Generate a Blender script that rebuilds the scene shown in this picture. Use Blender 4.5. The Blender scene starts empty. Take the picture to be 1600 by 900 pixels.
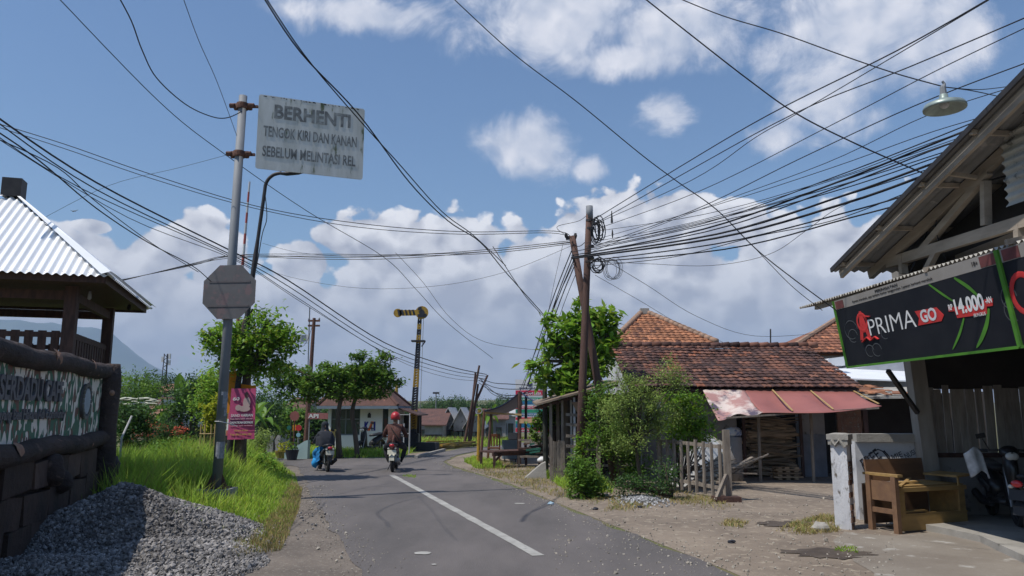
import bpy, bmesh, math, random
from mathutils import Vector, Matrix, noise as mnoise
V = Vector
PI = math.pi
random.seed(7)
sc = bpy.context.scene
COL = sc.collection
# ------------------------------------------------------------------ camera
CAMH = 1.75
PITCH = math.radians(9.0)
F = 1200.0                      # focal length in photograph pixels (1600 wide)
cam_d = bpy.data.cameras.new("camera")
cam_d.sensor_width = 36.0
cam_d.lens = 36.0 * F / 1600.0
cam_d.clip_start = 0.05
cam_d.clip_end = 60000
cam = bpy.data.objects.new("camera", cam_d)
COL.objects.link(cam)
cam.location = (0, 0, CAMH)
cam.rotation_euler = (PI / 2 + PITCH, 0, 0)
sc.camera = cam
# ------------------------------------------------------------------ light
SUN_EL = math.radians(61)
SUN_DIR = V((-0.89, -0.455, 0)).normalized()          # horizontal direction towards the sun
to_sun = V((SUN_DIR.x * math.cos(SUN_EL), SUN_DIR.y * math.cos(SUN_EL), math.sin(SUN_EL)))
sd = bpy.data.lights.new("sun", 'SUN')
sd.energy = 4.6
sd.angle = math.radians(0.55)
sd.color = (1.0, 0.95, 0.87)
sun = bpy.data.objects.new("sun", sd)
COL.objects.link(sun)
sun.rotation_euler = (-to_sun).to_track_quat('-Z', 'Y').to_euler()
sc.view_settings.view_transform = 'Standard'
sc.view_settings.look = 'None'
sc.view_settings.gamma = 1
sc.view_settings.exposure = 0.0
sc.view_settings.use_curve_mapping = False
sc.cycles.use_denoising = True
sc.cycles.max_bounces = 6
sc.cycles.diffuse_bounces = 3
sc.cycles.transparent_max_bounces = 8
sc.cycles.sample_clamp_indirect = 8
sc.cycles.volume_bounces = 0

# pixel of the photograph -> ray, ground point, point at depth
CP, SP = math.cos(PITCH), math.sin(PITCH)
def ray(px, py):
    x = (px - 800) / F
    u = (450 - py) / F
    return V((x, CP - u * SP, SP + u * CP))
def P(px, py, Y):
    d = ray(px, py)
    return V((0, 0, CAMH)) + d * (Y / d.y)
def G(px, py, z=0.0):
    d = ray(px, py)
    return V((0, 0, CAMH)) + d * ((z - CAMH) / d.z)
def PL(px, py, p0, n):
    d = ray(px, py); o = V((0, 0, CAMH))
    return o + d * ((V(p0) - o).dot(V(n)) / d.dot(V(n)))
def X(px, Y, py=640):
    return P(px, py, Y).x
def Z(py, Y, px=800):
    return P(px, py, Y).z

# ------------------------------------------------------------------ sky
world = bpy.data.worlds.new("World")
sc.world = world
world.use_nodes = True
wn, wl = world.node_tree.nodes, world.node_tree.links
wn.clear()
def wnode(t, **k):
    n = wn.new(t)
    for a, b in k.items():
        setattr(n, a, b)
    return n
def wmath(op, a, b=None, c=None, clamp=False):
    n = wn.new('ShaderNodeMath'); n.operation = op; n.use_clamp = clamp
    for i, s in enumerate((a, b, c)):
        if s is None: continue
        if isinstance(s, (int, float)): n.inputs[i].default_value = s
        else: wl.new(s, n.inputs[i])
    return n.outputs[0]
def wmix(fac, a, b):
    n = wn.new('ShaderNodeMix'); n.data_type = 'RGBA'
    for s, k in ((fac, 0), (a, 6), (b, 7)):
        if isinstance(s, (int, float)): n.inputs[k].default_value = s
        elif isinstance(s, tuple): n.inputs[k].default_value = (*s, 1)
        else: wl.new(s, n.inputs[k])
    return n.outputs[2]
sky = wnode('ShaderNodeTexSky', sky_type='NISHITA', sun_disc=False)
sky.sun_elevation = SUN_EL
sky.sun_rotation = math.atan2(SUN_DIR.x, SUN_DIR.y)
sky.air_density = 1.2
sky.dust_density = 0.8
sky.ozone_density = 2.5
SKY_S = 0.1
tc = wnode('ShaderNodeTexCoord')
sep = wnode('ShaderNodeSeparateXYZ'); wl.new(tc.outputs['Generated'], sep.inputs[0])
az = wmath('ARCTAN2', sep.outputs[0], sep.outputs[1])
el = wmath('ARCSINE', sep.outputs[2])
def azel(px, py):
    d = ray(px, py).normalized()
    return math.atan2(d.x, d.y), math.asin(d.z)
comb = wnode('ShaderNodeCombineXYZ'); wl.new(az, comb.inputs[0]); wl.new(el, comb.inputs[1])
def wnoise(scale, detail, rough, sx=1.0, sy=1.0, off=(0, 0, 0), dist=0.0):
    mp = wn.new('ShaderNodeMapping'); mp.inputs['Scale'].default_value = (sx, sy, 1); mp.inputs['Location'].default_value = off
    wl.new(comb.outputs[0], mp.inputs[0])
    n = wn.new('ShaderNodeTexNoise'); n.inputs['Scale'].default_value = scale; n.inputs['Detail'].default_value = detail
    n.inputs['Roughness'].default_value = rough; n.inputs['Distortion'].default_value = dist
    wl.new(mp.outputs[0], n.inputs[0]); return n.outputs[0]
def vor(scale, sx, sy, off):
    mp = wn.new('ShaderNodeMapping'); mp.inputs['Scale'].default_value = (sx, sy, 1); mp.inputs['Location'].default_value = off
    wl.new(warp, mp.inputs[0])
    n = wn.new('ShaderNodeTexVoronoi'); n.feature = 'SMOOTH_F1'; n.voronoi_dimensions = '2D'; n.inputs['Scale'].default_value = scale; n.inputs['Smoothness'].default_value = .35
    wl.new(mp.outputs[0], n.inputs['Vector']); return n.outputs['Distance']
wsrc = wn.new('ShaderNodeTexNoise'); wsrc.inputs['Scale'].default_value = 30; wsrc.inputs['Detail'].default_value = 5; wl.new(comb.outputs[0], wsrc.inputs[0])
wv1 = wn.new('ShaderNodeVectorMath'); wv1.operation = 'SUBTRACT'; wl.new(wsrc.outputs['Color'], wv1.inputs[0]); wv1.inputs[1].default_value = (.5, .5, .5)
wv2 = wn.new('ShaderNodeVectorMath'); wv2.operation = 'SCALE'; wl.new(wv1.outputs[0], wv2.inputs[0]); wv2.inputs['Scale'].default_value = .035
wv3 = wn.new('ShaderNodeVectorMath'); wv3.operation = 'ADD'; wl.new(comb.outputs[0], wv3.inputs[0]); wl.new(wv2.outputs[0], wv3.inputs[1])
warp = wv3.outputs[0]
def billow(dx, dy):
    a = wnoise(16, 8, 0.6, 1, 1.3, (dx, dy * 1.3, 0))
    v1 = vor(17, 1, 1.25, (dx, dy * 1.25, 0)); v2 = vor(42, 1, 1.2, (dx, dy * 1.2, 0))
    b = wmath('ADD', wmath('MULTIPLY', wmath('SUBTRACT', 0.42, v1), 0.75), wmath('MULTIPLY', wmath('SUBTRACT', 0.40, v2), 0.36))
    return wmath('ADD', wmath('MULTIPLY', wmath('SUBTRACT', a, 0.5), 0.85), b)
BI = billow(0, 0)
BO = billow(-0.012, 0.017)
N1 = wnoise(16, 8, 0.62, 1, 1.35)
N2 = wnoise(7, 5, 0.55, 1, 1.5, (3, 1, 0))        # bulk
N3 = wnoise(9, 8, 0.66, 1, 1.2, (9, 5, 2), 0.5)   # soft wisps
# billows: (cx, cy, rx, ry, softness)  as seen in the photograph
HARD = [(1065, 345, 78, 72), (965, 350, 72, 62), (905, 380, 50, 55), (1130, 350, 75, 52), (1010, 450, 190, 130), (1250, 470, 220, 150),
        (1450, 470, 230, 170), (1290, 400, 110, 60), (590, 385, 75, 58), (535, 375, 45, 42), (650, 440, 150, 110), (745, 400, 45, 50), (700, 470, 170, 110),
        (480, 410, 55, 35), (500, 500, 120, 80), (310, 375, 50, 52), (345, 430, 60, 80), (250, 410, 70, 55), (190, 430, 80, 50), (140, 355, 32, 13),
        (90, 400, 120, 55), (330, 500, 160, 90), (830, 470, 110, 120), (100, 520, 300, 90), (820, 560, 600, 90)]
SOFT = [(900, 20, 210, 95), (1050, 50, 150, 80), (980, 90, 110, 40), (1340, 50, 170, 130), (1440, 70, 110, 90), (1300, 140, 110, 80), (822, 228, 72, 52), (840, 250, 50, 36), (1037, 170, 52, 36), (925, 264, 30, 22),
        (1210, 215, 50, 30), (560, 20, 150, 40), (1500, 40, 60, 90)]
def field(blobs):
    acc = None; shade = None
    for cx, cy, rx, ry in blobs:
        a0, e0 = azel(cx, cy)
        a1, _ = azel(cx + rx, cy); _, e1 = azel(cx, cy - ry)
        ra, re = abs(a1 - a0), abs(e1 - e0)
        u = wmath('DIVIDE', wmath('SUBTRACT', az, a0), ra)
        v = wmath('DIVIDE', wmath('SUBTRACT', el, e0), re)
        r = wmath('SQRT', wmath('ADD', wmath('MULTIPLY', u, u), wmath('MULTIPLY', v, v)))
        g = wmath('SUBTRACT', 1.0, r)
        acc = g if acc is None else wmath('MAXIMUM', acc, g)
        # light gathers on the upper left of each billow
        s = wmath('MULTIPLY', wmath('MAXIMUM', g, 0.0), wmath('ADD', wmath('MULTIPLY', v, 0.9), wmath('MULTIPLY', u, -0.35)))
        shade = s if shade is None else wmath('ADD', shade, s)
    return acc, shade
fh, sh = field(HARD)
fs, ss = field(SOFT)
dn = wmath('ADD', wmath('MULTIPLY', BI, 0.8), wmath('MULTIPLY', wmath('SUBTRACT', N2, 0.5), 0.8))
dh = wmath('ADD', fh, dn)
ah = wn.new('ShaderNodeMapRange'); ah.interpolation_type = 'SMOOTHSTEP'; wl.new(dh, ah.inputs[0])
ah.inputs[1].default_value = -0.02; ah.inputs[2].default_value = 0.12
dsn = wmath('ADD', wmath('MULTIPLY', wmath('SUBTRACT', N3, 0.5), 2.5), wmath('MULTIPLY', BI, 0.45))
dso = wmath('ADD', fs, dsn)
as_ = wn.new('ShaderNodeMapRange'); as_.interpolation_type = 'SMOOTHSTEP'; wl.new(dso, as_.inputs[0])
as_.inputs[1].default_value = -0.2; as_.inputs[2].default_value = 0.75
rel = wmath('SUBTRACT', BI, BO)
edge = wn.new('ShaderNodeMapRange'); wl.new(dh, edge.inputs[0]); edge.inputs[1].default_value = 0.85; edge.inputs[2].default_value = 0.05
lowf = wn.new('ShaderNodeMapRange'); lowf.interpolation_type = 'SMOOTHSTEP'; wl.new(el, lowf.inputs[0])
lowf.inputs[1].default_value = math.radians(1); lowf.inputs[2].default_value = math.radians(17)
lowf.inputs[3].default_value = .42
bright = wmath('ADD', wmath('MULTIPLY', rel, 1.5), wmath('ADD', wmath('MULTIPLY', sh, 0.55), wmath('MULTIPLY', wmath('SUBTRACT', N2, 0.5), 1.5)))
bright = wmath('ADD', wmath('ADD', bright, 0.36), wmath('MULTIPLY', edge.outputs[0], 0.30), clamp=True)
bright = wmath('MULTIPLY', bright, lowf.outputs[0], clamp=True)
K = 1.0 / SKY_S
greyc = tuple(K * c for c in (0.46, 0.465, 0.53)); whitec = tuple(K * c for c in (1.05, 1.04, 1.06))
hard_col = wmix(bright, greyc, whitec)
soft_b = wmath('ADD', wmath('ADD', wmath('MULTIPLY', N3, 0.7), wmath('MULTIPLY', rel, 0.8)), 0.15, clamp=True)
soft_col = wmix(soft_b, tuple(K * c for c in (0.46, 0.53, 0.68)), tuple(K * c for c in (0.92, 0.92, 0.98)))
# thin haze towards the horizon and a little less saturation in the clear air
hsv = wnode('ShaderNodeHueSaturation'); hsv.inputs['Saturation'].default_value = 1.0; hsv.inputs['Value'].default_value = 1.0
hsv.inputs['Hue'].default_value = 0.507
wl.new(sky.outputs[0], hsv.inputs['Color'])
tint = wn.new('ShaderNodeMix'); tint.data_type = 'RGBA'; tint.blend_type = 'MULTIPLY'; tint.inputs[0].default_value = 1
wl.new(hsv.outputs[0], tint.inputs[6]); tint.inputs[7].default_value = (0.86, 1.06, 1.18, 1)
c1 = wmix(wmath('MULTIPLY', as_.outputs[0], 0.95), tint.outputs[2], soft_col)
c2 = wmix(wmath('MULTIPLY', ah.outputs[0], 0.97), c1, hard_col)
hz = wn.new('ShaderNodeMapRange'); hz.interpolation_type = 'SMOOTHSTEP'; wl.new(el, hz.inputs[0])
hz.inputs[1].default_value = math.radians(11); hz.inputs[2].default_value = math.radians(0)
c3 = wmix(wmath('MULTIPLY', hz.outputs[0], 0.7), c2, tuple(K * c for c in (0.43, 0.435, 0.49)))
bg = wnode('ShaderNodeBackground'); bg.inputs['Strength'].default_value = SKY_S
wl.new(c3, bg.inputs[0])
wo = wnode('ShaderNodeOutputWorld'); wl.new(bg.outputs[0], wo.inputs[0])

# ------------------------------------------------------------------ materials
MATS = {}
def mat(name, c1, c2=None, scale=4.0, rough=0.85, metal=0.0, bump=0.0, bscale=None, island=0.0, stretch=(1, 1, 1), lo=0.35, hi=0.65,
        trans=0.0, spec=0.3, c3=None, s3=0.9, t3=0.55, coat=0.0, icol=None):
    """noise blend c1-c2, optional spots of c3, optional value change per loose piece (island)"""
    if name in MATS: return MATS[name]
    m = bpy.data.materials.new(name); m.use_nodes = True
    n, l = m.node_tree.nodes, m.node_tree.links
    bs = n['Principled BSDF']
    bs.inputs['Roughness'].default_value = rough
    bs.inputs['Metallic'].default_value = metal
    bs.inputs['Specular IOR Level'].default_value = spec
    if coat: bs.inputs['Coat Weight'].default_value = coat; bs.inputs['Coat Roughness'].default_value = 0.15
    tcn = n.new('ShaderNodeTexCoord'); mp = n.new('ShaderNodeMapping'); mp.inputs['Scale'].default_value = stretch
    l.new(tcn.outputs['Object'], mp.inputs[0])
    def noi(s, d=6, r=0.6):
        t = n.new('ShaderNodeTexNoise'); t.inputs['Scale'].default_value = s; t.inputs['Detail'].default_value = d
        t.inputs['Roughness'].default_value = r; l.new(mp.outputs[0], t.inputs[0]); return t.outputs[0]
    def mr(src, a, b):
        r = n.new('ShaderNodeMapRange'); l.new(src, r.inputs[0]); r.inputs[1].default_value = a; r.inputs[2].default_value = b; return r.outputs[0]
    def mix(f, a, b, bt='MIX'):
        x = n.new('ShaderNodeMix'); x.data_type = 'RGBA'; x.blend_type = bt
        for s, k in ((f, 0), (a, 6), (b, 7)):
            if isinstance(s, (int, float)): x.inputs[k].default_value = s
            elif isinstance(s, tuple): x.inputs[k].default_value = (*s, 1)
            else: l.new(s, x.inputs[k])
        return x.outputs[2]
    if c2 is None: c2 = tuple(c * 0.82 for c in c1)
    col = mix(mr(noi(scale), lo, hi), c1, c2)
    if c3 is not None:
        col = mix(mr(noi(s3 * scale, 8, 0.65), t3, t3 + 0.08), col, c3)
    if island:
        g = n.new('ShaderNodeNewGeometry'); rnd = g.outputs['Random Per Island']
        if icol is not None:
            for i, ic in enumerate(icol):
                k = n.new('ShaderNodeMath'); k.operation = 'FRACT'
                kk = n.new('ShaderNodeMath'); kk.operation = 'MULTIPLY'; l.new(rnd, kk.inputs[0]); kk.inputs[1].default_value = 7.31 + 5.17 * i
                l.new(kk.outputs[0], k.inputs[0])
                col = mix(mr(k.outputs[0], ic[1], ic[1] + 0.12), col, ic[0])
        h = n.new('ShaderNodeHueSaturation'); l.new(col, h.inputs['Color']); l.new(mr(rnd, 0, 1), h.inputs['Value'])
        h.inputs['Value'].default_value = 1
        r = n.new('ShaderNodeMapRange'); l.new(rnd, r.inputs[0]); r.inputs[3].default_value = 1 - island; r.inputs[4].default_value = 1 + island
        l.new(r.outputs[0], h.inputs['Value']); col = h.outputs[0]
    l.new(col, bs.inputs['Base Color'])
    if bump:
        b = n.new('ShaderNodeBump'); b.inputs['Strength'].default_value = min(1, bump); b.inputs['Distance'].default_value = 0.02 * max(1, bump)
        l.new(noi(bscale or scale * 4, 6, 0.65), b.inputs['Height']); l.new(b.outputs[0], bs.inputs['Normal'])
    if trans:
        t = n.new('ShaderNodeBsdfTranslucent'); ms = n.new('ShaderNodeMixShader'); ms.inputs[0].default_value = trans
        hh = n.new('ShaderNodeHueSaturation'); hh.inputs['Value'].default_value = 1.35; hh.inputs['Hue'].default_value = 0.485; l.new(col, hh.inputs['Color'])
        l.new(hh.outputs[0], t.inputs[0]); l.new(bs.outputs[0], ms.inputs[1]); l.new(t.outputs[0], ms.inputs[2])
        l.new(ms.outputs[0], n['Material Output'].inputs[0])
    MATS[name] = m
    return m

# ------------------------------------------------------------------ mesh collecting
class MB:
    def __init__(s, org=(0, 0, 0)):
        s.v = []; s.f = []; s.mi = []; s.o = V(org); s.m = 0; s.smo = []; s.sm = False
    def add(s, vs, fs):
        b = len(s.v); s.v += [V(p) - s.o for p in vs]
        for f in fs: s.f.append([b + i for i in f]); s.mi.append(s.m); s.smo.append(s.sm)
        return s
    def box(s, c, size, R=None):
        c = V(c); hx, hy, hz = [k / 2 for k in size]
        R = R or Matrix.Identity(3)
        vs = [c + R @ V((x * hx, y * hy, z * hz)) for x in (-1, 1) for y in (-1, 1) for z in (-1, 1)]
        return s.add(vs, [(0, 1, 3, 2), (4, 6, 7, 5), (0, 4, 5, 1), (2, 3, 7, 6), (0, 2, 6, 4), (1, 5, 7, 3)])
    def beam(s, a, b, w, h, up=(0, 0, 1), bow=0):
        a, b = V(a), V(b); d = (b - a); L = d.length; d.normalize()
        u = V(up)
        if abs(d.dot(u)) > 0.97: u = V((0, 1, 0)) if abs(d.y) < .9 else V((1, 0, 0))
        sx = d.cross(u).normalized(); uz = sx.cross(d).normalized()
        R = Matrix((sx, d, uz)).transposed()
        return s.box((a + b) / 2, (w, L, h), R)
    def tube(s, pts, r, n=8, caps=True, rz=None, up=None):
        pts = [V(p) for p in pts]; k = len(pts)
        rs = list(r) if isinstance(r, (list, tuple)) else [r] * k
        r2 = list(rz) if isinstance(rz, (list, tuple)) else ([rz] * k if rz else rs)
        d0 = (pts[1] - pts[0]).normalized()
        ref = V(up) if up else (V((0, 0, 1)) if abs(d0.z) < 0.9 else V((1, 0, 0)))
        vs = []; side = None
        for i, p in enumerate(pts):
            d = (pts[min(i + 1, k - 1)] - pts[max(i - 1, 0)])
            if d.length < 1e-9: d = d0.copy()
            d.normalize()
            if side is None or up: side = d.cross(ref)
            else: side = side - d * side.dot(d)
            if side.length < 1e-6: side = d.orthogonal()
            side.normalize(); o2 = side.cross(d)
            for j in range(n):
                a = 2 * PI * j / n
                vs.append(p + side * (math.cos(a) * rs[i]) + o2 * (math.sin(a) * r2[i]))
        fs = [(i * n + j, i * n + (j + 1) % n, (i + 1) * n + (j + 1) % n, (i + 1) * n + j) for i in range(k - 1) for j in range(n)]
        if caps: fs += [tuple(range(n - 1, -1, -1)), tuple(range((k - 1) * n, k * n))]
        return s.add(vs, fs)
    def ball(s, c, r, nu=12, nv=8, jit=0, seed=0):
        c = V(c); rx, ry, rz = r if isinstance(r, (tuple, list)) else (r, r, r)
        vs = []; fs = []
        for i in range(nv + 1):
            t = PI * i / nv
            for j in range(nu):
                a = 2 * PI * j / nu
                q = V((math.sin(t) * math.cos(a), math.sin(t) * math.sin(a), math.cos(t)))
                if jit: q *= 1 + jit * mnoise.noise(q * 1.7 + V((seed, 0, 0)))
                vs.append(c + V((q.x * rx, q.y * ry, q.z * rz)))
        for i in range(nv):
            for j in range(nu):
                fs.append((i * nu + j, (i + 1) * nu + j, (i + 1) * nu + (j + 1) % nu, i * nu + (j + 1) % nu))
        return s.add(vs, fs)
    def lathe(s, base, prof, n=16, axis=(0, 0, 1)):
        base = V(base); ax = V(axis).normalized(); s1 = ax.orthogonal().normalized(); s2 = ax.cross(s1)
        vs = [base + ax * z + (s1 * math.cos(2 * PI * j / n) + s2 * math.sin(2 * PI * j / n)) * r for r, z in prof for j in range(n)]
        k = len(prof)
        fs = [(i * n + j, i * n + (j + 1) % n, (i + 1) * n + (j + 1) % n, (i + 1) * n + j) for i in range(k - 1) for j in range(n)]
        fs += [tuple(range(n - 1, -1, -1)), tuple(range((k - 1) * n, k * n))]
        return s.add(vs, fs)
    def prism(s, pts, off):
        """polygon (3D points) thickened by the vector off"""
        pts = [V(p) for p in pts]; off = V(off); k = len(pts)
        return s.add(pts + [p + off for p in pts], [tuple(range(k - 1, -1, -1)), tuple(range(k, 2 * k))] + [(i, (i + 1) % k, (i + 1) % k + k, i + k) for i in range(k)])
    def sheet(s, fn, nu, nv, th=None):
        """fn(u,v)->point on a grid, optional thickness vector"""
        g = [V(fn(i / nu, j / nv)) for i in range(nu + 1) for j in range(nv + 1)]
        w = nv + 1
        fs = [(i * w + j, (i + 1) * w + j, (i + 1) * w + j + 1, i * w + j + 1) for i in range(nu) for j in range(nv)]
        if th is None: return s.add(g, fs)
        th = V(th); k = len(g); vs = g + [p + th for p in g]
        fs2 = [tuple(k + q for q in reversed(f)) for f in fs]
        ed = [i * w for i in range(nu + 1)]; ed += [nu * w + j for j in range(1, nv + 1)]
        ed += [i * w + nv for i in range(nu - 1, -1, -1)]; ed += [j for j in range(nv - 1, 0, -1)]
        sd_ = [(ed[i], ed[i] + k, ed[(i + 1) % len(ed)] + k, ed[(i + 1) % len(ed)]) for i in range(len(ed))]
        return s.add(vs, fs + fs2 + sd_)
    def mesh(s, name, mats):
        me = bpy.data.meshes.new(name)
        me.from_pydata([tuple(p) for p in s.v], [], s.f)
        for m in (mats if isinstance(mats, (list, tuple)) else [mats]): me.materials.append(m)
        me.polygons.foreach_set('material_index', s.mi)
        me.polygons.foreach_set('use_smooth', s.smo)
        me.update()
        return me
    def build(s, name, mats, parent=None, smooth=None):
        if smooth is not None: s.smo = [smooth] * len(s.f)
        o = bpy.data.objects.new(name, s.mesh(name, mats))
        COL.objects.link(o)
        if parent is not None: o.parent = parent
        else: o.location = s.o
        return o
def tag(o, label=None, cat=None, group=None, kind=None):
    if label: o['label'] = label
    if cat: o['category'] = cat
    if group: o['group'] = group
    if kind: o['kind'] = kind
    return o
def thing(name, label, cat, loc=(0, 0, 0), rz=0.0, group=None, scale=1.0):
    o = bpy.data.objects.new(name, None); COL.objects.link(o)
    o.empty_display_size = 0.2
    o.location = loc; o.rotation_euler = (0, 0, rz); o.scale = (scale,) * 3
    return tag(o, label, cat, group)
def copy_tree(o, parent=None):
    c = o.copy(); COL.objects.link(c); c.parent = parent
    for ch in list(o.children): copy_tree(ch, c)
    return c
def rotm(x=0, y=0, z=0):
    return Matrix.Rotation(z, 3, 'Z') @ Matrix.Rotation(y, 3, 'Y') @ Matrix.Rotation(x, 3, 'X')
TXT = {}
def text_on(mb, body, org, xd, ud, w, h, bold=0.0, th=0.004):
    """lettering laid on a plane: org = lower left corner, xd/ud unit directions, fitted to w x h"""
    key = (body, bold)
    if key not in TXT:
        cu = bpy.data.curves.new("t", 'FONT'); cu.body = body; cu.offset = bold; cu.resolution_u = 3; cu.extrude = 0.5
        ob = bpy.data.objects.new("t", cu); COL.objects.link(ob)
        dg = bpy.context.evaluated_depsgraph_get()
        me = bpy.data.meshes.new_from_object(ob.evaluated_get(dg))
        TXT[key] = ([v.co.copy() for v in me.vertices], [tuple(p.vertices) for p in me.polygons])
        bpy.data.objects.remove(ob); bpy.data.curves.remove(cu); bpy.data.meshes.remove(me)
    vs, fs = TXT[key]
    x0 = min(v.x for v in vs); x1 = max(v.x for v in vs); y0 = min(v.y for v in vs); y1 = max(v.y for v in vs)
    xd, ud = V(xd), V(ud); n = xd.cross(ud).normalized()
    mb.add([V(org) + xd * ((v.x - x0) / (x1 - x0) * w) + ud * ((v.y - y0) / (y1 - y0) * h) + n * (th * (v.z + 0.5)) for v in vs], fs)
def sst(a, b, x):
    t = max(0, min(1, (x - a) / (b - a))); return t * t * (3 - 2 * t)
def smooth_path(pts, k=6):
    pts = [V(p) for p in pts]; out = []
    for i in range(len(pts) - 1):
        p0 = pts[max(i - 1, 0)]; p1 = pts[i]; p2 = pts[i + 1]; p3 = pts[min(i + 2, len(pts) - 1)]
        for j in range(k):
            t = j / k
            out.append(0.5 * ((2 * p1) + (p2 - p0) * t + (2 * p0 - 5 * p1 + 4 * p2 - p3) * t * t + (3 * p1 - p0 - 3 * p2 + p3) * t ** 3))
    out.append(pts[-1]); return out
# ================================================================== materials in use
m_ground = mat('ground', (0.10, 0.12, 0.035), (0.16, 0.13, 0.07), scale=0.9, bump=1, bscale=6)
m_dirt = mat('dirt', (0.25, 0.202, 0.158), (0.165, 0.132, 0.105), scale=.7, bump=1, bscale=11, c3=(0.32, 0.27, 0.21), s3=9, t3=0.55, rough=0.95)
m_asph = mat('asphalt', (0.150, 0.133, 0.128), (0.092, 0.084, 0.082), scale=0.45, stretch=(1.6, .5, 1), bump=0.5, bscale=70, c3=(0.185, 0.17, 0.16), s3=160, t3=0.58, rough=0.82)
m_white_paint = mat('road paint', (0.40, 0.39, 0.365), (0.28, 0.27, 0.25), scale=3, c3=(0.17, 0.16, 0.155), s3=5, t3=0.60, rough=0.8)
m_conc = mat('concrete', (0.36, 0.34, 0.31), (0.25, 0.235, 0.21), scale=1.5, bump=0.5, bscale=14, c3=(0.16, 0.15, 0.13), s3=2.5, t3=0.6)
m_apron = mat('apron concrete', (0.25, 0.22, 0.185), (0.18, 0.152, 0.125), scale=0.8, bump=0.7, bscale=14, c3=(0.36, 0.34, 0.31), s3=3, t3=0.58)
m_wet = mat('wet mud', (0.06, 0.045, 0.035), (0.10, 0.078, 0.06), scale=3, rough=0.7, bump=0.5)
m_stone = mat('gravel stone', (0.27, 0.255, 0.245), (0.16, 0.15, 0.145), scale=1.3, island=0.55, rough=0.9)
m_stone_pale = mat('pale stone', (0.34, 0.31, 0.27), (0.26, 0.23, 0.19), scale=9, island=0.4, rough=0.9)
m_grass = mat('grass blade', (0.33, 0.48, 0.06), (0.22, 0.38, 0.045), scale=0.7, island=0.35, trans=0.45, rough=0.6, icol=[((0.30, 0.30, 0.07), 0.8)])
m_grass_dry = mat('dry grass', (0.38, 0.30, 0.13), (0.30, 0.25, 0.10), scale=2, island=0.3, trans=0.3, icol=[((0.16, 0.22, 0.05), 0.72)])
m_leaf = mat('leaf', (0.12, 0.235, 0.03), (0.08, 0.175, 0.025), scale=0.9, island=0.4, trans=0.35, rough=0.5, icol=[((0.13, 0.21, 0.03), 0.7)])
m_leaf_bright = mat('bright leaf', (0.20, 0.37, 0.035), (0.125, 0.26, 0.03), scale=0.9, island=0.4, trans=0.4, rough=0.5, icol=[((0.22, 0.28, 0.04), 0.75)])
m_leaf_dark = mat('dark leaf', (0.04, 0.10, 0.02), (0.03, 0.075, 0.018), scale=0.9, island=0.4, trans=0.28, rough=0.55, icol=[((0.07, 0.14, 0.025), 0.7)])
m_leaf_olive = mat('olive leaf', (0.26, 0.35, 0.085), (0.18, 0.26, 0.065), scale=1.2, island=0.4, trans=0.3, rough=0.6)
m_leaf_yellow = mat('yellow leaf', (0.42, 0.40, 0.03), (0.25, 0.32, 0.03), scale=2, island=0.3, trans=0.3)
m_flower = mat('red flower', (0.55, 0.10, 0.05), (0.45, 0.14, 0.08), scale=4, island=0.3, trans=0.2)
m_far_leaf = mat('far foliage', (0.055, 0.11, 0.03), (0.035, 0.075, 0.022), scale=0.25, island=0.35, trans=0.2)
m_bark = mat('bark', (0.13, 0.10, 0.075), (0.06, 0.048, 0.038), scale=5, bump=2, bscale=18, stretch=(1, 1, .3))
m_wood = mat('weathered wood', (0.27, 0.23, 0.19), (0.17, 0.14, 0.115), scale=5, bump=0.7, bscale=30, stretch=(3, 3, .6), island=0.25)
m_wood_dark = mat('dark wood', (0.10, 0.052, 0.042), (0.055, 0.031, 0.027), scale=6, bump=0.6, bscale=24, stretch=(3, 3, .6), island=0.15, rough=0.7)
m_wood_pole = mat('pole wood', (0.125, 0.07, 0.055), (0.075, 0.045, 0.038), scale=4, bump=0.8, bscale=20, stretch=(4, 4, .4))
m_bamboo = mat('bamboo', (0.46, 0.32, 0.14), (0.36, 0.25, 0.11), scale=6, stretch=(1, 1, .3), rough=0.6)
m_black = mat('black rubber', (0.018, 0.018, 0.02), (0.028, 0.027, 0.027), scale=8, rough=0.7)
m_wire = mat('cable', (0.012, 0.012, 0.016), (0.02, 0.02, 0.024), scale=3, rough=0.6)
m_steel = mat('galvanised steel', (0.24, 0.25, 0.265), (0.17, 0.18, 0.20), scale=2.5, rough=0.7, metal=0.1, c3=(0.20, 0.20, 0.21), s3=3, t3=0.6, stretch=(1, 1, .4))
m_rust = mat('rusty steel', (0.16, 0.075, 0.05), (0.085, 0.048, 0.04), scale=14, rough=0.85, bump=0.5)
m_dkmetal = mat('dark metal', (0.035, 0.034, 0.037), (0.055, 0.05, 0.05), scale=6, rough=0.55, metal=0.3)
m_zinc = mat('white zinc sheet', (0.88, 0.89, 0.90), (0.78, 0.79, 0.81), scale=0.9, rough=0.42, metal=0.15, stretch=(1, 1, 1), c3=(0.5, 0.5, 0.5), s3=6, t3=0.68)
m_asbestos = mat('fibre cement sheet', (0.42, 0.40, 0.36), (0.27, 0.255, 0.23), scale=1.3, rough=0.95, c3=(0.10, 0.095, 0.09), s3=3, t3=0.56, bump=0.4)
m_bark_wall = mat('moulded bark', (0.085, 0.062, 0.055), (0.035, 0.028, 0.028), scale=2.6, bump=3, bscale=16, stretch=(1, .35, 1), rough=0.8, c3=(0.15, 0.11, 0.09), s3=3, t3=0.6)
m_cut = mat('bare wood patch', (0.36, 0.22, 0.15), (0.27, 0.16, 0.11), scale=5)
m_rockwall = mat('painted rock block', (0.10, 0.066, 0.052), (0.055, 0.04, 0.036), scale=2.2, bump=2, bscale=7, island=0.4)
m_plaster = mat('white plaster', (0.56, 0.56, 0.57), (0.44, 0.44, 0.45), scale=1.2, c3=(0.20, 0.19, 0.17), s3=4, t3=0.62, bump=0.3)
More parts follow.
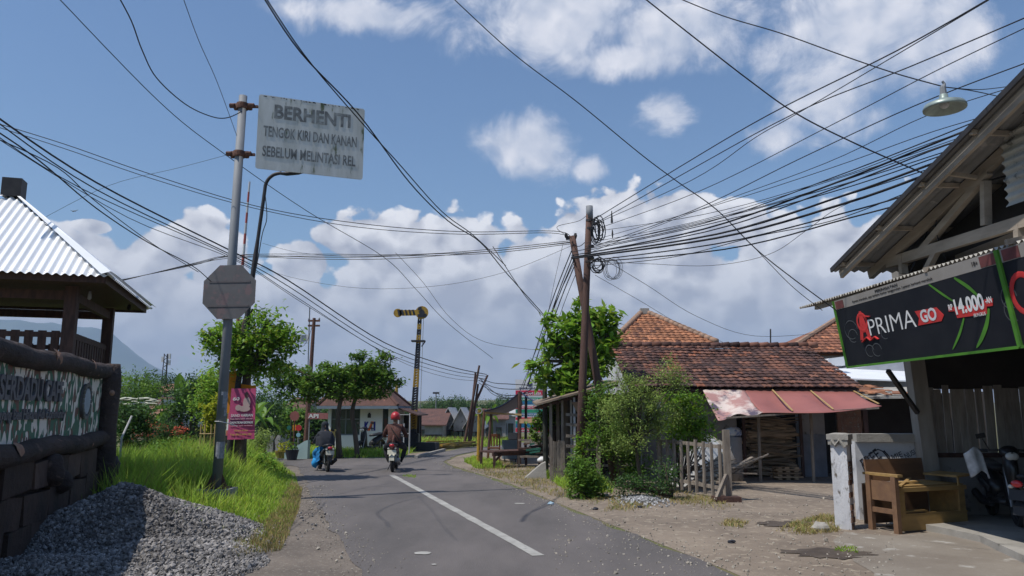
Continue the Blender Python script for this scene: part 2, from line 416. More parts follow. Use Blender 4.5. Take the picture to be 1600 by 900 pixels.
m_plaster_grey = mat('grey plaster', (0.34, 0.32, 0.31), (0.22, 0.205, 0.20), scale=1.1, c3=(0.12, 0.11, 0.10), s3=3, t3=0.58, bump=0.4)
m_brickw = mat('bare brick wall', (0.30, 0.16, 0.11), (0.20, 0.12, 0.09), scale=7, bump=1, bscale=18, c3=(0.3, 0.27, 0.24), s3=2, t3=0.55)
m_dark_in = mat('shade dark wall', (0.035, 0.03, 0.028), (0.05, 0.043, 0.04), scale=2)  # near-black colour stands in for the shade inside porches, sheds and shop
m_tile_old = mat('old clay tile', (0.105, 0.052, 0.042), (0.055, 0.034, 0.031), scale=1.2, island=0.4, rough=0.9, icol=[((0.32, 0.12, 0.065), 0.90), ((0.16, 0.075, 0.052), 0.66)], bump=0.4)
m_tile_orange = mat('orange clay tile', (0.38, 0.165, 0.085), (0.25, 0.115, 0.065), scale=2, island=0.35, rough=0.9, icol=[((0.16, 0.075, 0.05), 0.80)], bump=0.4)
m_glass_dark = mat('dark window glass', (0.03, 0.045, 0.05), (0.05, 0.07, 0.075), scale=1, rough=0.12, spec=0.6)
m_red = mat('red paint', (0.50, 0.03, 0.035), (0.38, 0.025, 0.03), scale=3, rough=0.4, spec=0.5)
m_whitep = mat('white paint', (0.72, 0.72, 0.72), (0.62, 0.62, 0.62), scale=3, rough=0.5)
m_yellow = mat('yellow paint', (0.42, 0.26, 0.035), (0.30, 0.18, 0.03), scale=5, rough=0.6, c3=(0.08, 0.06, 0.04), s3=2, t3=0.58)
m_blackp = mat('black paint', (0.022, 0.024, 0.032), (0.04, 0.04, 0.048), scale=5, rough=0.5)

# ================================================================== ground and roads
def gz(x, y):
    return (-1.8 * sst(43, 58, y)) if True else 0
def gzz(x, y):
    a = gz(x, y)
    b = -1.6 * sst(-8.5, -16, x) * sst(17, 30, y)
    h = 0
    if y > 260:
        h = 16 * sst(300, 900, y) * (0.5 + 0.7 * mnoise.noise(V((x / 420, y / 500, 0)))) + 34 * sst(1200, 3200, y) * (0.6 + 0.6 * mnoise.noise(V((x / 900, y / 1200, 4))))
        h -= 10 * sst(3000, 5000, y)
    return min(a, b) + max(0, h)
def axis(n0, step, far, grow=1.32):
    v = [i * step for i in range(n0 + 1)]; s = step
    while v[-1] < far:
        s *= grow; v.append(v[-1] + s)
    return v
xp = axis(26, 1.0, 6600, 1.16)
xs = [-q for q in reversed(xp[1:])] + xp
ys = [-q for q in reversed(axis(10, 1.5, 300)[1:])] + axis(62, 1.0, 5800, 1.07)
g = MB()
g.v = [V((x, y, gzz(x, y))) for x in xs for y in ys]
w_ = len(ys)
for i in range(len(xs) - 1):
    for j in range(w_ - 1):
        g.f.append((i * w_ + j, (i + 1) * w_ + j, (i + 1) * w_ + j + 1, i * w_ + j + 1)); g.mi.append(0); g.smo.append(True)
tag(g.build('ground', m_ground), kind='structure')

def edge(pts, jit=0.05, step=0.25, seed=0):
    out = []; r = random.Random(seed)
    for i in range(len(pts) - 1):
        a, b = pts[i], pts[i + 1]; k = max(1, int((b - a).length / step))
        for j in range(k):
            p = a.lerp(b, j / k)
            q = V((mnoise.noise(p * 1.3 + V((seed, 0, 0))), mnoise.noise(p * 1.3 + V((0, seed, 5))), 0)) * jit * 2.2 + V((r.uniform(-1, 1), r.uniform(-1, 1), 0)) * jit * .5
            out.append(p + q)
    return out
def gpoly(name, pts, z, m, kind='structure', thick=0.0, build=True):
    bm = bmesh.new()
    vs = [bm.verts.new((p.x, p.y, z)) for p in pts]
    f = bm.faces.new(vs); f.normal_update()
    if f.normal.z < 0: f.normal_flip()
    if thick:
        r = bmesh.ops.extrude_face_region(bm, geom=[f])
        for e in r['geom']:
            if isinstance(e, bmesh.types.BMVert): e.co.z -= thick
        bmesh.ops.recalc_face_normals(bm, faces=bm.faces)
    bmesh.ops.triangulate(bm, faces=bm.faces)
    me = bpy.data.meshes.new(name); bm.to_mesh(me); bm.free(); me.materials.append(m)
    o = bpy.data.objects.new(name, me); COL.objects.link(o)
    return tag(o, kind=kind)
Gp = lambda l: [G(*q) for q in l]
right_edge = Gp([(1220, 930), (1150, 899), (1070, 868), (1000, 842), (940, 818), (890, 798), (840, 776), (790, 757), (745, 741), (705, 730), (692, 722), (712, 712), (745, 705), (790, 701)])
far_right = [V((5, 37, 0)), V((14, 37.6, 0)), V((14, 43, 0)), V((4, 42, 0))]
far_edge = Gp([(790, 692), (740, 696.5), (700, 705), (655, 714), (640, 716.5), (600, 713), (560, 712), (515, 713), (470, 714), (430, 714)]) + [V((-14, 27.5, 0)), V((-30, 27.5, 0)), V((-30, 23.4, 0)), V((-14, 24, 0))]
left_edge = Gp([(436, 724), (462, 729), (474, 742), (478, 758), (487, 780), (505, 806), (522, 830), (545, 860), (563, 899), (578, 930)]) + [V((-1.2, 2, 0)), V((-1.6, -25, 0)), V((3.6, -25, 0)), V((3.6, 3, 0))]
road_pts = edge(right_edge, 0.06, 0.25, 3) + edge(far_right, 0.02, 1) + edge(far_edge, 0.03, 0.4) + edge(left_edge, 0.05, 0.25, 7)
gpoly('road', road_pts, 0.010, m_asph)
# dirt to the right of the road
dirt = Gp([(1210, 925), (1140, 893), (1000, 838), (890, 794), (790, 753), (705, 727), (697, 722), (715, 713), (745, 706)]) + [V((1.5, 36.2, 0)), V((16, 36, 0)), V((16, -25, 0)), V((3.5, -25, 0)), V((3.5, 3, 0))]
gpoly('dirt_yard', dirt, 0.004, m_dirt)
dl = Gp([(440, 722), (470, 729), (480, 745), (495, 780), (530, 830), (570, 895), (590, 930)]) + [V((-1.1, 2, 0)), V((-1.6, -25, 0)), V((-9, -25, 0)), V((-7, 6, 0)), V((-6, 9.5, 0))] + Gp([(380, 870), (420, 840), (440, 800), (452, 760)])
m_dirt2 = mat('grey dirt', (0.185, 0.155, 0.13), (0.125, 0.105, 0.09), scale=1.3, bump=1, bscale=12, c3=(0.25, 0.225, 0.19), s3=14, t3=0.56, rough=0.95)
gpoly('dirt_shoulder', edge(dl, 0.04, 0.4, 5), 0.003, m_dirt2)
dh_ = Gp([(500, 716), (500, 711), (560, 709), (640, 709), (700, 702), (640, 720), (560, 716)])
gpoly('hut_forecourt', dh_, 0.006, m_dirt)
# concrete apron in front of the shop, a raised slab under its porch
gpoly('apron', edge(Gp([(1395, 930), (1330, 870), (1300, 845), (1320, 832), (1400, 838), (1520, 826), (1640, 815), (1800, 900)]) , 0.05, 0.3, 9), 0.009, m_apron)
slab = [V((5.85, 12.5, 0)), V((12, 12.9, 0)), V((12, 6.2, 0)), G(1640, 886, .1), G(1600, 868, .1), G(1530, 836, .1)]
gpoly('porch_slab', slab, 0.10, m_conc, thick=0.12)
# centre line
c0, c1_ = G(842, 870), G(612, 743); n_ = (c1_ - c0).normalized().cross(V((0, 0, 1))) * 0.075
L_ = [c0 - n_, c0 + n_, c1_ + n_, c1_ - n_]
gpoly('road_marking', edge([c0 - n_, c1_ - n_], 0.006, 0.15, 1) + [c1_ - n_] + edge([c1_ + n_, c0 + n_], 0.006, 0.15, 2) + [c0 + n_], 0.016, m_white_paint)
for i, (px, py, sx, sy) in enumerate([(660, 866, .10, .05), (678, 884, .03, .02), (812, 788, .10, .05)]):
    c = G(px, py)
    gpoly('road_paint_spill', [c + V((math.cos(a) * sx * (1 + .35 * mnoise.noise(V((a * 2, i, 0)))), math.sin(a) * sy * (1 + .4 * mnoise.noise(V((a, i, 3)))) * 2, 0)) for a in [k * PI / 9 for k in range(18)]], 0.017, m_white_paint)
for i, (px, py, sx, sy) in enumerate([(1290, 866, .50, .34), (1232, 820, .40, .30)]):
    c = G(px, py)
    gpoly('damp_patch', [c + V((math.cos(a) * sx * (1 + .9 * mnoise.noise(V((math.cos(a) * 2.4, math.sin(a) * 2.4, i * 7.7)))), math.sin(a) * sy * (1 + .9 * mnoise.noise(V((math.sin(a) * 2.1, math.cos(a) * 2.1, i * 3.3)))), 0)) for a in [k * PI / 24 for k in range(48)]], 0.0135 + i * .001, m_wet)

def stone(mb, c, r, rnd):
    ax = [V((rnd.gauss(0, 1), rnd.gauss(0, 1), rnd.gauss(0, 1))).normalized() for _ in range(1)][0]
    s1 = ax.orthogonal().normalized(); s2 = ax.cross(s1); a = rnd.uniform(0.6, 1.1) * r; b = rnd.uniform(0.55, 0.9) * r; t = rnd.uniform(.5, .9) * r
    vs = [V(c) + ax * t, V(c) - ax * t] + [V(c) + s1 * math.cos(k * 2 * PI / 5 + .3) * a * rnd.uniform(.8, 1.15) + s2 * math.sin(k * 2 * PI / 5 + .3) * b * rnd.uniform(.8, 1.15) for k in range(5)]
    mb.add(vs, [(0, 2 + k, 2 + (k + 1) % 5) for k in range(5)] + [(1, 2 + (k + 1) % 5, 2 + k) for k in range(5)])
# loose stones along the road edges and over the yard
rnd = random.Random(4)
mb = MB()
for line, n, wd in ((right_edge[1:11], 1300, .24), (left_edge[3:9], 1000, .24)):
    tot = [(line[i + 1] - line[i]).length for i in range(len(line) - 1)]
    for _ in range(n):
        i = rnd.choices(range(len(tot)), tot)[0]; p = line[i].lerp(line[i + 1], rnd.random())
        q = p + V((rnd.gauss(0, wd), rnd.gauss(0, wd * .6), 0)); s = rnd.uniform(.005, .014) if rnd.random() < .95 else rnd.uniform(.015, .035)
        stone(mb, (q.x, q.y, 0.012 + s * .2), s, rnd)
for _ in range(900):
    q = G(rnd.uniform(860, 1400), rnd.uniform(765, 900)); s = rnd.uniform(.006, .022) if rnd.random() < .95 else rnd.uniform(.025, .05)
    stone(mb, (q.x, q.y, 0.008 + s * .2), s, rnd)
tag(mb.build('loose_gravel', m_stone_pale), 'loose pale pebbles scattered along the road edge and the yard', 'gravel', kind='stuff')

# gravel heap
def heap_z(x, y):
    def lobe(cx, cy, h, rx, ry):
        d = math.hypot((x - cx) / rx, (y - cy) / ry); return h * max(0, 1 - d) ** 1.0 if d < 1 else 0
    a = lobe(-5.4, 10.9, .68, 1.5 if x < -5.4 else 2.0, 2.2); b = lobe(-4.15, 9.3, 0.26, 1.3, 1.6); c = lobe(-4.9, 8.2, .27, 1.9, 1.4); d = lobe(-3.5, 9.0, .10, .9, 1.2)
    m = max(a, b, c, d) + .12 * min(a, 1) 
    return m * (1 + .16 * mnoise.noise(V((x * 1.1, y * 1.1, 0)))) - .02
heap = MB(); rnd = random.Random(11)
NX, NY = 60, 60
heap.sheet(lambda u, v: (-8 + u * 6.6, 5.2 + v * 9.2, heap_z(-8 + u * 6.6, 5.2 + v * 9.2) - .012), NX, NY)
k = 0
while k < 27000:
    x, y = rnd.uniform(-7.6, -1.6), rnd.uniform(5.6, 13.6); z = heap_z(x, y)
    if z < 0.0:
        if rnd.random() > .02 or x < -5.5 or x > -2.9: continue
        z = 0.01
    if x < -6.9 + .3 * (13 - y) * 0.9 - .1: continue
    s = rnd.choice((.007, .009, .011, .014, .017, .021, .026, .036)) * rnd.uniform(.8, 1.2)
    stone(heap, (x, y, z + s * .25), s * 1.1, rnd); k += 1
tag(heap.build('gravel_pile', m_stone), 'heap of grey crushed stone in front of the log-framed cafe sign wall', 'gravel', kind='stuff')

# ================================================================== grass
def blades(mb, pts, hmin, hmax, wd, rnd, lean=.35, zf=gzz):
    for x, y in pts:
        z = max(zf(x, y), -9); h = rnd.uniform(hmin, hmax); a = rnd.uniform(0, 2 * PI); s = V((math.cos(a), math.sin(a), 0)) * wd / 2
        l = V((rnd.gauss(0, lean), rnd.gauss(0, lean), 0)) * h
        p = V((x, y, z)); q = p + V((0, 0, h * .6)) + l * .35; t = p + V((0, 0, h)) + l
        mb.add([p - s, p + s, q + s * .8, q - s * .8, t], [(0, 1, 2, 3), (3, 2, 4)])
def inpoly(x, y, poly):
    c = False; j = len(poly) - 1
    for i in range(len(poly)):
        a, b = poly[i], poly[j]
        if (a.y > y) != (b.y > y) and x < (b.x - a.x) * (y - a.y) / (b.y - a.y) + a.x: c = not c
        j = i
    return c
def scatter(poly, n, rnd, dens=None):
    x0 = min(p.x for p in poly); x1 = max(p.x for p in poly); y0 = min(p.y for p in poly); y1 = max(p.y for p in poly); out = []
    tries = 0
    while len(out) < n and tries < n * 30:
        tries += 1
        x, y = rnd.uniform(x0, x1), rnd.uniform(y0, y1)
        if inpoly(x, y, poly) and (dens is None or rnd.random() < dens(x, y)): out.append((x, y))
    return out
rnd = random.Random(21)
SPX, SPY = G(337, 786).x, G(337, 786).y
verge = Gp([(452, 838), (462, 800), (468, 770), (462, 742), (430, 726)]) + [V((-9, 25.5, 0)), V((-17, 25, 0)), V((-13, 14, 0)), V((-7.0, 13.3, 0)), V((-6.3, 11.6, 0)), V((-5.4, 11.4, 0)), V((-4.6, 10.4, 0))]
mb = MB()
pts = scatter(verge, 60000, rnd)
for x, y in pts:
    # short near the road, knee high towards the back
    edge_x = -0.2 * y + .0 if False else 0
    d = (G(0, 0).x if False else 0)
    rx = X(470, y, 760)
    t = max(0, min(1, (rx - x) / 1.7))
    h0 = .08 + .78 * t * t
    if y < 12.2: h0 *= .6
    dpx, dpy = x - SPX, y - SPY
    if abs(dpx) < .36 and abs(dpy) < .34: continue
    if abs(dpx) < .75 and -2.2 < dpy < .2: h0 *= .38
    h0 *= .75 + .5 * mnoise.noise(V((x * .9, y * .9, 0)))
    blades(mb, [(x, y)], h0 * .6, h0 * 1.35, .018 if t > .3 else .012, rnd)
tag(mb.build('roadside_grass', m_grass), 'bright green tall grass filling the verge beside the road', 'grass', kind='stuff')
mb = MB(); dry = Gp([(440, 860), (466, 800), (472, 765), (455, 755), (430, 800), (385, 850), (340, 830), (360, 880)])
blades(mb, scatter(dry, 5000, rnd), .03, .12, .01, rnd)
tag(mb.build('dry_verge_grass', m_grass_dry), 'short yellowing grass between the verge and the road shoulder', 'grass', kind='stuff')
mb = MB()
for poly, n in ((Gp([(735, 735), (790, 752), (860, 775), (930, 790), (960, 775), (870, 742), (800, 722), (745, 716)]), 5200),
                (Gp([(1210, 830), (1250, 838), (1310, 832), (1330, 815), (1290, 805), (1240, 818)]), 1700), (Gp([(1125, 822), (1160, 826), (1170, 818), (1135, 815)]), 240), (Gp([(1000, 778), (1130, 800), (1150, 790), (1060, 765)]), 1300), (Gp([(940, 800), (1000, 800), (1040, 780), (960, 770)]), 900)):
    blades(mb, scatter(poly, n, rnd, lambda x, y: .25 + .75 * (mnoise.noise(V((x * 1.2, y * 1.2, 2))) > 0)), .02, .09, .012, rnd, .8)
tag(mb.build('dry_roadside_grass', m_grass_dry), 'straw coloured dry grass on the dirt before the shack', 'grass', kind='stuff')
mb = MB()
for poly, n, h in ((Gp([(725, 722), (745, 733), (790, 733), (775, 722), (740, 716)]), 1800, .14), (Gp([(850, 745), (880, 765), (960, 772), (940, 745), (890, 735)]), 2500, .16),
                   (Gp([(628, 745), (650, 748), (652, 744), (634, 742)]), 120, .05), (Gp([(1300, 862), (1340, 866), (1340, 856), (1310, 855)]), 120, .04),
                   ([V((-13, 28, 0)), V((-4, 28.6, 0)), V((-4.2, 36, 0)), V((-14, 40, 0))], 9000, .18),
                   ([V((-3.2, 37.5, 0)), V((-1, 36.4, 0)), V((.6, 43, 0)), V((9, 44, 0)), V((9, 60, 0)), V((-10, 60, 0)), V((-9, 42, 0))], 11000, .3),
                   ([V((-7.2, 29.2, 0)), V((-4.2, 29.2, 0)), V((-4.4, 30.6, 0)), V((-7.2, 30.6, 0))], 1500, .3)):
    blades(mb, scatter(poly, n, rnd), h * .5, h * 1.3, .012 + h * .08, rnd, .5)
tag(mb.build('green_grass', m_grass), 'green grass in tufts across the junction and rail side', 'grass', kind='stuff')

# ================================================================== far terrain
m_mount = mat('mountain', (0.06, 0.09, 0.05), (0.045, 0.07, 0.045), scale=0.004)
m_hill = mat('wooded hill', (0.04, 0.075, 0.03), (0.03, 0.06, 0.025), scale=0.03)
mt = MB()
def mountain(u, v):
    x = (-9600 + u * 8000) * .45; y = (8200 + v * 4500) * .45
    cx, cy = -6350 * .45 - 190, 10400 * .45
    d = math.hypot((x - cx) / 1.0, (y - cy) / .8)
    prof = 1560 * math.exp(-d / 425) + 68 * math.exp(-(d / 1700) ** 2); prof = min(prof, 520 - 40 * math.exp(-prof / 900))
    ridge = 1 + .10 * mnoise.noise(V((x / 270, y / 270, 0))) + .04 * mnoise.noise(V((x / 90, y / 90, 5)))
    return (x, y, prof * ridge * min(1, 8 * u, 8 * (1 - u), 8 * v, 8 * (1 - v)) - 5)
mt.sm = True; mt.sheet(mountain, 110, 70)
tag(mt.build('mountain', m_mount), kind='structure')
# ================================================================== plants
def leafquad(mb, c, l, w, rnd, up=0.35):
    d = V((rnd.gauss(0, 1), rnd.gauss(0, 1), rnd.gauss(0, .55) - .15)).normalized()
    s = d.cross(V((rnd.gauss(0, up), rnd.gauss(0, up), 1))).normalized() * (w / 2)
    mb.add([c - d * l * .5, c + s, c + d * l * .5 - V((0, 0, l * .12)), c - s], [(0, 1, 2, 3)])
def crown(mb, blobs, n, leaf, rnd, cl=26, cr=.2, flat=1.0, hollow=.45):
    tot = sum(b[3] * b[4] * b[5] for b in blobs) if blobs else 1
    vol = [b[3] * b[4] * b[5] for b in blobs]
    for _ in range(max(1, n // cl)):
        b = rnd.choices(blobs, vol)[0]
        d = V((rnd.gauss(0, 1), rnd.gauss(0, 1), rnd.gauss(0, 1))).normalized() * (hollow + (1.08 - hollow) * rnd.random() ** .6) * (rnd.uniform(1.1, 1.4) if rnd.random() < .09 else 1)
        c = V((b[0] + d.x * b[3], b[1] + d.y * b[4], b[2] + d.z * b[5])); r = cr * rnd.uniform(.6, 1.4)
        for _ in range(int(cl * rnd.uniform(.6, 1.4))):
            q = V((rnd.gauss(0, .5), rnd.gauss(0, .5), rnd.gauss(0, .5) * flat)) * r
            leafquad(mb, c + q, leaf * rnd.uniform(.7, 1.3), leaf * rnd.uniform(.35, .6), rnd)
def limbs(mb, start, blobs, r0, rnd, n=2):
    for b in blobs:
        for _ in range(n):
            e = V((b[0] + rnd.uniform(-.6, .6) * b[3], b[1] + rnd.uniform(-.6, .6) * b[4], b[2] + rnd.uniform(-.5, .6) * b[5]))
            mid = V(start).lerp(e, .5) + V((rnd.uniform(-.1, .1), rnd.uniform(-.1, .1), .08)) * (e - V(start)).length
            mb.tube(smooth_path([start, mid, e], 4), [r0 * (1 - .09 * i) for i in range(9)], 6)
def tree(name, label, cat, base, trunk, r0, blobs, n, leaf, m_l, m_b=None, rnd=None, group=None, cl=26, cr=.2, flat=1.0, limb_n=2, hollow=.45, crown_name='crown'):
    """trunk: list of local points; blobs: (dx,dy,dz,rx,ry,rz)"""
    rnd = rnd or random.Random(1)
    t = thing(name, label, cat, base, 0, group)
    tb = MB(); pts = smooth_path(trunk, 5); k = len(pts)
    tb.tube(pts, [r0 * (1.35 if i == 0 else 1) * (1 - .45 * i / k) for i in range(k)], 9)
    limbs(tb, pts[-1], blobs, r0 * .42, rnd, limb_n)
    tb.build('trunk', m_b or m_bark, t, smooth=True)
    c = MB(); crown(c, blobs, n, leaf, rnd, cl, cr, flat, hollow); c.build(crown_name, m_l, t)
    return t
def bush(name, label, base, blobs, n, leaf, m_l, rnd, group=None, cl=18, cr=.12, m_b=None, stems=7, cat='bush', fl=None):
    t = thing(name, label, cat, base, 0, group)
    s = MB(); limbs(s, (0, 0, 0), blobs, .018, rnd, stems)
    s.build('stem', m_b or m_bark, t, smooth=True)
    c = MB(); crown(c, blobs, n, leaf, rnd, cl, cr); c.build('foliage', m_l, t)
    if fl:
        f = MB(); crown(f, fl[0], fl[1], fl[2], rnd, 8, .1, hollow=.8); f.build('blossom', m_flower, t)
    return t
def B(base, px, py, rx, rz, ry=None, dy=0):
    """crown lobe centred behind the photograph's pixel, radii in metres at the plant's distance"""
    p = P(px, py, base.y + dy); return (p.x - base.x, dy, p.z - base.z, rx, ry or rx, rz)

# tree behind the banner pole
b = G(374, 752)
Yt = b.y
tree('roadside_tree', 'leafy tree with dense rounded green crown just behind the stop sign pole', 'tree', b,
     [(0, 0, 0), (-.02, 0, 1.0), (.03, 0, 2.0), (.05, 0, 2.7)], .17,
     [B(b, 398, 528, .75, .55), B(b, 360, 540, .62, .4), B(b, 430, 535, .6, .33), B(b, 345, 505, .35, .2, dy=.3), B(b, 410, 500, .5, .25), B(b, 375, 575, .6, .3), B(b, 452, 520, .35, .16), B(b, 330, 525, .3, .18, dy=-.3), B(b, 420, 572, .45, .25), B(b, 395, 482, .25, .12)],
     6000, .15, m_leaf_bright, rnd=random.Random(5), cl=22, cr=.2, hollow=.3)
# the two layered trees before the guard hut
b = G(541, 716)
tree('layered_tree', 'wide flat-crowned tree before the guard hut, thicker straight trunk', 'tree', V((b.x - .25, b.y, 0)),
     [(0, 0, 0), (-.08, 0, .9), (-.1, 0, 1.6), (0, 0, 2.2)], .12,
     [B(b, 500, 600, 1.0, .3, .8), B(b, 465, 585, .8, .22, .6), B(b, 520, 580, .8, .25, .8), B(b, 540, 610, 1.0, .3, .7), B(b, 480, 618, .7, .25, .6), B(b, 440, 600, .55, .16, .5), B(b, 455, 570, .3, .1, .4)],
     7200, .17, m_leaf, rnd=random.Random(8), cl=24, cr=.26, flat=.6)
tree('layered_tree', 'taller slanting tree beside the hut with spreading tiers of leaves', 'tree', V((b.x + .35, b.y + .3, 0)),
     [(0, 0, 0), (-.12, 0, .9), (-.25, 0, 1.7), (0, 0, 2.6), (.1, 0, 3.0)], .10,
     [B(b, 560, 572, .75, .18, .6), B(b, 585, 596, .6, .16, .6), B(b, 545, 555, .35, .12, .4), B(b, 595, 556, .45, .08, .4), B(b, 562, 612, .6, .22, .7), B(b, 540, 590, .6, .3, .6), B(b, 575, 585, .5, .2, .6)],
     5800, .17, m_leaf, rnd=random.Random(9), cl=24, cr=.24, flat=.6)
# tree behind the twin utility poles: big lobed leaves
b = V((X(885, 20.5), 20.5, 0))
tree('broadleaf_tree', 'tree with large drooping fingered leaves behind the twin utility poles', 'tree', b,
     [(0, 0, 0), (.05, 0, 1.2), (-.02, 0, 2.2), (.05, 0, 3.0)], .13,
     [B(b, 905, 530, .6, .7, .6), B(b, 940, 500, .4, .35, .4), B(b, 870, 545, .35, .3, .5), B(b, 855, 500, .22, .2, .3), B(b, 880, 590, .65, .45, .6), B(b, 925, 560, .55, .5, .6), B(b, 838, 575, .3, .12, .3, dy=-.5), B(b, 950, 525, .3, .3, .4), B(b, 905, 480, .3, .2, .3), B(b, 872, 608, .3, .15, .4), B(b, 855, 525, .25, .12, .3)],
     4000, .27, m_leaf_bright, rnd=random.Random(12), cl=14, cr=.2, hollow=.2)
# bushes before the tiled house
b = G(1015, 775); b.y = 16.9
tree('feathery_bush', 'tall feathery grey-green bush standing before the tiled house', 'bush', b,
     [(0, 0, 0), (-.1, 0, .5), (-.15, 0, 1.0)], .05,
     [B(b, 1000, 620, .44, .42, .5), B(b, 965, 640, .38, .4, .45), B(b, 1042, 582, .30, .28, .3), B(b, 1030, 650, .5, .45, .4), B(b, 975, 590, .35, .28, .3), B(b, 1060, 600, .25, .25, .3), B(b, 985, 680, .45, .4, .5)],
     11500, .06, m_leaf_olive, rnd=random.Random(13), cl=30, cr=.16, hollow=.25, limb_n=3)
b = G(958, 752); b.y = 18.2
tree('shrub_tree', 'dark leaning shrub tree between the utility poles and feathery bush', 'tree', b,
     [(.05, 0, 0), (0, 0, .5), (-.1, 0, 1.0), (-.15, 0, 1.5)], .10,
     [B(b, 950, 680, .45, .5, .4), B(b, 935, 640, .3, .35, .3), B(b, 975, 690, .4, .4, .4), B(b, 945, 620, .3, .3, .3), B(b, 990, 725, .4, .3, .3)],
     6500, .08, m_leaf, rnd=random.Random(14), cl=20, cr=.15)
b = G(1075, 770); b.y = 17.6
bush('leafy_bush', 'bright leafy bush rising behind the picket fence', b,
     [B(b, 1080, 645, .42, .42, .35), B(b, 1062, 680, .42, .34, .35), B(b, 1098, 675, .28, .24, .3), B(b, 1055, 630, .3, .3, .3)], 4800, .095, m_leaf_bright, random.Random(15))
b = G(914, 778)
bush('round_shrub', 'small dense round shrub at the edge of the dirt verge', b,
     [B(b, 914, 745, .34, .36), B(b, 900, 735, .2, .25), B(b, 928, 760, .25, .2), B(b, 912, 764, .36, .2)], 3600, .08, m_leaf, random.Random(16), cl=12)
b = G(905, 745); b.y = 17.9
bush('tall_weed', 'spindly light green weed rising over the round shrub', b, [B(b, 905, 700, .06, .28, .06), B(b, 915, 690, .05, .18, .05)], 260, .11, m_leaf_bright, random.Random(17), cl=6, stems=3, cat='plant')
b = G(1050, 780)
bush('creeping_shrub', 'low dark undergrowth shrub at the foot of the picket fence', b, [B(b, 1020, 762, .4, .14, .3), B(b, 985, 755, .3, .18, .3), B(b, 1045, 735, .2, .3, .3), B(b, 965, 760, .25, .14)], 2600, .06, m_leaf_dark, random.Random(18))
b = V((X(865, 22.6), 22.6, 0))
bush('vine_bush', 'climbing green vine at the far corner of the wooden shack', b, [B(b, 850, 655, .25, .45), B(b, 868, 640, .3, .35), B(b, 840, 670, .2, .35)], 1800, .13, m_leaf, random.Random(19))
# left verge plants
b = V((X(262, 26), 26, gzz(X(262, 26), 26)))
bush('flowering_bush', 'bush of orange-red flowers at the left verge before the shed roof', b, [B(b, 240, 690, .5, .3), B(b, 215, 700, .4, .3)], 1800, .12, m_leaf_dark, random.Random(20), fl=([B(b, 240, 672, .5, .22), B(b, 212, 680, .3, .15), B(b, 228, 664, .3, .12)], 420, .10))
b = V((X(262, 25.4), 25.4, gzz(X(262, 25.4), 25.4)))
bush('clipped_shrub', 'dark round clipped shrub between two clumps of orange flowers', b, [B(b, 260, 672, .34, .34), B(b, 258, 690, .36, .3)], 2600, .07, m_leaf_dark, random.Random(22))
b = V((X(288, 25), 25, gzz(X(288, 25), 25)))
bush('flowering_plant', 'small salmon-flowered plant beside the dark clipped shrub', b, [B(b, 283, 690, .25, .25), B(b, 296, 695, .15, .2)], 500, .1, m_leaf, random.Random(23), cat='plant', fl=([B(b, 280, 672, .18, .08), B(b, 296, 683, .12, .06)], 120, .09))
b = V((X(330, 22), 22, gzz(X(330, 22), 22)))
bush('yellow_croton', 'yellow-leaved shrub immediately left of the grey sign pole', b, [B(b, 325, 645, .2, .25), B(b, 330, 670, .2, .3), B(b, 338, 632, .12, .2)], 800, .13, m_leaf_yellow, random.Random(24))
b = G(408, 730); b.y = 24.5
bush('rounded_hedge', 'rounded clipped olive bush right of the pink banner', V((b.x, 24.5, 0)), [B(V((b.x, 24.5, 0)), 410, 684, .38, .22), B(V((b.x, 24.5, 0)), 400, 700, .4, .25)], 2600, .07, m_leaf_olive, random.Random(25))
bush('leafy_weeds', 'waist-high leafy weeds around the foot of the roadside tree', V((X(400, 21), 21, 0)), [B(V((X(400, 21), 21, 0)), 395, 725, .5, .28), B(V((X(400, 21), 21, 0)), 425, 740, .35, .2), B(V((X(400, 21), 21, 0)), 350, 720, .4, .3)], 3800, .09, m_leaf_bright, random.Random(26), cat='weeds')
bw = V((X(300, 20), 20, gzz(X(300, 20), 20)))
bush('leafy_weeds', 'broad-leaved weeds in the tall grass left of the sign pole', bw, [B(bw, 262, 712, .5, .35), B(bw, 305, 722, .5, .3)], 2600, .1, m_leaf, random.Random(27), cat='weeds')
# background trees, left
bg_trees = [
 (205, 34, [(200, 605, 1.2, .55), (215, 622, 1.1, .5), (190, 640, 1.0, .7)], 3600, m_leaf, 'bushy green tree just right of the log sign wall'),
 (200, 24, [(198, 668, .5, .45), (205, 650, .4, .4), (215, 660, .45, .35)], 2200, m_leaf_dark, 'dark shrubby tree under the pale flowers by the sign wall'),
 (240, 60, [(235, 600, 2.0, .7), (255, 612, 2.0, .9), (225, 615, 1.5, .8)], 2600, m_far_leaf, 'distant round tree above the shed roof at left'),
 (300, 30, [(300, 625, .9, .7), (285, 645, .8, .7), (318, 610, .7, .6), (305, 665, .8, .6)], 5200, m_leaf_dark, 'dense dark tree behind the tall grass, right of the shed'),
 (332, 27, [(338, 600, .6, .5), (325, 630, .6, .6), (345, 640, .5, .6), (352, 615, .5, .5)], 4600, m_leaf_bright, 'bright green tree directly behind the stop sign pole'),
 (430, 55, [(440, 650, 1.4, .6), (420, 635, 1.2, .7), (450, 668, 1.2, .5)], 2400, m_far_leaf, 'low distant trees between the pink banner and the hut'),
 (412, 38, [(412, 640, .9, .8), (405, 665, .8, .6), (425, 660, .6, .5)], 3200, m_leaf_dark, 'dark green tree behind the rounded clipped bush'),
 (458, 44, [(462, 655, .9, .5), (470, 670, .8, .5), (448, 660, .6, .4)], 2400, m_leaf, 'green tree behind the small red sign at the crossing'),
 (495, 44, [(490, 672, 1.0, .7), (500, 655, .8, .5)], 2400, m_leaf_dark, 'dark tree at the left end of the guard hut'),
]
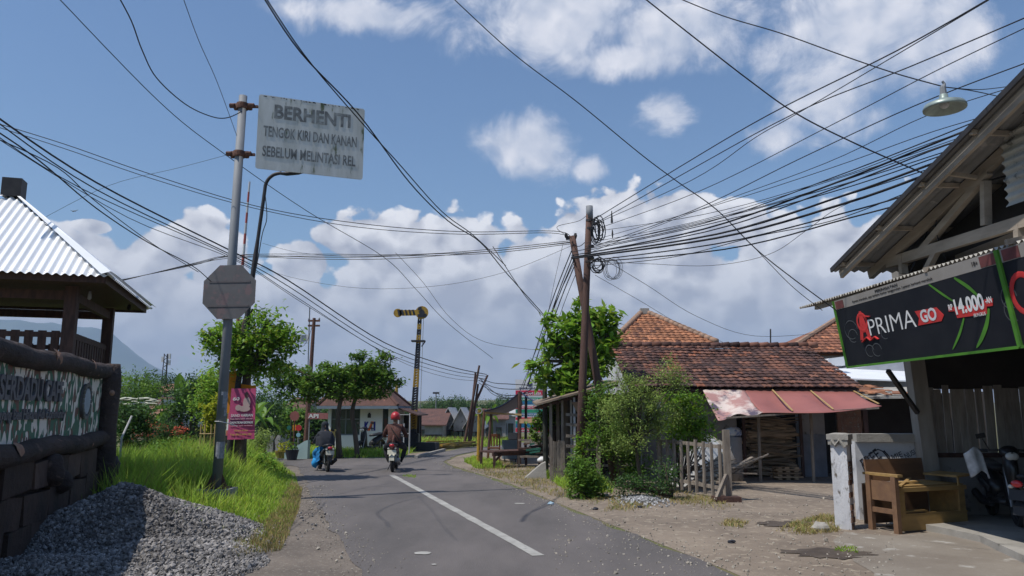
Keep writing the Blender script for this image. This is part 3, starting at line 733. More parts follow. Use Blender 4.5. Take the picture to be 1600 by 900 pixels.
for i, (px, Y, bl, n, m_, lab) in enumerate(bg_trees):
    bx = X(px, Y); b = V((bx, Y, gzz(bx, Y)))
    tree('garden_tree', lab, 'tree', b, [(0, 0, 0), (.05, 0, .6), (0, 0, 1.2)], .12, [B(b, q[0], q[1], q[2], q[3], dy=(k % 2) * .3) for k, q in enumerate(bl)], n, .14 if Y < 40 else .26, m_, rnd=random.Random(30 + i), cr=.3 if Y < 40 else .6, cl=20, limb_n=1)
# banana plants
def banana(px, Y, top, label, sd, n=9, s=1.0):
    r = random.Random(sd); bx = X(px, Y); base = V((bx, Y, gzz(bx, Y)))
    t = thing('banana_plant', label, 'banana plant', base, 0, 'banana plants behind the grass')
    H = Z(top, Y, px) - base.z
    st = MB(); st.tube([(0, 0, 0), (0, 0, H * .5), (.03, 0, H * .62)], [.12 * s, .09 * s, .05 * s], 8); st.build('stem', mat('banana stem', (0.16, 0.20, 0.06), (0.12, 0.11, 0.05), scale=4), t, smooth=True)
    for k in range(n):
        a = 2 * PI * k / n + r.uniform(-.3, .3); rise = r.uniform(.25, 1.0); L = H * .42 * r.uniform(.8, 1.1)
        d = V((math.cos(a), math.sin(a), 0)); c = MB()
        pts = [V((0, 0, H * .6)) + d * (L * (1 - rise * .6) * u) + V((0, 0, L * (rise * 1.1 * u - (1.15 - rise) * .9 * u * u))) for u in [j / 7 for j in range(8)]]
        side = d.cross(V((0, 0, 1))); wds = [.02, .1, .17, .19, .18, .15, .09, .01]
        vs = []
        for j, p in enumerate(pts):
            w = wds[j] * s * L * .75; vs += [p - side * w + V((0, 0, w * .5)), p, p + side * w + V((0, 0, w * .5))]
        c.add(vs, [(3 * j + q, 3 * j + q + 1, 3 * j + q + 4, 3 * j + q + 3) for j in range(7) for q in (0, 1)])
        c.build('leaf', m_leaf, t)
banana(283, 36, 573, 'banana plant, tallest upright leaves against the mountain', 1)
banana(300, 37, 577, 'banana plant in the middle of the row', 2)
banana(325, 38, 570, 'banana plant closest to the sign pole, leaves in bright light', 3)
banana(382, 33, 600, 'banana plant seen behind the pink banner', 4, n=8)
banana(395, 34, 612, 'short banana plant right of the pink banner', 5, n=8)
banana(410, 36, 618, 'banana plant with low leaves behind the rounded bush', 6, n=7)
banana(752, 44, 622, 'banana plant behind the leaning timber poles', 7, n=7)
banana(768, 46, 625, 'banana plant behind the blue tarpaulin stall', 8, n=7)
# treeline beyond the warehouses
cols = [('olive', m_far_leaf), ('dark', m_leaf_dark)]
proto = []
for k in range(4):
    r = random.Random(60 + k)
    bl = [(r.uniform(-3, 3), r.uniform(-2, 2), r.uniform(3.5, 6.2), r.uniform(1.8, 3), 2.4, r.uniform(1.2, 2.0)) for _ in range(6)]
    proto.append((bl, r))
def far_tree(px, Y, top, k, lab):
    x = X(px, Y); base = V((x, Y, gzz(x, Y)))
    s = (Z(top, Y, px) - base.z) / 7.4
    if lab not in far_first.get(k, {}):
        pass
    if k not in far_first:
        t = tree('far_tree', lab, 'tree', base, [(0, 0, 0), (.1, 0, 2), (0, 0, 3.6)], .3, proto[k][0], 2400, .5, m_far_leaf if k % 2 else m_leaf_dark, rnd=proto[k][1], group='trees of the far treeline', cl=20, cr=1.0, limb_n=1)
        far_first[k] = t
    else:
        t = copy_tree(far_first[k]); t['label'] = lab
    t.location = base; t.scale = (s, s, s); t.rotation_euler = (0, 0, (px * 1.7) % 6.28)
far_first = {}
specs = [(592, 150, 628), (610, 130, 618), (622, 145, 624), (640, 170, 628), (660, 160, 629), (675, 150, 627), (690, 160, 622), (700, 140, 619), (715, 150, 622), (728, 160, 624), (742, 150, 626), (760, 150, 625),
         (778, 150, 623), (795, 160, 622), (812, 170, 625), (830, 150, 623), (850, 160, 625), (636, 230, 631), (668, 240, 630), (705, 240, 628), (735, 230, 627), (770, 230, 626),
         (395, 120, 622), (420, 130, 626), (445, 140, 624), (470, 150, 627), (500, 150, 625), (350, 120, 612), (315, 110, 600), (270, 120, 606), (230, 130, 600), (200, 140, 596)]
for i, (px, Y, top) in enumerate(specs):
    row = sorted(q[0] for q in specs if (q[0] > 560) == (px > 560)); n_ = row.index(px) + 1
    nth = '%d%s' % (n_, {1: 'st', 2: 'nd', 3: 'rd', 21: 'st', 22: 'nd'}.get(n_, 'th'))
    lab = ('distant tree on the horizon beyond the warehouses, %s from the hut' if px > 560 else 'distant horizon tree between sign wall and guard hut, %s from the wall') % nth
    far_tree(px, Y, top, i % 4, lab)
x = X(226, 160)
tree('conifer', 'narrow dark conifer standing above the trees below the mountain', 'tree', V((x, 160, gzz(x, 160))), [(0, 0, 0), (0, 0, 4), (0, 0, 8)], .3,
     [(0, 0, z, 1.3 - z * .1, 1.2, 1.2) for z in (3, 4.5, 6, 7.5, 9, 10)], 1500, .5, m_leaf_dark, rnd=random.Random(77), cl=16, cr=.6)
# ================================================================== left: cafe sign wall
wd_ = V((-.3, 1, 0)).normalized(); wn_ = V((wd_.y, -wd_.x, 0))
WA = V((-6.85, 13.0, 0))
def W(u, z, off=0.0): return WA - wd_ * u + wn_ * off + V((0, 0, z))
def WP(px, py, off=0.0):
    p = PL(px, py, WA + wn_ * off, wn_); return p
def Wu(px, py=600): return (WA - WP(px, py)).dot(wd_)
wt = thing('sign_wall', 'dark cafe wall framed by imitation logs with a camouflage name panel', 'wall', WA)
LW = 9.5
mb = MB(WA)
mb.prism([W(-.1, 0, -.02), W(LW, 0, -.02), W(LW, 2.36, -.02), W(-.1, 2.42, -.02)], wn_ * -.34)
mb.build('wall_core', m_bark_wall, wt)
def camo():
    m = bpy.data.materials.new('camouflage paint'); m.use_nodes = True; n, l = m.node_tree.nodes, m.node_tree.links
    bs = n['Principled BSDF']; bs.inputs['Roughness'].default_value = .7
    t = n.new('ShaderNodeTexCoord'); cur = None
    for i, (c, sc_, th, off) in enumerate([((.055, .16, .10), 1, 2, 0), ((.16, .08, .06), 4.2, .53, 1), ((.055, .16, .10), 5.5, .60, 5), ((.78, .73, .65), 5.0, .545, 9)]):
        if i == 0:
            r = n.new('ShaderNodeRGB'); r.outputs[0].default_value = (*c, 1); cur = r.outputs[0]; continue
        mp = n.new('ShaderNodeMapping'); mp.inputs['Location'].default_value = (off, off, off); mp.inputs['Scale'].default_value = (1.6, 1.6, .8); l.new(t.outputs['Object'], mp.inputs[0])
        no = n.new('ShaderNodeTexNoise'); no.inputs['Scale'].default_value = sc_; no.inputs['Detail'].default_value = 1.2; no.inputs['Distortion'].default_value = .5; l.new(mp.outputs[0], no.inputs[0])
        g_ = n.new('ShaderNodeMath'); g_.operation = 'GREATER_THAN'; l.new(no.outputs[0], g_.inputs[0]); g_.inputs[1].default_value = th
        x = n.new('ShaderNodeMix'); x.data_type = 'RGBA'; l.new(g_.outputs[0], x.inputs[0]); l.new(cur, x.inputs[6]); x.inputs[7].default_value = (*c, 1); cur = x.outputs[2]
    l.new(cur, bs.inputs['Base Color']); return m
m_camo = camo()
def zW(px, py): return WP(px, py).z
z_lo, z_hi = 1.37, 2.29
pn = MB(WA); pn.prism([W(.28, z_lo, .02), W(LW, z_lo, .02), W(LW, z_hi, .02), W(.28, z_hi, .02)], wn_ * -.03); pn.build('camouflage_panel', m_camo, wt)
for zc, r in ((2.38, .125), (1.27, .13)):
    lg = MB(WA); lg.sm = True
    pts = [W(u, zc + .02 * math.sin(u * 2.1 + zc) - (.006 * u if zc > 2 else 0), .04) for u in [-.1 + i * .3 for i in range(33)]]
    lg.tube(pts, [r * (1 + .08 * math.sin(i * 1.9 + zc)) for i in range(33)], 14)
    l_ = lg.build('log', m_bark_wall, wt)
    cut = MB(WA); rr = random.Random(int(zc * 10))
    for (px, py, su, sz) in (((70, 558, .26, .13), (130, 569, .10, .09), (163, 576, .09, .10), (140, 588, .08, .03)) if zc > 2 else ((75, 681, .22, .07), (158, 678, .10, .10), (5, 702, .24, .08), (125, 695, .06, .03))):
        u0 = Wu(px, py); zz = zW(px, py)
        poly = []
        for k in range(12):
            a = 2 * PI * k / 12; du = su * .5 * math.cos(a) * rr.uniform(.85, 1.1); dz = sz * math.sin(a) * rr.uniform(.8, 1.1)
            h = max(-.96, min(.96, (zz + dz - zc) / (r * 1.09))); off = .04 + r * 1.09 * math.sqrt(1 - h * h) + .002
            poly.append(W(u0 + du, zc + h * r * 1.09, off))
        cen = sum(poly, V((0, 0, 0))) / 12 + wn_ * .012
        cut.add(poly + [cen], [(k, (k + 1) % 12, 12) for k in range(12)])
    cut.build('bare_patch', m_cut, l_)
pil = MB(WA); pil.sm = True
pil.tube([W(.02, -.02, .06), W(.04, 1.0, .06), W(.02, 1.5, .05), W(0, 2.2, .05), W(.04, 2.5, .04)], [.24, .21, .19, .21, .19], 12)
pil.build('end_trunk', m_bark_wall, wt)
kn = MB(WA); kn.sm = True; kp = WP(175, 614, .3); kn.ball(kp, (.04, .04, .045)); kn.build('knot', m_cut, wt)
# rock blocks below
rb = MB(WA); r = random.Random(3)
for row, (z0, z1) in enumerate(((0, .40), (.40, .80), (.80, 1.18))):
    u = .1 + row * .2
    while u < LW:
        w_b = r.uniform(.6, 1.15); dz = r.uniform(-.02, .02)
        cs = []
        for (a, b_) in ((0, 0), (1, 0), (1, 1), (0, 1)):
            cs.append((u + .02 + a * (w_b - .04) + r.uniform(-.05, .05), z0 + .02 + b_ * (z1 - z0 - .04) + r.uniform(-.045, .045) + dz))
        rb.prism([W(a, b_, .0) for a, b_ in cs], wn_ * r.uniform(.05, .12)); u += w_b
rb.build('rock_facing', m_rockwall, wt)
for i, (px, py, s) in enumerate(((172, 730, .24), (180, 762, .20), (78, 735, .25), (95, 752, .2))):
    bo = MB(WA); bo.sm = True; bo.ball(WP(px, py, .10), (s * .7, s * .7, s * .85), 14, 10, .25, i * 3); bo.build('boulder', m_dkmetal if i < 2 else m_bark_wall, wt)
# lettering
lt = MB(WA); uE, uR = Wu(0), Wu(93)
wful = (uE - uR) * 11.6 / 10.8
m_letter = mat('grey letter', (0.13, 0.135, 0.155), (0.09, 0.095, 0.11), scale=8, rough=.5)
m_letter2 = mat('small letter', (0.13, 0.135, 0.15), (0.09, 0.095, 0.11), scale=8, rough=.5)
text_on(lt, 'SERDADU CAFE', W(uR + wful, 1.85, .03), wd_, V((0, 0, 1)), wful, .27, .03, .025); lt.build('lettering', m_letter, wt)
lt = MB(WA); text_on(lt, 'Wayang Bee Hakam Adi Community', W(Wu(100) + wful * 1.15, 1.60, .03), wd_, V((0, 0, 1)), wful * 1.15, .16, .03, .02); lt.build('lettering', m_letter2, wt)
ec = WP(132, 627, .03); em = MB(WA); em.lathe(ec - wn_ * .01, [(.26, 0), (.26, .03), (.22, .035), (.22, .02)], 28, wn_); e_ = em.build('emblem', mat('emblem grey', (.16, .16, .17), (.10, .10, .105), scale=9), wt)
em = MB(WA); em.lathe(ec + wn_ * .012, [(.19, 0), (.19, .03), (.17, .034)], 28, wn_); em.build('disc', mat('emblem pale', (.40, .46, .50), (.32, .37, .41), scale=5), e_)
em = MB(WA)
for k in range(22):
    a = 2 * PI * k / 22; c = ec + wd_ * math.cos(a) * .245 + V((0, 0, math.sin(a) * .245)) + wn_ * .04
    em.ball(c, (.02, .02, .035), 6, 4)
em.build('wreath', mat('emblem wreath', (.26, .25, .22), (.16, .16, .14)), e_)

# ---- pavilion behind the wall
pc = V((-9.75, 14.55, 0))
pv = thing('pavilion', 'open timber pavilion with a white corrugated hip roof behind the cafe wall', 'pavilion', pc)
pw = wd_; pn2 = wn_
EH = 4.05; HS = 2.25; AP = 5.9
def PC(a, b, z): return pc + pn2 * a + pw * b + V((0, 0, z))
A_ = PC(HS, -HS, EH); Bc = PC(HS, HS, EH); Cc = PC(-HS, HS, EH); Dc = PC(-HS, -HS, EH); T_ = PC(0, 0, AP)
for tri in ((Dc, A_), (A_, Bc), (Bc, Cc), (Cc, Dc)):
    a, b_ = tri; n = 34; m_ = MB(pc); m_.sm = True
    e = (b_ - a); L = e.length; ed = e.normalized(); up = (T_ - (a + b_) / 2); un = ed.cross(up).normalized()
    if un.z < 0: un = -un
    cols_ = n * 6; vs = []
    for i in range(cols_ + 1):
        s = i / cols_; top = 1 - abs(2 * s - 1)
        wv = un * (.022 * math.cos(2 * PI * n * s))
        p0 = a + e * s - up * .02; vs += [p0 + wv, p0 + up * top * .999 + wv]
    m_.add(vs, [(2 * i, 2 * i + 2, 2 * i + 3, 2 * i + 1) for i in range(cols_)])
    m_.build('roof_sheet', m_zinc, pv)
for c_ in (A_, Bc, Cc, Dc):
    m_ = MB(pc); d = (c_ - T_); out = V((d.x, d.y, 0)).normalized(); sd2 = V((-out.y, out.x, 0))
    a, b_ = T_ + V((0, 0, .06)), c_ + V((0, 0, .05)) + d.normalized() * .05
    m_.add([a - sd2 * .03, b_ - sd2 * .17 - V((0, 0, .04)), b_ + V((0, 0, .03)), a + V((0, 0, .02)), b_ + sd2 * .17 - V((0, 0, .04)), a + sd2 * .03], [(0, 1, 2, 3), (3, 2, 4, 5)])
    m_.build('hip_cap', m_zinc, pv)
fin = MB(pc); fin.box(T_ + V((0, 0, .12)), (.34, .34, .36), rotm(z=.3)); fin.build('finial', m_dkmetal, pv)
un_ = MB(pc)
for a, b_ in ((Dc, A_), (A_, Bc), (Bc, Cc), (Cc, Dc)):
    un_.beam(a.lerp(T_, .035) - V((0, 0, .12)), b_.lerp(T_, .035) - V((0, 0, .12)), .035, .17)
un_.build('fascia', m_wood_dark, pv)
so = MB(pc); so.prism([q.lerp(T_, .03) - V((0, 0, .13)) for q in (A_, Bc, Cc, Dc)], (0, 0, -.02)); so.build('soffit', m_wood_dark, pv)
PR = 1.55
for a in (-1, 1):
    for b_ in (-1, 1):
        po = MB(pc); po.box(PC(a * PR, b_ * PR, 1.96), (.2, .2, 3.9), rotm(z=math.atan2(pn2.y, pn2.x))); po.build('post', m_wood_dark, pv)
for a, b_, c_, d_ in ((PR, -PR, PR, PR), (-PR, -PR, PR, -PR), (-PR, PR, PR, PR), (-PR, -PR, -PR, PR)):
    ra = MB(pc)
    for z in (2.25, 3.05): ra.beam(PC(a, b_, z), PC(c_, d_, z), .05, .09)
    ra.beam(PC(a, b_, 3.75), PC(c_, d_, 3.75), .1, .16)
    k = 15
    for i in range(1, k): ra.beam(PC(a, b_, 1.7).lerp(PC(c_, d_, 1.7), i / k), PC(a, b_, 3.12).lerp(PC(c_, d_, 3.12), i / k), .13, .03, up=(pn2 if a == c_ else pw))
    ra.build('railing', m_wood_dark, pv)
fl = MB(pc); fl.box(PC(0, 0, 1.55), (3.4, 3.4, .12), rotm(z=math.atan2(pn2.y, pn2.x))); fl.build('floor', m_wood_dark, pv)
bl = MB(pc); cpt = P(202, 478, 16.2)
bl.tube([cpt + V((0, 0, .12)), cpt + V((0, 0, .04))], .008, 6); bl.tube([cpt + V((0, 0, .05)), cpt, cpt - V((0, 0, .06)), cpt - V((0, 0, .1))], [.02, .03, .045, .015], 10)
bl.build('bulb_lamp', m_dkmetal, pv)
bl = MB(pc); cpt = P(140, 462, 13.6); bl.sm = True; bl.tube([cpt + V((0, 0, .08)), cpt, cpt - V((0, 0, .05)), cpt - V((0, 0, .08))], [.02, .03, .035, .01], 10); bl.build('bulb_lamp', m_plaster_grey, pv)

# ================================================================== stop sign pole
sp = G(337, 786); YS = sp.y
pole = thing('sign_pole', 'tall grey steel pole on a concrete plinth carrying the rectangular warning board and stop sign', 'sign pole', sp)
topz = Z(150, YS, 380)
m_ = MB(sp); m_.sm = True
tx = P(380, 150, YS).x - sp.x
m_.tube([(sp.x, sp.y, .2), (sp.x + tx * .5, sp.y, topz * .5), (sp.x + tx, sp.y, topz)], [.095, .088, .082], 16); m_.build('shaft', m_steel, pole)
def pz(py): return Z(py, YS, 370)
def pxat(z): return sp.x + tx * (z / topz)
m_ = MB(sp); m_.box((sp.x, sp.y, .12), (.62, .55, .30)); m_.build('plinth', m_conc, pole)
m_ = MB(sp); m_.box((sp.x, sp.y, .283), (.44, .4, .025))
for a in range(4):
    d = V((math.cos(a * PI / 2), math.sin(a * PI / 2), 0)); o = V((sp.x, sp.y, .296))
    m_.prism([o + d * .08, o + d * .21, o + d * .09 + V((0, 0, .26))], d.cross(V((0, 0, 1))) * .012)
m_.build('base_plate', m_rust, pole)
m_ = MB(sp); z0, z1 = pz(650), pz(612)
m_.tube([(pxat(z0), sp.y, z0), (pxat(z1), sp.y, z1)], .0915, 16, False); m_.build('paper_sticker', mat('worn sticker', (.36, .37, .40), (.18, .19, .21), scale=16), pole)
m_ = MB(sp); z0, z1 = pz(716), pz(690)
m_.tube([(pxat(z0) + .002, sp.y, z0), (pxat(z1) + .002, sp.y, z1)], .0945, 16, False); m_.build('paper_sticker', MATS['worn sticker'], pole)
m_ = MB(sp); z0 = pz(660); m_.tube([(pxat(z0) - .11, sp.y - .03, z0 + .02), (pxat(z0), sp.y - .11, z0 + .02), (pxat(z0) + .12, sp.y - .03, z0 - .01), (pxat(z0) + .2, sp.y + .3, z0 - .08)], .008, 6); m_.build('white_tie', m_whitep, pole)
# rectangular board
TLp = P(405, 147, YS - .02); ratio = 1.0535
TRp = P(570, 172, (YS - .02) * ratio); TRp.z = TLp.z
xd = (TRp - TLp); WB = xd.length; xd.normalize(); HB = TLp.z - P(399, 263, YS).z; ud = V((0, 0, 1)); nb = xd.cross(ud)
lean = (P(399, 263, YS - .02) - TLp); 
def SB(s, t, off=0.0): return TLp + xd * (s * WB) - ud * ((1 - t) * HB) + nb * off
m_board = mat('stained white board', (0.70, 0.70, 0.67), (0.48, 0.48, 0.44), scale=1.6, c3=(0.12, 0.14, 0.08), s3=2.0, t3=0.59, stretch=(2.2, 2.2, .45), rough=.6)
m_btext = mat('faded black letter', (0.15, 0.155, 0.155), (0.32, 0.33, 0.32), scale=7, lo=.40, hi=.68)
bd = thing('warning_board', 'mildewed white rectangular board with faded BERHENTI warning to look left and right', 'sign', TLp)
m_ = MB(TLp); R_ = .05; pts = []
for cx, cy, a0 in ((WB - R_, HB - R_, 0), (R_, HB - R_, PI / 2), (R_, R_, PI), (WB - R_, R_, 1.5 * PI)):
    for k in range(6):
        a = a0 + k * PI / 10; pts.append((cx + R_ * math.cos(a), cy + R_ * math.sin(a)))
m_.prism([TLp + xd * a - ud * (HB - b_) for a, b_ in pts], -nb * .02); m_.build('board', m_board, bd)
for body, s0, s1, t0, t1, bo in (('BERHENTI', .145, .865, .70, .89, .035), ('TENGOK KIRI DAN KANAN', .055, .93, .44, .585, .02), ('SEBELUM MELINTASI REL', .055, .925, .17, .315, .02)):
    m_ = MB(TLp); text_on(m_, body, SB(s0, t0, .002), xd, ud, (s1 - s0) * WB, (t1 - t0) * HB, bo, .003); m_.build('lettering', m_btext, bd)
m_ = MB(TLp); r = random.Random(2)
for k in range(46):
    s = r.uniform(.03, .97); m_.box(SB(s, .985 + r.uniform(-.006, .006), .0015), (r.uniform(.01, .05), .003, r.uniform(.008, .02)), rotm(z=math.atan2(xd.y, xd.x)))
m_.build('chipped_edge', m_dkmetal, bd)
for py in (166, 241):
    c = thing('pole_clamp', 'rusted clamp fixing the ' + ('top' if py < 200 else 'bottom') + ' of the white warning board to its pole', 'clamp', (pxat(pz(py)), sp.y, pz(py)), 0, 'rusty pole clamps')
    m_ = MB(); m_.beam((-.26, -.0, 0), (.32, 0.0, -.01), .05, .05); m_.lathe((0, 0, -.06), [(.12, 0), (.125, .03), (.125, .09), (.12, .12)], 16)
    m_.build('bracket', m_rust, c)
    m_ = MB()
    for x in (-.2, .2):
        m_.lathe((x, -.03, 0), [(.05, -.05), (.05, .05)], 6, (1, 0, 0)); m_.lathe((x * .72, .03, 0), [(.075, -.03), (.075, .03)], 12, (1, 0, 0))
    m_.build('bolt', m_rust, c)
# octagon (back of the stop sign)
oc = P(358, 456, YS - .14); RO = .5 * 86 / F * YS / math.cos(PI / 8) * .99
st = thing('stop_sign', 'octagonal stop sign on the grey pole, its dull grey back showing', 'sign', oc)
m_ = MB(oc); yaw = V((math.cos(-.10), math.sin(-.10), 0)); nn = yaw.cross(V((0, 0, 1)))
m_.prism([oc + yaw * math.cos(PI / 8 + k * PI / 4) * RO + V((0, 0, math.sin(PI / 8 + k * PI / 4) * RO)) for k in range(8)], -nn * .012)
m_.build('plate', mat('weathered sign back', (.13, .125, .13), (.10, .095, .10), scale=2.5, c3=(.16, .115, .12), s3=1.6, t3=.53, rough=.6), st)
m_ = MB(oc)
for z in (.2, -.28):
    m_ = MB(oc); m_.beam(oc + yaw * -.42 + V((0, 0, z)) + nn * .004, oc + yaw * .42 + V((0, 0, z)) + nn * .004, .01, .035); m_.build('brace_strip', mat('brace', (.12, .11, .115), (.10, .09, .095), scale=8), st)

# street lamp on a leaning black pole
sl = G(352, 753); Yl = sl.y
t = thing('street_lamp', 'black leaning lamp post with curved arm ending behind the warning board', 'street lamp', sl)
m_ = MB(sl); m_.sm = True
path = smooth_path([P(352, 753, Yl), P(372, 600, Yl), P(395, 430, Yl), P(412, 310, Yl), P(416, 286, Yl), P(426, 274, Yl), P(440, 270, Yl)], 5)
m_.tube(path, [.075 if i < 6 else .062 if i < 12 else .045 for i in range(len(path))], 10); m_.build('post', m_dkmetal, t)
m_ = MB(sl); m_.sm = True; a = P(436, 271, Yl); m_.tube([a, a + V((.2, 0, -.01)), a + V((.5, 0, .02)), a + V((.62, 0, .02))], [.05, .09, .09, .03], 10, rz=[.03, .05, .05, .02]); m_.build('lamp_head', m_dkmetal, t)
m_ = MB(sl); m_.tube(smooth_path([P(414, 300, Yl - .1), P(417, 340, Yl - .12), P(410, 365, Yl - .12), P(404, 400, Yl - .1), P(399, 425, Yl - .1)], 5), .012, 5); m_.build('cable_run', m_wire, t)
# crossing barrier boom
cb = V((X(352, 23), 23, 0)); t = thing('crossing_barrier', 'thin red and white barrier boom raised upright behind the sign pole', 'barrier', cb)
m_ = MB(cb); m_.box((cb.x, cb.y, .5), (.3, .3, 1.0)); m_.build('barrier_post', m_dkmetal, t)
p0, p1 = P(356, 690, 23), P(390, 284, 23); nb_ = 24; mr_ = MB(cb)
for k in range(nb_):
    mr_.m = k % 2; mr_.tube([p0.lerp(p1, k / nb_), p0.lerp(p1, (k + 1) / nb_)], [.075 * (1 - .6 * k / nb_), .075 * (1 - .6 * (k + 1) / nb_)], 8)
mr_.build('boom', [mat('faded red', (.40, .09, .08), (.32, .10, .09)), m_plaster], t)
# pink banner and the orange ones behind it
def flat(name, label, cat, corners, mats, th=.01, wave=.0, nu=8, nv=8, ret=False, group=None):
    """cloth or card between four corner points: bl, br, tr, tl"""
    bl_, br_, tr_, tl_ = [V(c) for c in corners]; n = (br_ - bl_).cross(tl_ - bl_).normalized()
    m_ = MB(bl_); m_.sm = False
    def fn(u, v):
        p = bl_.lerp(br_, u).lerp(tl_.lerp(tr_, u), v); return p + n * (wave * mnoise.noise(V((u * 2.3, v * 2.9, bl_.x))))
    m_.sheet(fn, nu, nv, n * -th); o = m_.build(name, mats); tag(o, label, cat, group); return o, n
m_pink = mat('pink print', (.58, .10, .22), (.50, .08, .19), scale=3, rough=.6)
Yb = 19.0
cs = [P(355, 687, Yb), P(397, 686, Yb), P(400, 607, Yb), P(362, 607, Yb)]
bn = thing('pink_banner', 'pink advertising banner with a seated woman photo strapped beside the lamp post', 'banner', cs[0])
m_ = MB(cs[0]); nB = V((0, -1, 0))
def BP(u, v, o=0.0): return cs[0].lerp(cs[1], u).lerp(cs[3].lerp(cs[2], u), v) + nB * o
m_.sheet(lambda u, v: BP(u, v, .015 * math.sin(u * 5 + v * 2)), 8, 8, (0, .012, 0)); m_.build('cloth', m_pink, bn)
xb = (cs[1] - cs[0]).normalized(); ub = (cs[3] - cs[0]).normalized(); WBn = (cs[1] - cs[0]).length; HBn = (cs[3] - cs[0]).length
m_w = mat('print white', (.72, .70, .72), (.6, .58, .6)); m_pp = mat('print plum', (.14, .05, .13), (.10, .04, .09)); m_py = mat('print gold', (.62, .42, .12), (.5, .33, .1)); m_pp2 = mat('print pale pink', (.72, .36, .45), (.66, .30, .40))
for mt_, rows in ((m_w, (('60', .10, .35, .76, .83), ('SAND VARIAN', .08, .9, .44, .495), ('DAPATKAN BONUS', .06, .92, .305, .35))), (m_pp, ()), (m_pp2, (('Rasa baru lebih nikmat', .06, .9, .385, .42), ('Hubungi agen terdekat', .06, .92, .25, .28))), (m_py, (('Hanya di sini', .25, .75, .15, .19), ('Telp 0812 3456 789', .1, .9, .07, .115)))):
    if not rows: continue
    for body, u0, u1, v0, v1 in rows:
        m_ = MB(cs[0]); text_on(m_, body, BP(u0, v0, .024), xb, ub, (u1 - u0) * WBn, (v1 - v0) * HBn, .03, .003); m_.build('lettering', mt_, bn)
m_ = MB(cs[0])
m_.prism([BP(.04, .43, .02), BP(.94, .43, .02), BP(.94, .37, .02), BP(.04, .37, .02)][::-1], nB * .002); m_.prism([BP(.04, .36, .02), BP(.94, .36, .02), BP(.94, .295, .02), BP(.04, .295, .02)][::-1], nB * .002); m_.build('print_band', m_pp, bn)
m_ = MB(cs[0])   # seated figure in the print
def pb(c, ru, rv, k=12): return [BP(c[0] + ru * math.cos(2 * PI * i / k), c[1] + rv * math.sin(2 * PI * i / k), .02) for i in range(k)]
m_.prism(pb((.66, .72), .15, .12), nB * .003); m_.prism(pb((.58, .60), .24, .06), nB * .0032); m_.prism(pb((.34, .62), .12, .06), nB * .0034); m_.build('print_figure', mat('print skin', (.55, .40, .38), (.46, .33, .32)), bn)
m_ = MB(cs[0]); m_.prism(pb((.64, .87), .075, .065), nB * .005); m_.build('print_figure_head', mat('print hair', (.16, .07, .07), (.3, .17, .14)), bn)
m_or = mat('orange banner', (.75, .30, .02), (.62, .22, .02), scale=3)
flat('orange_banner', 'orange banner strip showing above and left of the pink banner', 'banner', [P(354, 645, 19.3), P(366, 645, 19.3), P(373, 580, 19.3), P(357, 582, 19.3)], m_or)
flat('orange_banner', 'small orange banner corner peeping out top right of the pink banner', 'banner', [P(372, 618, 19.4), P(400, 616, 19.4), P(400, 603, 19.4), P(376, 600, 19.4)], m_or)
# bamboo guard round the yellow shrub
bx = V((X(327, 21.4), 21.4, gzz(X(327, 21.4), 21.4)))
t = thing('bamboo_guard', 'four bamboo stakes guarding the yellow-leaved shrub', 'plant guard', bx)
for dx, dy in ((-.14, -.14), (.14, -.14), (-.14, .14), (.14, .14)):
    m_ = MB(); m_.tube([(dx, dy, 0), (dx, dy, 1.35)], .02, 7); m_.build('stake', m_bamboo, t)
m_ = MB()
for z in (.5, 1.1): m_.tube([(-.16, -.16, z), (.16, -.16, z), (.16, .16, z), (-.16, .16, z), (-.16, -.16, z)], .012, 5)
m_.build('hoop', m_bamboo, t)
m_ = MB(G(200, 700)); q0 = P(190, 684, 17.5); q1 = P(206, 650, 17.8); m_.o = q0; m_.tube([q0 - V((0, 0, 1)), q0, q1], .022, 6)
tag(m_.build('leaning_stake', m_plaster), 'pale thin stake leaning in the tall grass near the log wall', 'stake')

# ================================================================== sheds and houses, left distance
def gable(name, label, x0, x1, Y, dep, zw, zr, m_wall, m_roof, ridge='x', base=None, over=.3, cat='house', windows=(), shift=0):
    b = V(((x0 + x1) / 2, Y, gzz((x0 + x1) / 2, Y) if base is None else base)); t = thing(name, label, cat, b)
    w = (x1 - x0) / 2; m_ = MB()
    h = zw - b.z; hr = zr - b.z
    if ridge == 'x':
        m_.prism([(-w, 0, 0), (-w, dep, 0), (-w, dep, h), (-w, dep / 2, hr - .08), (-w, 0, h)], (2 * w, 0, 0)); m_.build('wall', m_wall, t)
        for s in (0, 1):
            r_ = MB(); y0 = -over if s == 0 else dep + over; ze = h - (hr - h) * over / (dep / 2)
            r_.sheet(lambda u, v: (-w - over + u * (2 * w + 2 * over), y0 + (dep / 2 - y0) * v, ze + (hr - ze) * v), 10, 4, (0, 0, .09)); r_.build('roof', m_roof, t)
    else:
        m_.prism([(-w, 0, 0), (w, 0, 0), (w, 0, h), (shift, 0, hr - .08), (-w, 0, h)], (0, dep, 0)); m_.build('wall', m_wall, t)
        for s in (-1, 1):
            r_ = MB(); xe = s * (w + over); ze = h - (hr - h) * over / w
            r_.sheet(lambda u, v: (xe + (shift - xe) * v, -over + u * (dep + 2 * over), ze + (hr - ze) * v), 6, 4, (0, 0, .09)); r_.build('roof', m_roof, t)
    for (wx, wz, ww, wh) in windows:
        f = MB(); f.box((wx, -.02, wz), (ww, .05, wh)); f_ = f.build('window', m_wood_dark, t)
        p_ = MB(); p_.box((wx, -.05, wz), (ww * .84, .02, wh * .84)); p_.build('pane', m_glass_dark, f_)
    return t
m_rooft = mat('distant tile roof', (.13, .065, .052), (.08, .045, .038), scale=1.6, bump=1, bscale=9, c3=(.27, .12, .08), s3=4, t3=.58)
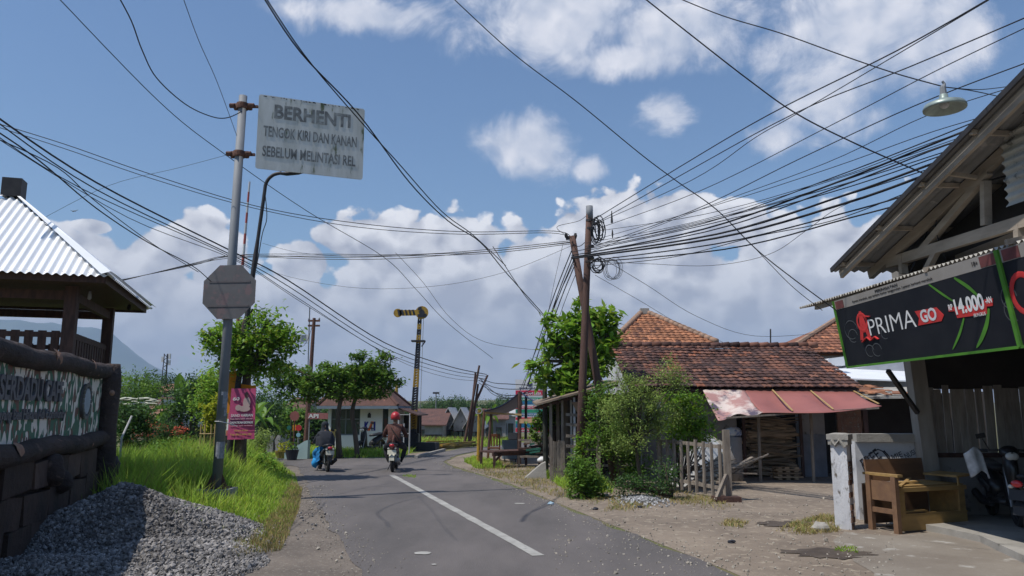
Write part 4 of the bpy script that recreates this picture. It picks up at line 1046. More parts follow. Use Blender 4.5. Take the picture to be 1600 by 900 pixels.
m_zinc_old = mat('old zinc roof', (.50, .50, .50), (.36, .35, .34), scale=1.2, c3=(.22, .13, .09), s3=2, t3=.6, rough=.6)
m_rustroof = mat('rusted sheet roof', (.26, .14, .09), (.18, .10, .07), scale=1.5, rough=.8)
Y = 42; 
gable('tiled_shed', 'low shed with dark red tiled roof beyond the flowering bush', X(226, Y), X(252, Y), Y, 5, Z(650, Y), Z(622, Y), m_dark_in, m_rooft, 'x', cat='shed')
gable('zinc_shed', 'small shed with a pale grey ribbed sheet roof beside the tiled shed', X(243, 40), X(270, 40), 40, 4, Z(652, 40), Z(627, 40), m_dark_in, m_zinc_old, 'y', cat='shed')
gable('rusty_shed', 'low shed with brown rusted roof sheet before the tiled shed', X(231, 38), X(252, 38), 38, 1.5, Z(652, 38), Z(638, 38), m_dark_in, m_rustroof, 'x', cat='shed', over=.15)
m_ = MB(V((X(225, 37), 37, gzz(-20, 37)))); x0, x1 = X(213, 37), X(250, 37); zt, zb = Z(656, 37), Z(668, 37)
for z in (zt, zb, zb - .5): m_.beam((x0, 37, z), (x1, 37, z), .06, .07)
for k in range(4): m_.beam((x0 + (x1 - x0) * k / 3, 37, gzz(-20, 37)), (x0 + (x1 - x0) * k / 3, 37, zt + .03), .07, .07)
tag(m_.build('rail_fence', m_wood), 'pale wooden rail fence before the tiled shed, left distance', 'fence')
fb = V((X(212, 30), 30, gzz(X(212, 30), 30)))
t = thing('white_flower_bush', 'bush with flat pale flower heads beside the log sign wall', 'bush', fb)
m_ = MB(); limbs(m_, (0, 0, 0), [B(fb, 212, 640, .8, .4)], .02, random.Random(1), 8); m_.build('stem', m_bark, t)
m_ = MB(); crown(m_, [B(fb, 205, 650, .7, .5), B(fb, 225, 655, .5, .4)], 2600, .1, random.Random(2)); m_.build('foliage', m_leaf_dark, t)
m_ = MB(); r = random.Random(5)
for k in range(26):
    c = P(r.uniform(190, 245), 622 + r.uniform(-1, 10) , 30 + r.uniform(-.4, .3)) - fb; m_.ball(c, (r.uniform(.12, .3), .12, .03), 8, 4)
m_.build('blossom', mat('cream flower', (.55, .55, .47), (.42, .43, .34)), t)
gable('far_house', 'distant red-roofed house between banana plants and hut tree', X(447, 75), X(476, 75), 75, 7, Z(640, 75), Z(622, 75), m_plaster_grey, m_rooft, 'x')
gable('far_house', 'second distant tiled house, partly hidden behind the layered trees', X(485, 80), X(520, 80), 80, 7, Z(638, 80), Z(624, 80), m_plaster_grey, m_rooft, 'y')
gable('far_house', 'house with orange roof glimpsed past the mountain foot', X(243, 90), X(262, 90), 90, 6, Z(612, 90), Z(600, 90), m_plaster_grey, mat('pale orange roof', (.40, .2, .12), (.3, .15, .1)), 'x')
gable('far_house', 'low grey-walled house right of the pink banner', X(400, 62), X(440, 62), 62, 6, Z(655, 62), Z(645, 62), m_plaster_grey, m_zinc_old, 'x')
# lattice mast
bx = V((X(254, 120), 120, gzz(-55, 120))); t = thing('radio_mast', 'thin lattice radio mast against the mountain', 'mast', bx)
m_ = MB(); H = Z(553, 120, 254) - bx.z
for dx, dy in ((-.5, -.3), (.5, -.3), (0, .5)): m_.tube([(dx * 1.2, dy, 0), (dx * .5, dy * .5, H)], .07, 5)
for k in range(22):
    z = H * k / 22; s = -1 if k % 2 else 1; w_0 = .6 * (1 - .55 * k / 22); m_.tube([(-w_0 * s, -.3, z), (w_0 * s * .95, -.3, z + H / 22)], .05, 4)
m_.build('lattice', m_dkmetal, t); m_ = MB()
for k, z in enumerate((H * .97, H * .93, H * .89)): m_.box((.5 * (-1) ** k, 0, z), (.35, .3, .8))
m_.build('antenna', m_plaster, t)

# ================================================================== guard hut
hb = V((X(565, 33), 33, 0)); hx0, hx1, hx2 = X(513, 33) - hb.x, X(617, 33) - hb.x, X(643, 33) - hb.x
hut = thing('guard_hut', 'white railway guard hut with red tiled roof and a letter logo on its wall', 'hut', hb)
ze = Z(634, 33); m_ = MB()
m_.box(((hx0 + hx1) / 2, .08, .34), (hx1 - hx0, .16, .68))
wx0, wx1 = X(518, 33) - hb.x, X(563, 33) - hb.x; d0, d1 = X(598, 33) - hb.x, X(607, 33) - hb.x
m_.box(((hx0 + wx0) / 2, .08, (ze + .68) / 2), (wx0 - hx0, .159, ze - .68)); m_.box(((wx1 + d0) / 2, .08, (ze + .68) / 2), (d0 - wx1, .159, ze - .68)); m_.box(((d1 + hx1) / 2, .08, (ze + .68) / 2), (hx1 - d1, .159, ze - .68))
m_.box(((hx0 + wx1) / 2, .08, ze - .05), (wx1 - hx0, .157, .1))
m_.box((hx0 + .08, 1.6, ze / 2), (.16, 2.9, ze)); m_.box((hx1 - .08, 1.9, ze / 2), (.16, 2.3, ze)); m_.box(((hx0 + hx1) / 2, 3.0, ze / 2), (hx1 - hx0 - .32, .16, ze))
m_.build('wall', mat('fresh white wall', (.80, .81, .84), (.72, .73, .76), scale=1.5), hut)
m_ = MB(); m_.box(((wx0 + wx1) / 2, .11, .68 + (ze - .78) / 2), (wx1 - wx0, .03, ze - .80)); wnd = m_.build('window', m_glass_dark, hut)
m_ = MB()
for k in (0, .5, 1): m_.box((wx0 + (wx1 - wx0) * k, .08, .68 + (ze - .78) / 2), (.05, .07, ze - .8))
for z in (.71, 1.35, ze - .13): m_.box(((wx0 + wx1) / 2, .078, z), (wx1 - wx0, .06, .05))
m_.build('frame', mat('grey window frame', (.2, .22, .24), (.16, .18, .2)), wnd)
m_ = MB(); m_.box(((d0 + d1) / 2, .12, ze / 2), (d1 - d0, .04, ze - .02)); dr = m_.build('door', m_glass_dark, hut)
m_ = MB(); m_.box((d1 - .05, .09, .95), (.03, .04, .12)); m_.build('handle', m_steel, dr)
m_ = MB(); m_.box(((d0 + d1) / 2, .09, 1.2), (.12, .01, .35)); m_.build('poster', m_rooft, dr)
# logo
m_ = MB(); lx = X(570, 33) - hb.x; zk = Z(673, 33)
text_on(m_, 'K', (lx, -.004, zk), (1, 0, 0), (0, 0, 1), .20, .38, .08, .004); text_on(m_, 'A', (lx + .2, -.004, zk), (1, 0, 0), (0, 0, 1), .16, .38, .08, .003); text_on(m_, 'I', (lx + .39, -.004, zk), (1, 0, 0), (0, 0, 1), .08, .38, .08, .004)
m_.build('logo_lettering', mat('logo blue', (.02, .03, .28), (.02, .025, .2)), hut)
m_ = MB(); m_.prism([(lx + .14, -.012, zk), (lx + .24, -.012, zk), (lx + .40, -.012, zk + .38), (lx + .3, -.012, zk + .40)], (0, .004, 0)); m_.build('logo_flash', mat('logo orange', (.8, .18, .04), (.7, .12, .03)), hut)
m_ = MB(); m_.box((lx + .2, -.01, zk + .62), (.14, .02, .16)); m_.box((lx + .2, -.012, zk + .72), (.08, .02, .06)); m_.build('wall_lamp', m_dkmetal, hut)
# roof
xa, xb_ = hx0 - .35, hx2 + .1; yf, yb = -.55, 3.5; apx = X(562, 34.4) - hb.x; za = Z(580, 34.6)
r0 = [V((xa, yf, ze)), V((xb_ - .6, yf, ze)), V((xb_ - .6, yb, ze)), V((xa, yb, ze))]; tp = [V((apx - .3, 1.5, za)), V((apx + .3, 1.5, za))]
m_ = MB(); m_.add([*r0, *tp], [(0, 1, 5, 4), (1, 2, 5), (2, 3, 4, 5), (3, 0, 4)]); rf = m_.build('roof', m_rooft, hut)
m_ = MB()
for a, b_ in ((r0[0], tp[0]), (r0[1], tp[1]), (r0[2], tp[1]), (r0[3], tp[0]), (tp[0], tp[1])): m_.tube([a + V((0, 0, .03)), b_ + V((0, 0, .03))], .07, 6)
m_.build('ridge_tiles', m_rooft, rf)
m_ = MB(); m_.beam(r0[0] - V((0, 0, .07)), r0[1] - V((0, 0, .07)), .04, .12); m_.beam(r0[1] - V((0, 0, .07)), r0[2] - V((0, 0, .07)), .04, .12); m_.build('fascia', mat('blue grey trim', (.20, .25, .30), (.16, .2, .25)), rf)
# porch lean-to on the right
m_ = MB(); m_.prism([(hx1, -.4, ze - .06), (hx2 + .35, -.6, ze - .42), (hx2 + .35, 3.3, ze - .42), (hx1, 3.3, ze - .06)], (0, 0, .05)); m_.build('porch_roof', m_wood_dark, hut)
for x, y in ((hx2, -.4), (hx2, 3.0)):
    m_ = MB(); m_.tube([(x, y, 0), (x, y, ze - .42)], .025, 8); m_.build('porch_post', m_plaster, hut)
m_ = MB(); m_.box(((hx1 + hx2) / 2 + .08, 2.6, (ze - .4) / 2), (hx2 - hx1 + .1, .12, ze - .4)); m_.build('porch_shade_box', m_dark_in, hut)  # dark box added to paint the shade under the porch roof
# name board on a post left of the hut
b = V((X(500, 34), 34, 0)); t = thing('name_board', 'small red and white board on posts at the hut\'s left side', 'sign', b)
m_ = MB(); zc = Z(650, 34); m_.box((0, 0, zc), (1.05, .03, .26)); m_.build('panel', mat('board red', (.34, .14, .14), (.28, .11, .11)), t)
m_ = MB(); text_on(m_, 'API', (-.5, -.022, zc - .09), (1, 0, 0), (0, 0, 1), .45, .18, .03, .004); m_.build('lettering', m_whitep, t)
for x in (-.45, .45):
    m_ = MB(); m_.tube([(x, .04, 0), (x, .04, zc + .12)], .025, 6); m_.build('post', m_steel, t)
# thin antenna with flag, tall rail pole
b = V((X(480, 45), 45, gzz(-12, 45))); t = thing('antenna_pole', 'thin guyed antenna pole flying a small white flag', 'pole', b)
m_ = MB(); m_.tube([(0, 0, 0), P(484, 480, 45) - b], .035, 6); m_.build('pole', m_steel, t)
m_ = MB(); a = P(484, 522, 45) - b; m_.sheet(lambda u, v: a + V((-.7 * u, .1 * math.sin(u * 6), -.1 * u - .4 * v)), 6, 3); m_.build('flag', m_plaster, t)
m_ = MB(); a = P(483, 536, 45) - b; m_.beam(a, a + V((-1.0, 0, 0)), .03, .03); m_.build('spreader', m_steel, t)
b = V((X(480, 42), 42, 0)); t = thing('telegraph_pole', 'rusty telegraph pole with double crossarm rising over the layered trees', 'utility pole', b)
tp_ = P(491, 497, 42) - b; m_ = MB(); m_.tube([(0, 0, 0), tp_], [.14, .09], 8); m_.build('shaft', m_rust, t)
m_ = MB(); m_.beam(tp_ + V((-.32, 0, -.15)), tp_ + V((.32, 0, -.15)), .1, .1); m_.beam(tp_ + V((-.32, 0, -.42)), tp_ + V((.32, 0, -.42)), .1, .1)
m_.build('crossarm', m_rust, t)
for x in (-.28, .28):
    m_ = MB(); m_.lathe(tp_ + V((x, 0, -.1)), [(.04, 0), (.06, .05), (.03, .12)], 8); m_.build('insulator', m_steel, t)
b = V((X(606, 36), 36, 0)); t = thing('roof_aerial', 'thin bent aerial pole standing behind the guard hut', 'pole', b)
m_ = MB(); m_.tube(smooth_path([(0, 0, 0), P(609, 580, 36) - b, P(610, 558, 36) - b, P(607, 550, 36) - b, P(600, 556, 36) - b], 4), .03, 6); m_.build('pole', m_steel, t)
b = V((X(619, 90), 90, gzz(-13, 90))); t = thing('yellow_beacon', 'distant yellow railway post rising behind the hut roof', 'post', b)
m_ = MB(); m_.tube([(0, 0, 0), (0, 0, Z(596, 90, 620) - b.z)], [.25, .17], 8); m_.build('shaft', m_yellow, t)
m_ = MB(); m_.ball((0, 0, Z(594, 90, 620) - b.z), (.18, .18, .3), 8, 6); m_.build('cap', m_plaster, t)
b = V((X(681, 110), 110, gzz(-11, 110))); t = thing('floodlight_mast', 'distant floodlight mast on the horizon right of the semaphore', 'mast', b)
m_ = MB(); m_.tube([(0, 0, 0), (0, 0, Z(615, 110, 681) - b.z)], .08, 6); m_.build('shaft', m_steel, t)
m_ = MB(); m_.box((0, 0, Z(614, 110, 681) - b.z), (.9, .3, .25)); m_.build('lamp_head', m_dkmetal, t)

# semaphore signal
b = V((X(645, 35), 35, 0)); t = thing('railway_semaphore', 'black and yellow railway semaphore signal with its arm pointing left', 'railway signal', b)
tp_ = P(657, 480, 35) - b; zt = tp_.z
def sx_(z): return tp_.x * z / zt
segs = [(0, .16, 'b'), (.16, .23, 'b'), (.23, .42, 'y'), (.42, .60, 'b'), (.60, .78, 'b'), (.78, 1.0, 'y')]
segs = [(0, .14, 'b'), (.14, .27, 'y'), (.27, .43, 'b'), (.43, .56, 'y'), (.56, .74, 'b'), (.74, .80, 'y'), (.80, .84, 'b'), (.84, .88, 'y'), (.88, .91, 'b'), (.91, .94, 'y'), (.94, 1.0, 'b')]
mk, my = MB(), MB()
for a, c_, k in segs:
    m_ = mk if k == 'b' else my
    w0 = .24 * (1 - a) + .09 * a; w1 = .24 * (1 - c_) + .09 * c_
    if a < .1: w0 = .42
    for sx in (-1, 1):
        for sy in (-1, 1):
            m_.beam((sx_(a * zt) + sx * w0 * .5, sy * w0 * .4, a * zt), (sx_(c_ * zt) + sx * w1 * .5, sy * w1 * .4, c_ * zt), .07, .07)
    n = max(1, int((c_ - a) * zt / .11))
    for i in range(n):
        z = (a + (c_ - a) * (i + .5) / n) * zt; w = w0 + (w1 - w0) * (i + .5) / n
        for sy in (-1, 1): m_.beam((sx_(z) - w / 2, sy * w * .4, z - .04), (sx_(z) + w / 2, sy * w * .4, z + .04), .03, .07)
for m_, nme, mm in ((mk, 'lattice_mast', m_blackp), (my, 'lattice_mast', m_yellow)): m_.build(nme, mm, t)
m_ = MB(); m_.box((0, 0, .35), (.62, .6, .7)); m_.build('base', m_blackp, t)
m_ = MB(); ac = V((sx_(zt * .955), -.14, P(657, 489, 35).z - b.z)); R0 = .30
m_.beam(ac, ac + V((-.98, 0, -.02)), .03, .26); m_.lathe(ac + V((-1.0, .015, -.02)), [(.2, 0), (.2, -.03)], 16, (0, 1, 0)); m_.lathe(ac + V((.10, .02, 0)), [(R0 * .9, 0), (R0, -.04)], 18, (0, 1, 0)); arm = m_.build('signal_arm', m_yellow, t)
m_ = MB()
for k in range(5): m_.prism([ac + V((-.28 - k * .17, -.035, -.14)), ac + V((-.20 - k * .17, -.035, -.14)), ac + V((-.27 - k * .17, -.035, .13)), ac + V((-.35 - k * .17, -.035, .13))], (0, -.006, 0))
m_.lathe(ac + V((.10, -.03, 0)), [(.13, 0), (.13, -.02)], 12, (0, 1, 0)); m_.prism([ac + V((-.08, -.035, -.22)), ac + V((.3, -.035, -.22)), ac + V((.33, -.035, -.05)), ac + V((-.1, -.035, -.08))], (0, -.01, 0)); m_.prism([ac + V((-.1, -.035, .1)), ac + V((.1, -.035, .14)), ac + V((.06, -.035, .28)), ac + V((-.06, -.035, .24))], (0, -.01, 0)); m_.build('stripe', m_blackp, arm)
m_ = MB(); zp = P(653, 533, 35).z - b.z; m_.box((sx_(zp), 0, zp), (.62, .4, .07)); m_.beam((sx_(zp) + .3, 0, zp - .02), (sx_(zp) + .15, 0, zp - .25), .05, .05); m_.build('platform', m_blackp, t)
m_ = MB(); m_.tube([(sx_(zt * .93) + .18, -.1, zt * .93), (.33, -.1, .7)], .012, 5); m_.build('pull_wire', m_steel, t)
# concrete kerb, fallen yellow barrier beams, rails
m_ = MB(G(690, 700)); a, c_ = P(650, 694, 35.5), P(700, 702, 34.5); a.z = c_.z = .12
m_.beam(V((X(650, 34), 34, .18)), V((X(684, 33.6), 33.6, .18)), .35, .36); tag(m_.build('concrete_block', m_blackp), 'black painted block at the foot of the semaphore', 'block')
for i, (x0, y0, Y0, x1, y1, Y1, lab) in enumerate(((652, 688, 41, 700, 684, 43, 'yellow beam lying beside the rails furthest back'), (690, 700, 34.5, 735, 688, 39, 'stack of yellow and brown beams nearest the road bend'), (668, 694, 37, 738, 686, 41, 'long yellow beam lying between the semaphore and the leaning poles'))):
    a = V((X(x0, Y0), Y0, .14 + .05 * i)); c_ = V((X(x1, Y1), Y1, .16)); m_ = MB(a); m_.beam(a, c_, .12, .09)
    tag(m_.build('yellow_beam', m_yellow), lab, 'beam', 'yellow painted beams beside the track')
a = G(688, 705); m_ = MB(a)
r = random.Random(9)
for k in range(7): 
    q = V((X(690 + k * 6, 35.4), 35.0 + k * .3, .1 + (k % 3) * .07)); m_.beam(q + V((-.5, -.2, -.04)), q + V((.6, .4, .0)), .13, .10)
tag(m_.build('timber_stack', mat('yellowed timber', (.36, .25, .06), (.14, .11, .06), scale=3)), 'heap of old yellow-brown timbers at the roadside before the rails', 'timber stack')
def rail(y0, lab):
    a = V((-6, y0 + .5, .0)); c_ = V((22, y0 + 1.5, .0)); m_ = MB(a); m_.beam(a + V((0, 0, .12)), c_ + V((0, 0, .12)), .07, .14); o = m_.build('rail', m_rust); tag(o, lab, 'rail')
rail(44.0, 'rusty railway rail nearer to the semaphore'); rail(45.1, 'rusty railway rail nearer to the warehouses')
m_ = MB(G(640, 718)); a, c_ = G(650, 716.5), G(694, 705)
m_.beam(a + V((0, 0, .05)), c_ + V((0, 0, .05)), .12, .12); tag(m_.build('kerb', m_conc), 'pale kerb edging the road bend below the semaphore', 'kerb', kind='structure')
# white gate frame right of the hut
b = V((X(632, 31.5), 31.5, 0)); t = thing('white_gate', 'slender white pipe gate standing between the hut porch and semaphore', 'gate', b)
for x in (-.22, .0, .22):
    m_ = MB(); m_.tube([(x, 0, 0), (x, 0, 1.6 if x else 1.2)], .022, 6); m_.build('upright', m_plaster, t)
m_ = MB(); m_.beam((-.22, 0, 1.55), (.22, 0, 1.55), .03, .03); m_.beam((-.22, 0, .8), (.22, 0, .8), .03, .03); m_.build('rail', m_plaster, t)

# warehouses across the rails
for i, (x0, x1, Y, yw, yr, rg, mw_, mr2, lab) in enumerate((
    (640, 688, 66, 658, 640, 'x', m_plaster_grey, m_rooft, 'long warehouse with weathered red roof behind the semaphore'),
    (664, 692, 58, 664, 646, 'x', m_plaster_grey, m_rooft, 'warehouse with ruined red roof and grey front wall'),
    (690, 711, 62, 658, 638, 'y', m_plaster_grey, m_zinc_old, 'gabled warehouse with pale zinc roof behind the ruined one'),
    (709, 731, 61, 659, 638, 'y', m_plaster_grey, m_zinc_old, 'middle gabled warehouse with bright zinc roof'),
    (729, 752, 60, 660, 640, 'y', m_plaster_grey, m_zinc_old, 'gabled warehouse with grey roof nearest the leaning poles'),
    (738, 790, 70, 655, 640, 'x', m_plaster_grey, m_rooft, 'red-brown roofed warehouse behind the leaning poles'),
    (770, 805, 75, 650, 640, 'x', m_plaster, m_zinc_old, 'small white house beyond the blue tarpaulin'))):
    wn2 = X(x1, Y) - X(x0, Y)
    gable('warehouse' if i < 6 else 'far_house', lab, X(x0, Y), X(x1, Y), Y, 8, Z(yw, Y), Z(yr, Y), mw_, mr2, rg, cat='warehouse' if i < 6 else 'house', windows=[(q * wn2, Z(yw, Y) - gzz(0, Y) - 1.2, .5, 1.0) for q in (-.3, 0, .3)])
# leaning timber poles group
for i, (xb0, yb0, xt, yt, lab) in enumerate(((725, 693, 749, 571, 'tallest leaning timber pole by the rails'), (732, 688, 743, 582, 'leaning pole closest behind the tallest one'), (734, 690, 747, 600, 'short thick pole of the leaning group'), (738, 640, 762, 586, 'diagonal brace pole propped against the leaning poles'))):
    Y0 = 38.5 + .1 * i; a = P(xb0, yb0, Y0); 
    if i < 3: a.z = 0
    c_ = P(xt, yt, Y0); m_ = MB(a); m_.tube([a, c_], [.07, .05], 8); tag(m_.build('leaning_pole', m_wood_pole), lab, 'pole', 'leaning timber poles by the rails')

# left crossing furniture
b = V((X(461, 34), 34, 0)); t = thing('stop_sign', 'rusted round-backed road sign on a thin post at left of the crossing', 'sign', b)
m_ = MB(); m_.tube([(0, 0, 0), (0, 0, Z(644, 34))], .03, 6); m_.build('post', m_rust, t); m_ = MB(); m_.lathe((0, -.03, Z(650, 34)), [(.22, 0), (.22, .02)], 8, (0, 1, 0)); m_.build('plate', mat('old red plate', (.30, .10, .09), (.22, .09, .08)), t)
b = V((X(456, 35), 35, 0)); t = thing('marker_post', 'thin post with small green and orange discs beside the rusted sign', 'post', b)
m_ = MB(); m_.tube([(0, 0, 0), (0, 0, 1.35)], .03, 6); m_.build('post', m_dkmetal, t)
m_ = MB(); m_.lathe((-.08, -.03, .95), [(.10, 0), (.10, .02)], 12, (0, 1, 0)); m_.build('disc', mat('teal', (.02, .16, .13), (.02, .12, .1)), t); m_ = MB(); m_.box((.16, -.03, .95), (.14, .03, .25)); m_.build('reflector', m_or, t)
b = V((X(468, 33.5), 33.5, 0)); t = thing('round_sign', 'small red disc sign on a blue-grey stand left of the scooter', 'sign', b)
m_ = MB(); m_.tube([(0, 0, 0), (0, 0, 1.0)], .03, 6); m_.build('post', m_steel, t); m_ = MB(); m_.lathe((0, -.03, .98), [(.13, 0), (.13, .03)], 16, (0, 1, 0)); m_.build('disc', m_red, t)
m_ = MB(); m_.lathe((0, -.03, .68), [(.09, 0), (.09, .03)], 14, (0, 1, 0)); m_.build('disc', mat('pale blue', (.25, .45, .55), (.2, .4, .5)), t)
a = G(446, 716); m_ = MB(a); zt = .62
m_.prism([G(444, 717.5), G(480, 717.5), G(480, 717.5) + V((0, 0, zt + .05)), G(475, 717.5) + V((0, 0, zt + .02)), G(450, 717.5) + V((0, 0, .28)), G(444, 717.5) + V((0, 0, .22))], (0, .35, 0))
tag(m_.build('ramp_wall', mat('pale aqua plaster', (.42, .55, .52), (.34, .46, .44), scale=2)), 'pale aqua sloping kerb wall behind the left scooter', 'wall')
b = G(459, 718.5); b.y -= .25; t = thing('potted_plant', 'small plant in a black pot against the aqua wall', 'potted plant', b)
m_ = MB(); m_.lathe((0, 0, 0), [(.16, 0), (.23, .34), (.25, .36), (.21, .36), (.2, .3)], 14); m_.build('pot', m_blackp, t); m_ = MB(); crown(m_, [(0, 0, .5, .16, .16, .15)], 90, .12, random.Random(3), 8, .06); m_.build('foliage', m_leaf, t)
b = G(442, 716); t = thing('potted_plant', 'plant in a yellow pot at the left end of the aqua wall', 'potted plant', b)
m_ = MB(); m_.lathe((0, 0, 0), [(.2, 0), (.28, .2), (.3, .26), (.26, .26), (.24, .2)], 14); m_.build('pot', mat('ochre pot', (.35, .26, .06), (.28, .2, .05)), t); m_ = MB(); crown(m_, [(0, 0, .42, .2, .2, .16)], 120, .12, random.Random(4), 8, .06); m_.build('foliage', m_leaf_yellow, t)
b = V((X(518, 28.2), 28.2, 0)); t = thing('yellow_post_box', 'squat yellow concrete crossing post behind the left scooter', 'post', b)
m_ = MB(); m_.box((0, 0, .5), (.26, .3, 1.0)); m_.box((0, 0, 1.01), (.32, .36, .06)); m_.build('body', mat('pale yellow', (.62, .48, .14), (.52, .4, .12), scale=3), t)
m_ = MB(); m_.box((-.05, -.16, .72), (.1, .02, .3)); m_.build('panel', m_rust, t)
# gravel coloured puddle shadows handled by light; bird
bp = P(115, 330, 60); t = MB(bp); t.prism([bp, bp + V((.35, 0, .12)), bp + V((.1, 0, .0))], (0, .05, 0)); t.prism([bp, bp + V((-.3, 0, .1)), bp + V((-.05, 0, -.05))], (0, .05, 0)); t.tube([bp + V((-.1, 0, 0)), bp + V((.18, 0, .02))], .04, 6)
tag(t.build('bird', m_blackp), 'tiny dark bird gliding above the pavilion roof', 'bird')
# ================================================================== right: the tiled house
def tiles(mb, o, e, s, W_, L_, tw=.23, tl=.27, rnd=None, inside=None, sag=.03, over=1.12):
    """individual curved clay tiles over the plane o + e*a + s*b"""
    o, e, s = V(o), V(e).normalized(), V(s).normalized(); n = e.cross(s).normalized()
    if n.z < 0: n = -n
    na, nb_ = int(W_ / tw), int(L_ / tl)
    for j in range(nb_):
        for i in range(na):
            a0 = i * tw + rnd.uniform(-.008, .008) + (j % 2) * .0; b0 = j * tl + rnd.uniform(-.012, .012)
            if inside and not inside(a0 + tw / 2, b0 + tl / 2): continue
            sg = sag * mnoise.noise(V((a0 * .5, b0 * .7, o.x))); tw1 = rnd.uniform(-.012, .012)
            vs = []
            for (b, lift) in ((b0, .045), (b0 + tl * over, .012)):
                for k, (f, h) in enumerate(((0, .0), (.25, .03), (.55, .022), (.8, .0), (1.03, .012))):
                    droop = -.03 if (b == b0 and k in (1, 2)) else 0
                    vs.append(o + e * (a0 + f * tw) + s * (b + droop) + n * (h + lift + sg + tw1 * (f - .5)))
            low = [vs[k] - n * .022 - s * .004 for k in range(5)]
            mb.add(vs + low, [(k, k + 1, k + 6, k + 5) for k in range(4)] + [(10 + k, 11 + k, k + 1, k) for k in range(4)])
rt = random.Random(40)
hx = V((6.1, 20.8, 0))
house = thing('tiled_house', 'low old house with dark clay tile front roof and orange hipped roof behind', 'house', hx)
eL, eR, ye, ze_ = 3.05, 9.0, 20.0, Z(606, 20.0)
yr_, zr_ = 23.6, Z(543, 23.6)
m_ = MB(hx); sdir = V((0, yr_ - ye, zr_ - ze_)); tiles(m_, (eL, ye, ze_), (1, 0, 0), sdir, eR - eL + .2, sdir.length, .215, .255, rt, sag=.06)
m_.build('front_roof', m_tile_old, house)
m_ = MB(hx); m_.prism([(eL, ye + .08, ze_ - .03), (eR, ye + .08, ze_ - .03), (eR, yr_, zr_ - .04), (eL, yr_, zr_ - .04)], (0, 0, -.05)); m_.build('roof_deck', m_wood_dark, house)
m_ = MB(hx); m_.sm = True
x = eL
while x < eR + .2:
    z = zr_ + .06 + .03 * mnoise.noise(V((x * .8, 0, 0))); m_.tube([(x, yr_, z), (x + .33, yr_, z + .015)], [.085, .10], 8); x += .30
m_.build('ridge_tiles', m_tile_old, house)
m_ = MB(hx)
for k in range(9):
    x = eL + .1 + k * (eR - eL - .2) / 8; m_.beam((x, ye + .02, ze_ - .10), (x, yr_, zr_ - .12), .05, .08)
m_.beam((eL, ye + .25, ze_ - .12), (eR, ye + .25, ze_ - .12), .06, .08); m_.build('rafter', m_wood_dark, house)
# upper orange roof
y1, z1 = 23.75, Z(537, 23.75)
xl, xr = X(957, y1), X(1124, y1); ya, za_ = 26.9, Z(491, 26.9); xa0, xa1 = X(1006, ya), X(1016, ya)
sdir = V((0, ya - y1, za_ - z1)); Ls = sdir.length
m_ = MB(hx)
def ins(a, b):
    f = b / Ls; l = xl + (xa0 - xl) * f; r = xr + (xa1 - xr) * f; x = xl + a; return l - .02 <= x <= r + .02
tiles(m_, (xl, y1, z1), (1, 0, 0), sdir, xr - xl, Ls, .2, .27, rt, ins, .02); m_.build('hip_roof', m_tile_orange, house)
yb_ = 2 * ya - y1; m_ = MB(hx); A4 = [V((xl, y1, z1 - .02)), V((xr, y1, z1 - .02)), V((xr, yb_, z1 - .02)), V((xl, yb_, z1 - .02))]; T2 = [V((xa0, ya, za_ - .02)), V((xa1, ya, za_ - .02))]
m_.add(A4 + T2, [(0, 1, 5, 4), (1, 2, 5), (2, 3, 4, 5), (3, 0, 4)]); m_.build('hip_deck', m_tile_orange, house)
m_ = MB(hx); m_.sm = True
for a, c_ in ((A4[0], T2[0]), (A4[1], T2[1])):
    n = int((c_ - a).length / .26)
    for k in range(n):
        p = a.lerp(c_, k / n) + V((0, 0, .09)); q = a.lerp(c_, (k + 1.1) / n) + V((0, 0, .09)); m_.tube([p, q], [.10, .08], 8)
m_.build('hip_caps', mat('mortared cap', (.36, .22, .15), (.24, .17, .13), scale=5), house)
m_ = MB(hx); m_.box(T2[0].lerp(T2[1], .5) + V((0, 0, .12)), (.3, .25, .2)); m_.build('finial', m_conc, house)
# walls
m_ = MB(hx); wt_ = ze_ + .15
m_.box((6.05, 23.9, wt_ / 2 + .3), (5.7, .15, wt_ + .6))     # back wall inside
m_.prism([(3.3, 20.8, 0), (3.3, 27, 0), (3.3, 27, 3.4), (3.3, 24, 3.35), (3.3, 20.8, ze_ + .18)], (.14, 0, 0))
m_.build('side_wall', m_plaster, house)
for x0, x1_ in ((3.45, X(1150, 20.8)), (X(1250, 20.8), X(1287, 20.8)), (X(1308, 20.8), 8.9)):
    m_ = MB(hx); m_.box(((x0 + x1_) / 2, 20.86, (ze_ + .2) / 2), (x1_ - x0, .12, ze_ + .2)); m_.build('front_wall', m_plaster_grey, house)
m_ = MB(hx); m_.box((X(1330, 20.7), 20.76, 1.55), (.75, .06, .9)); m_.build('brick_patch', m_brickw, house)
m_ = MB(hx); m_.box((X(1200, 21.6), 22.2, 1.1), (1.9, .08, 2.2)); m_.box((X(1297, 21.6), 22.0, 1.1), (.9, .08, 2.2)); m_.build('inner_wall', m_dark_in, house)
m_ = MB(hx); m_.box((X(1269, 20.7), 20.76, .55), (.66, .03, 1.1)); m_.build('grey_panel', mat('blue grey panel', (.22, .23, .26), (.17, .175, .2)), house)
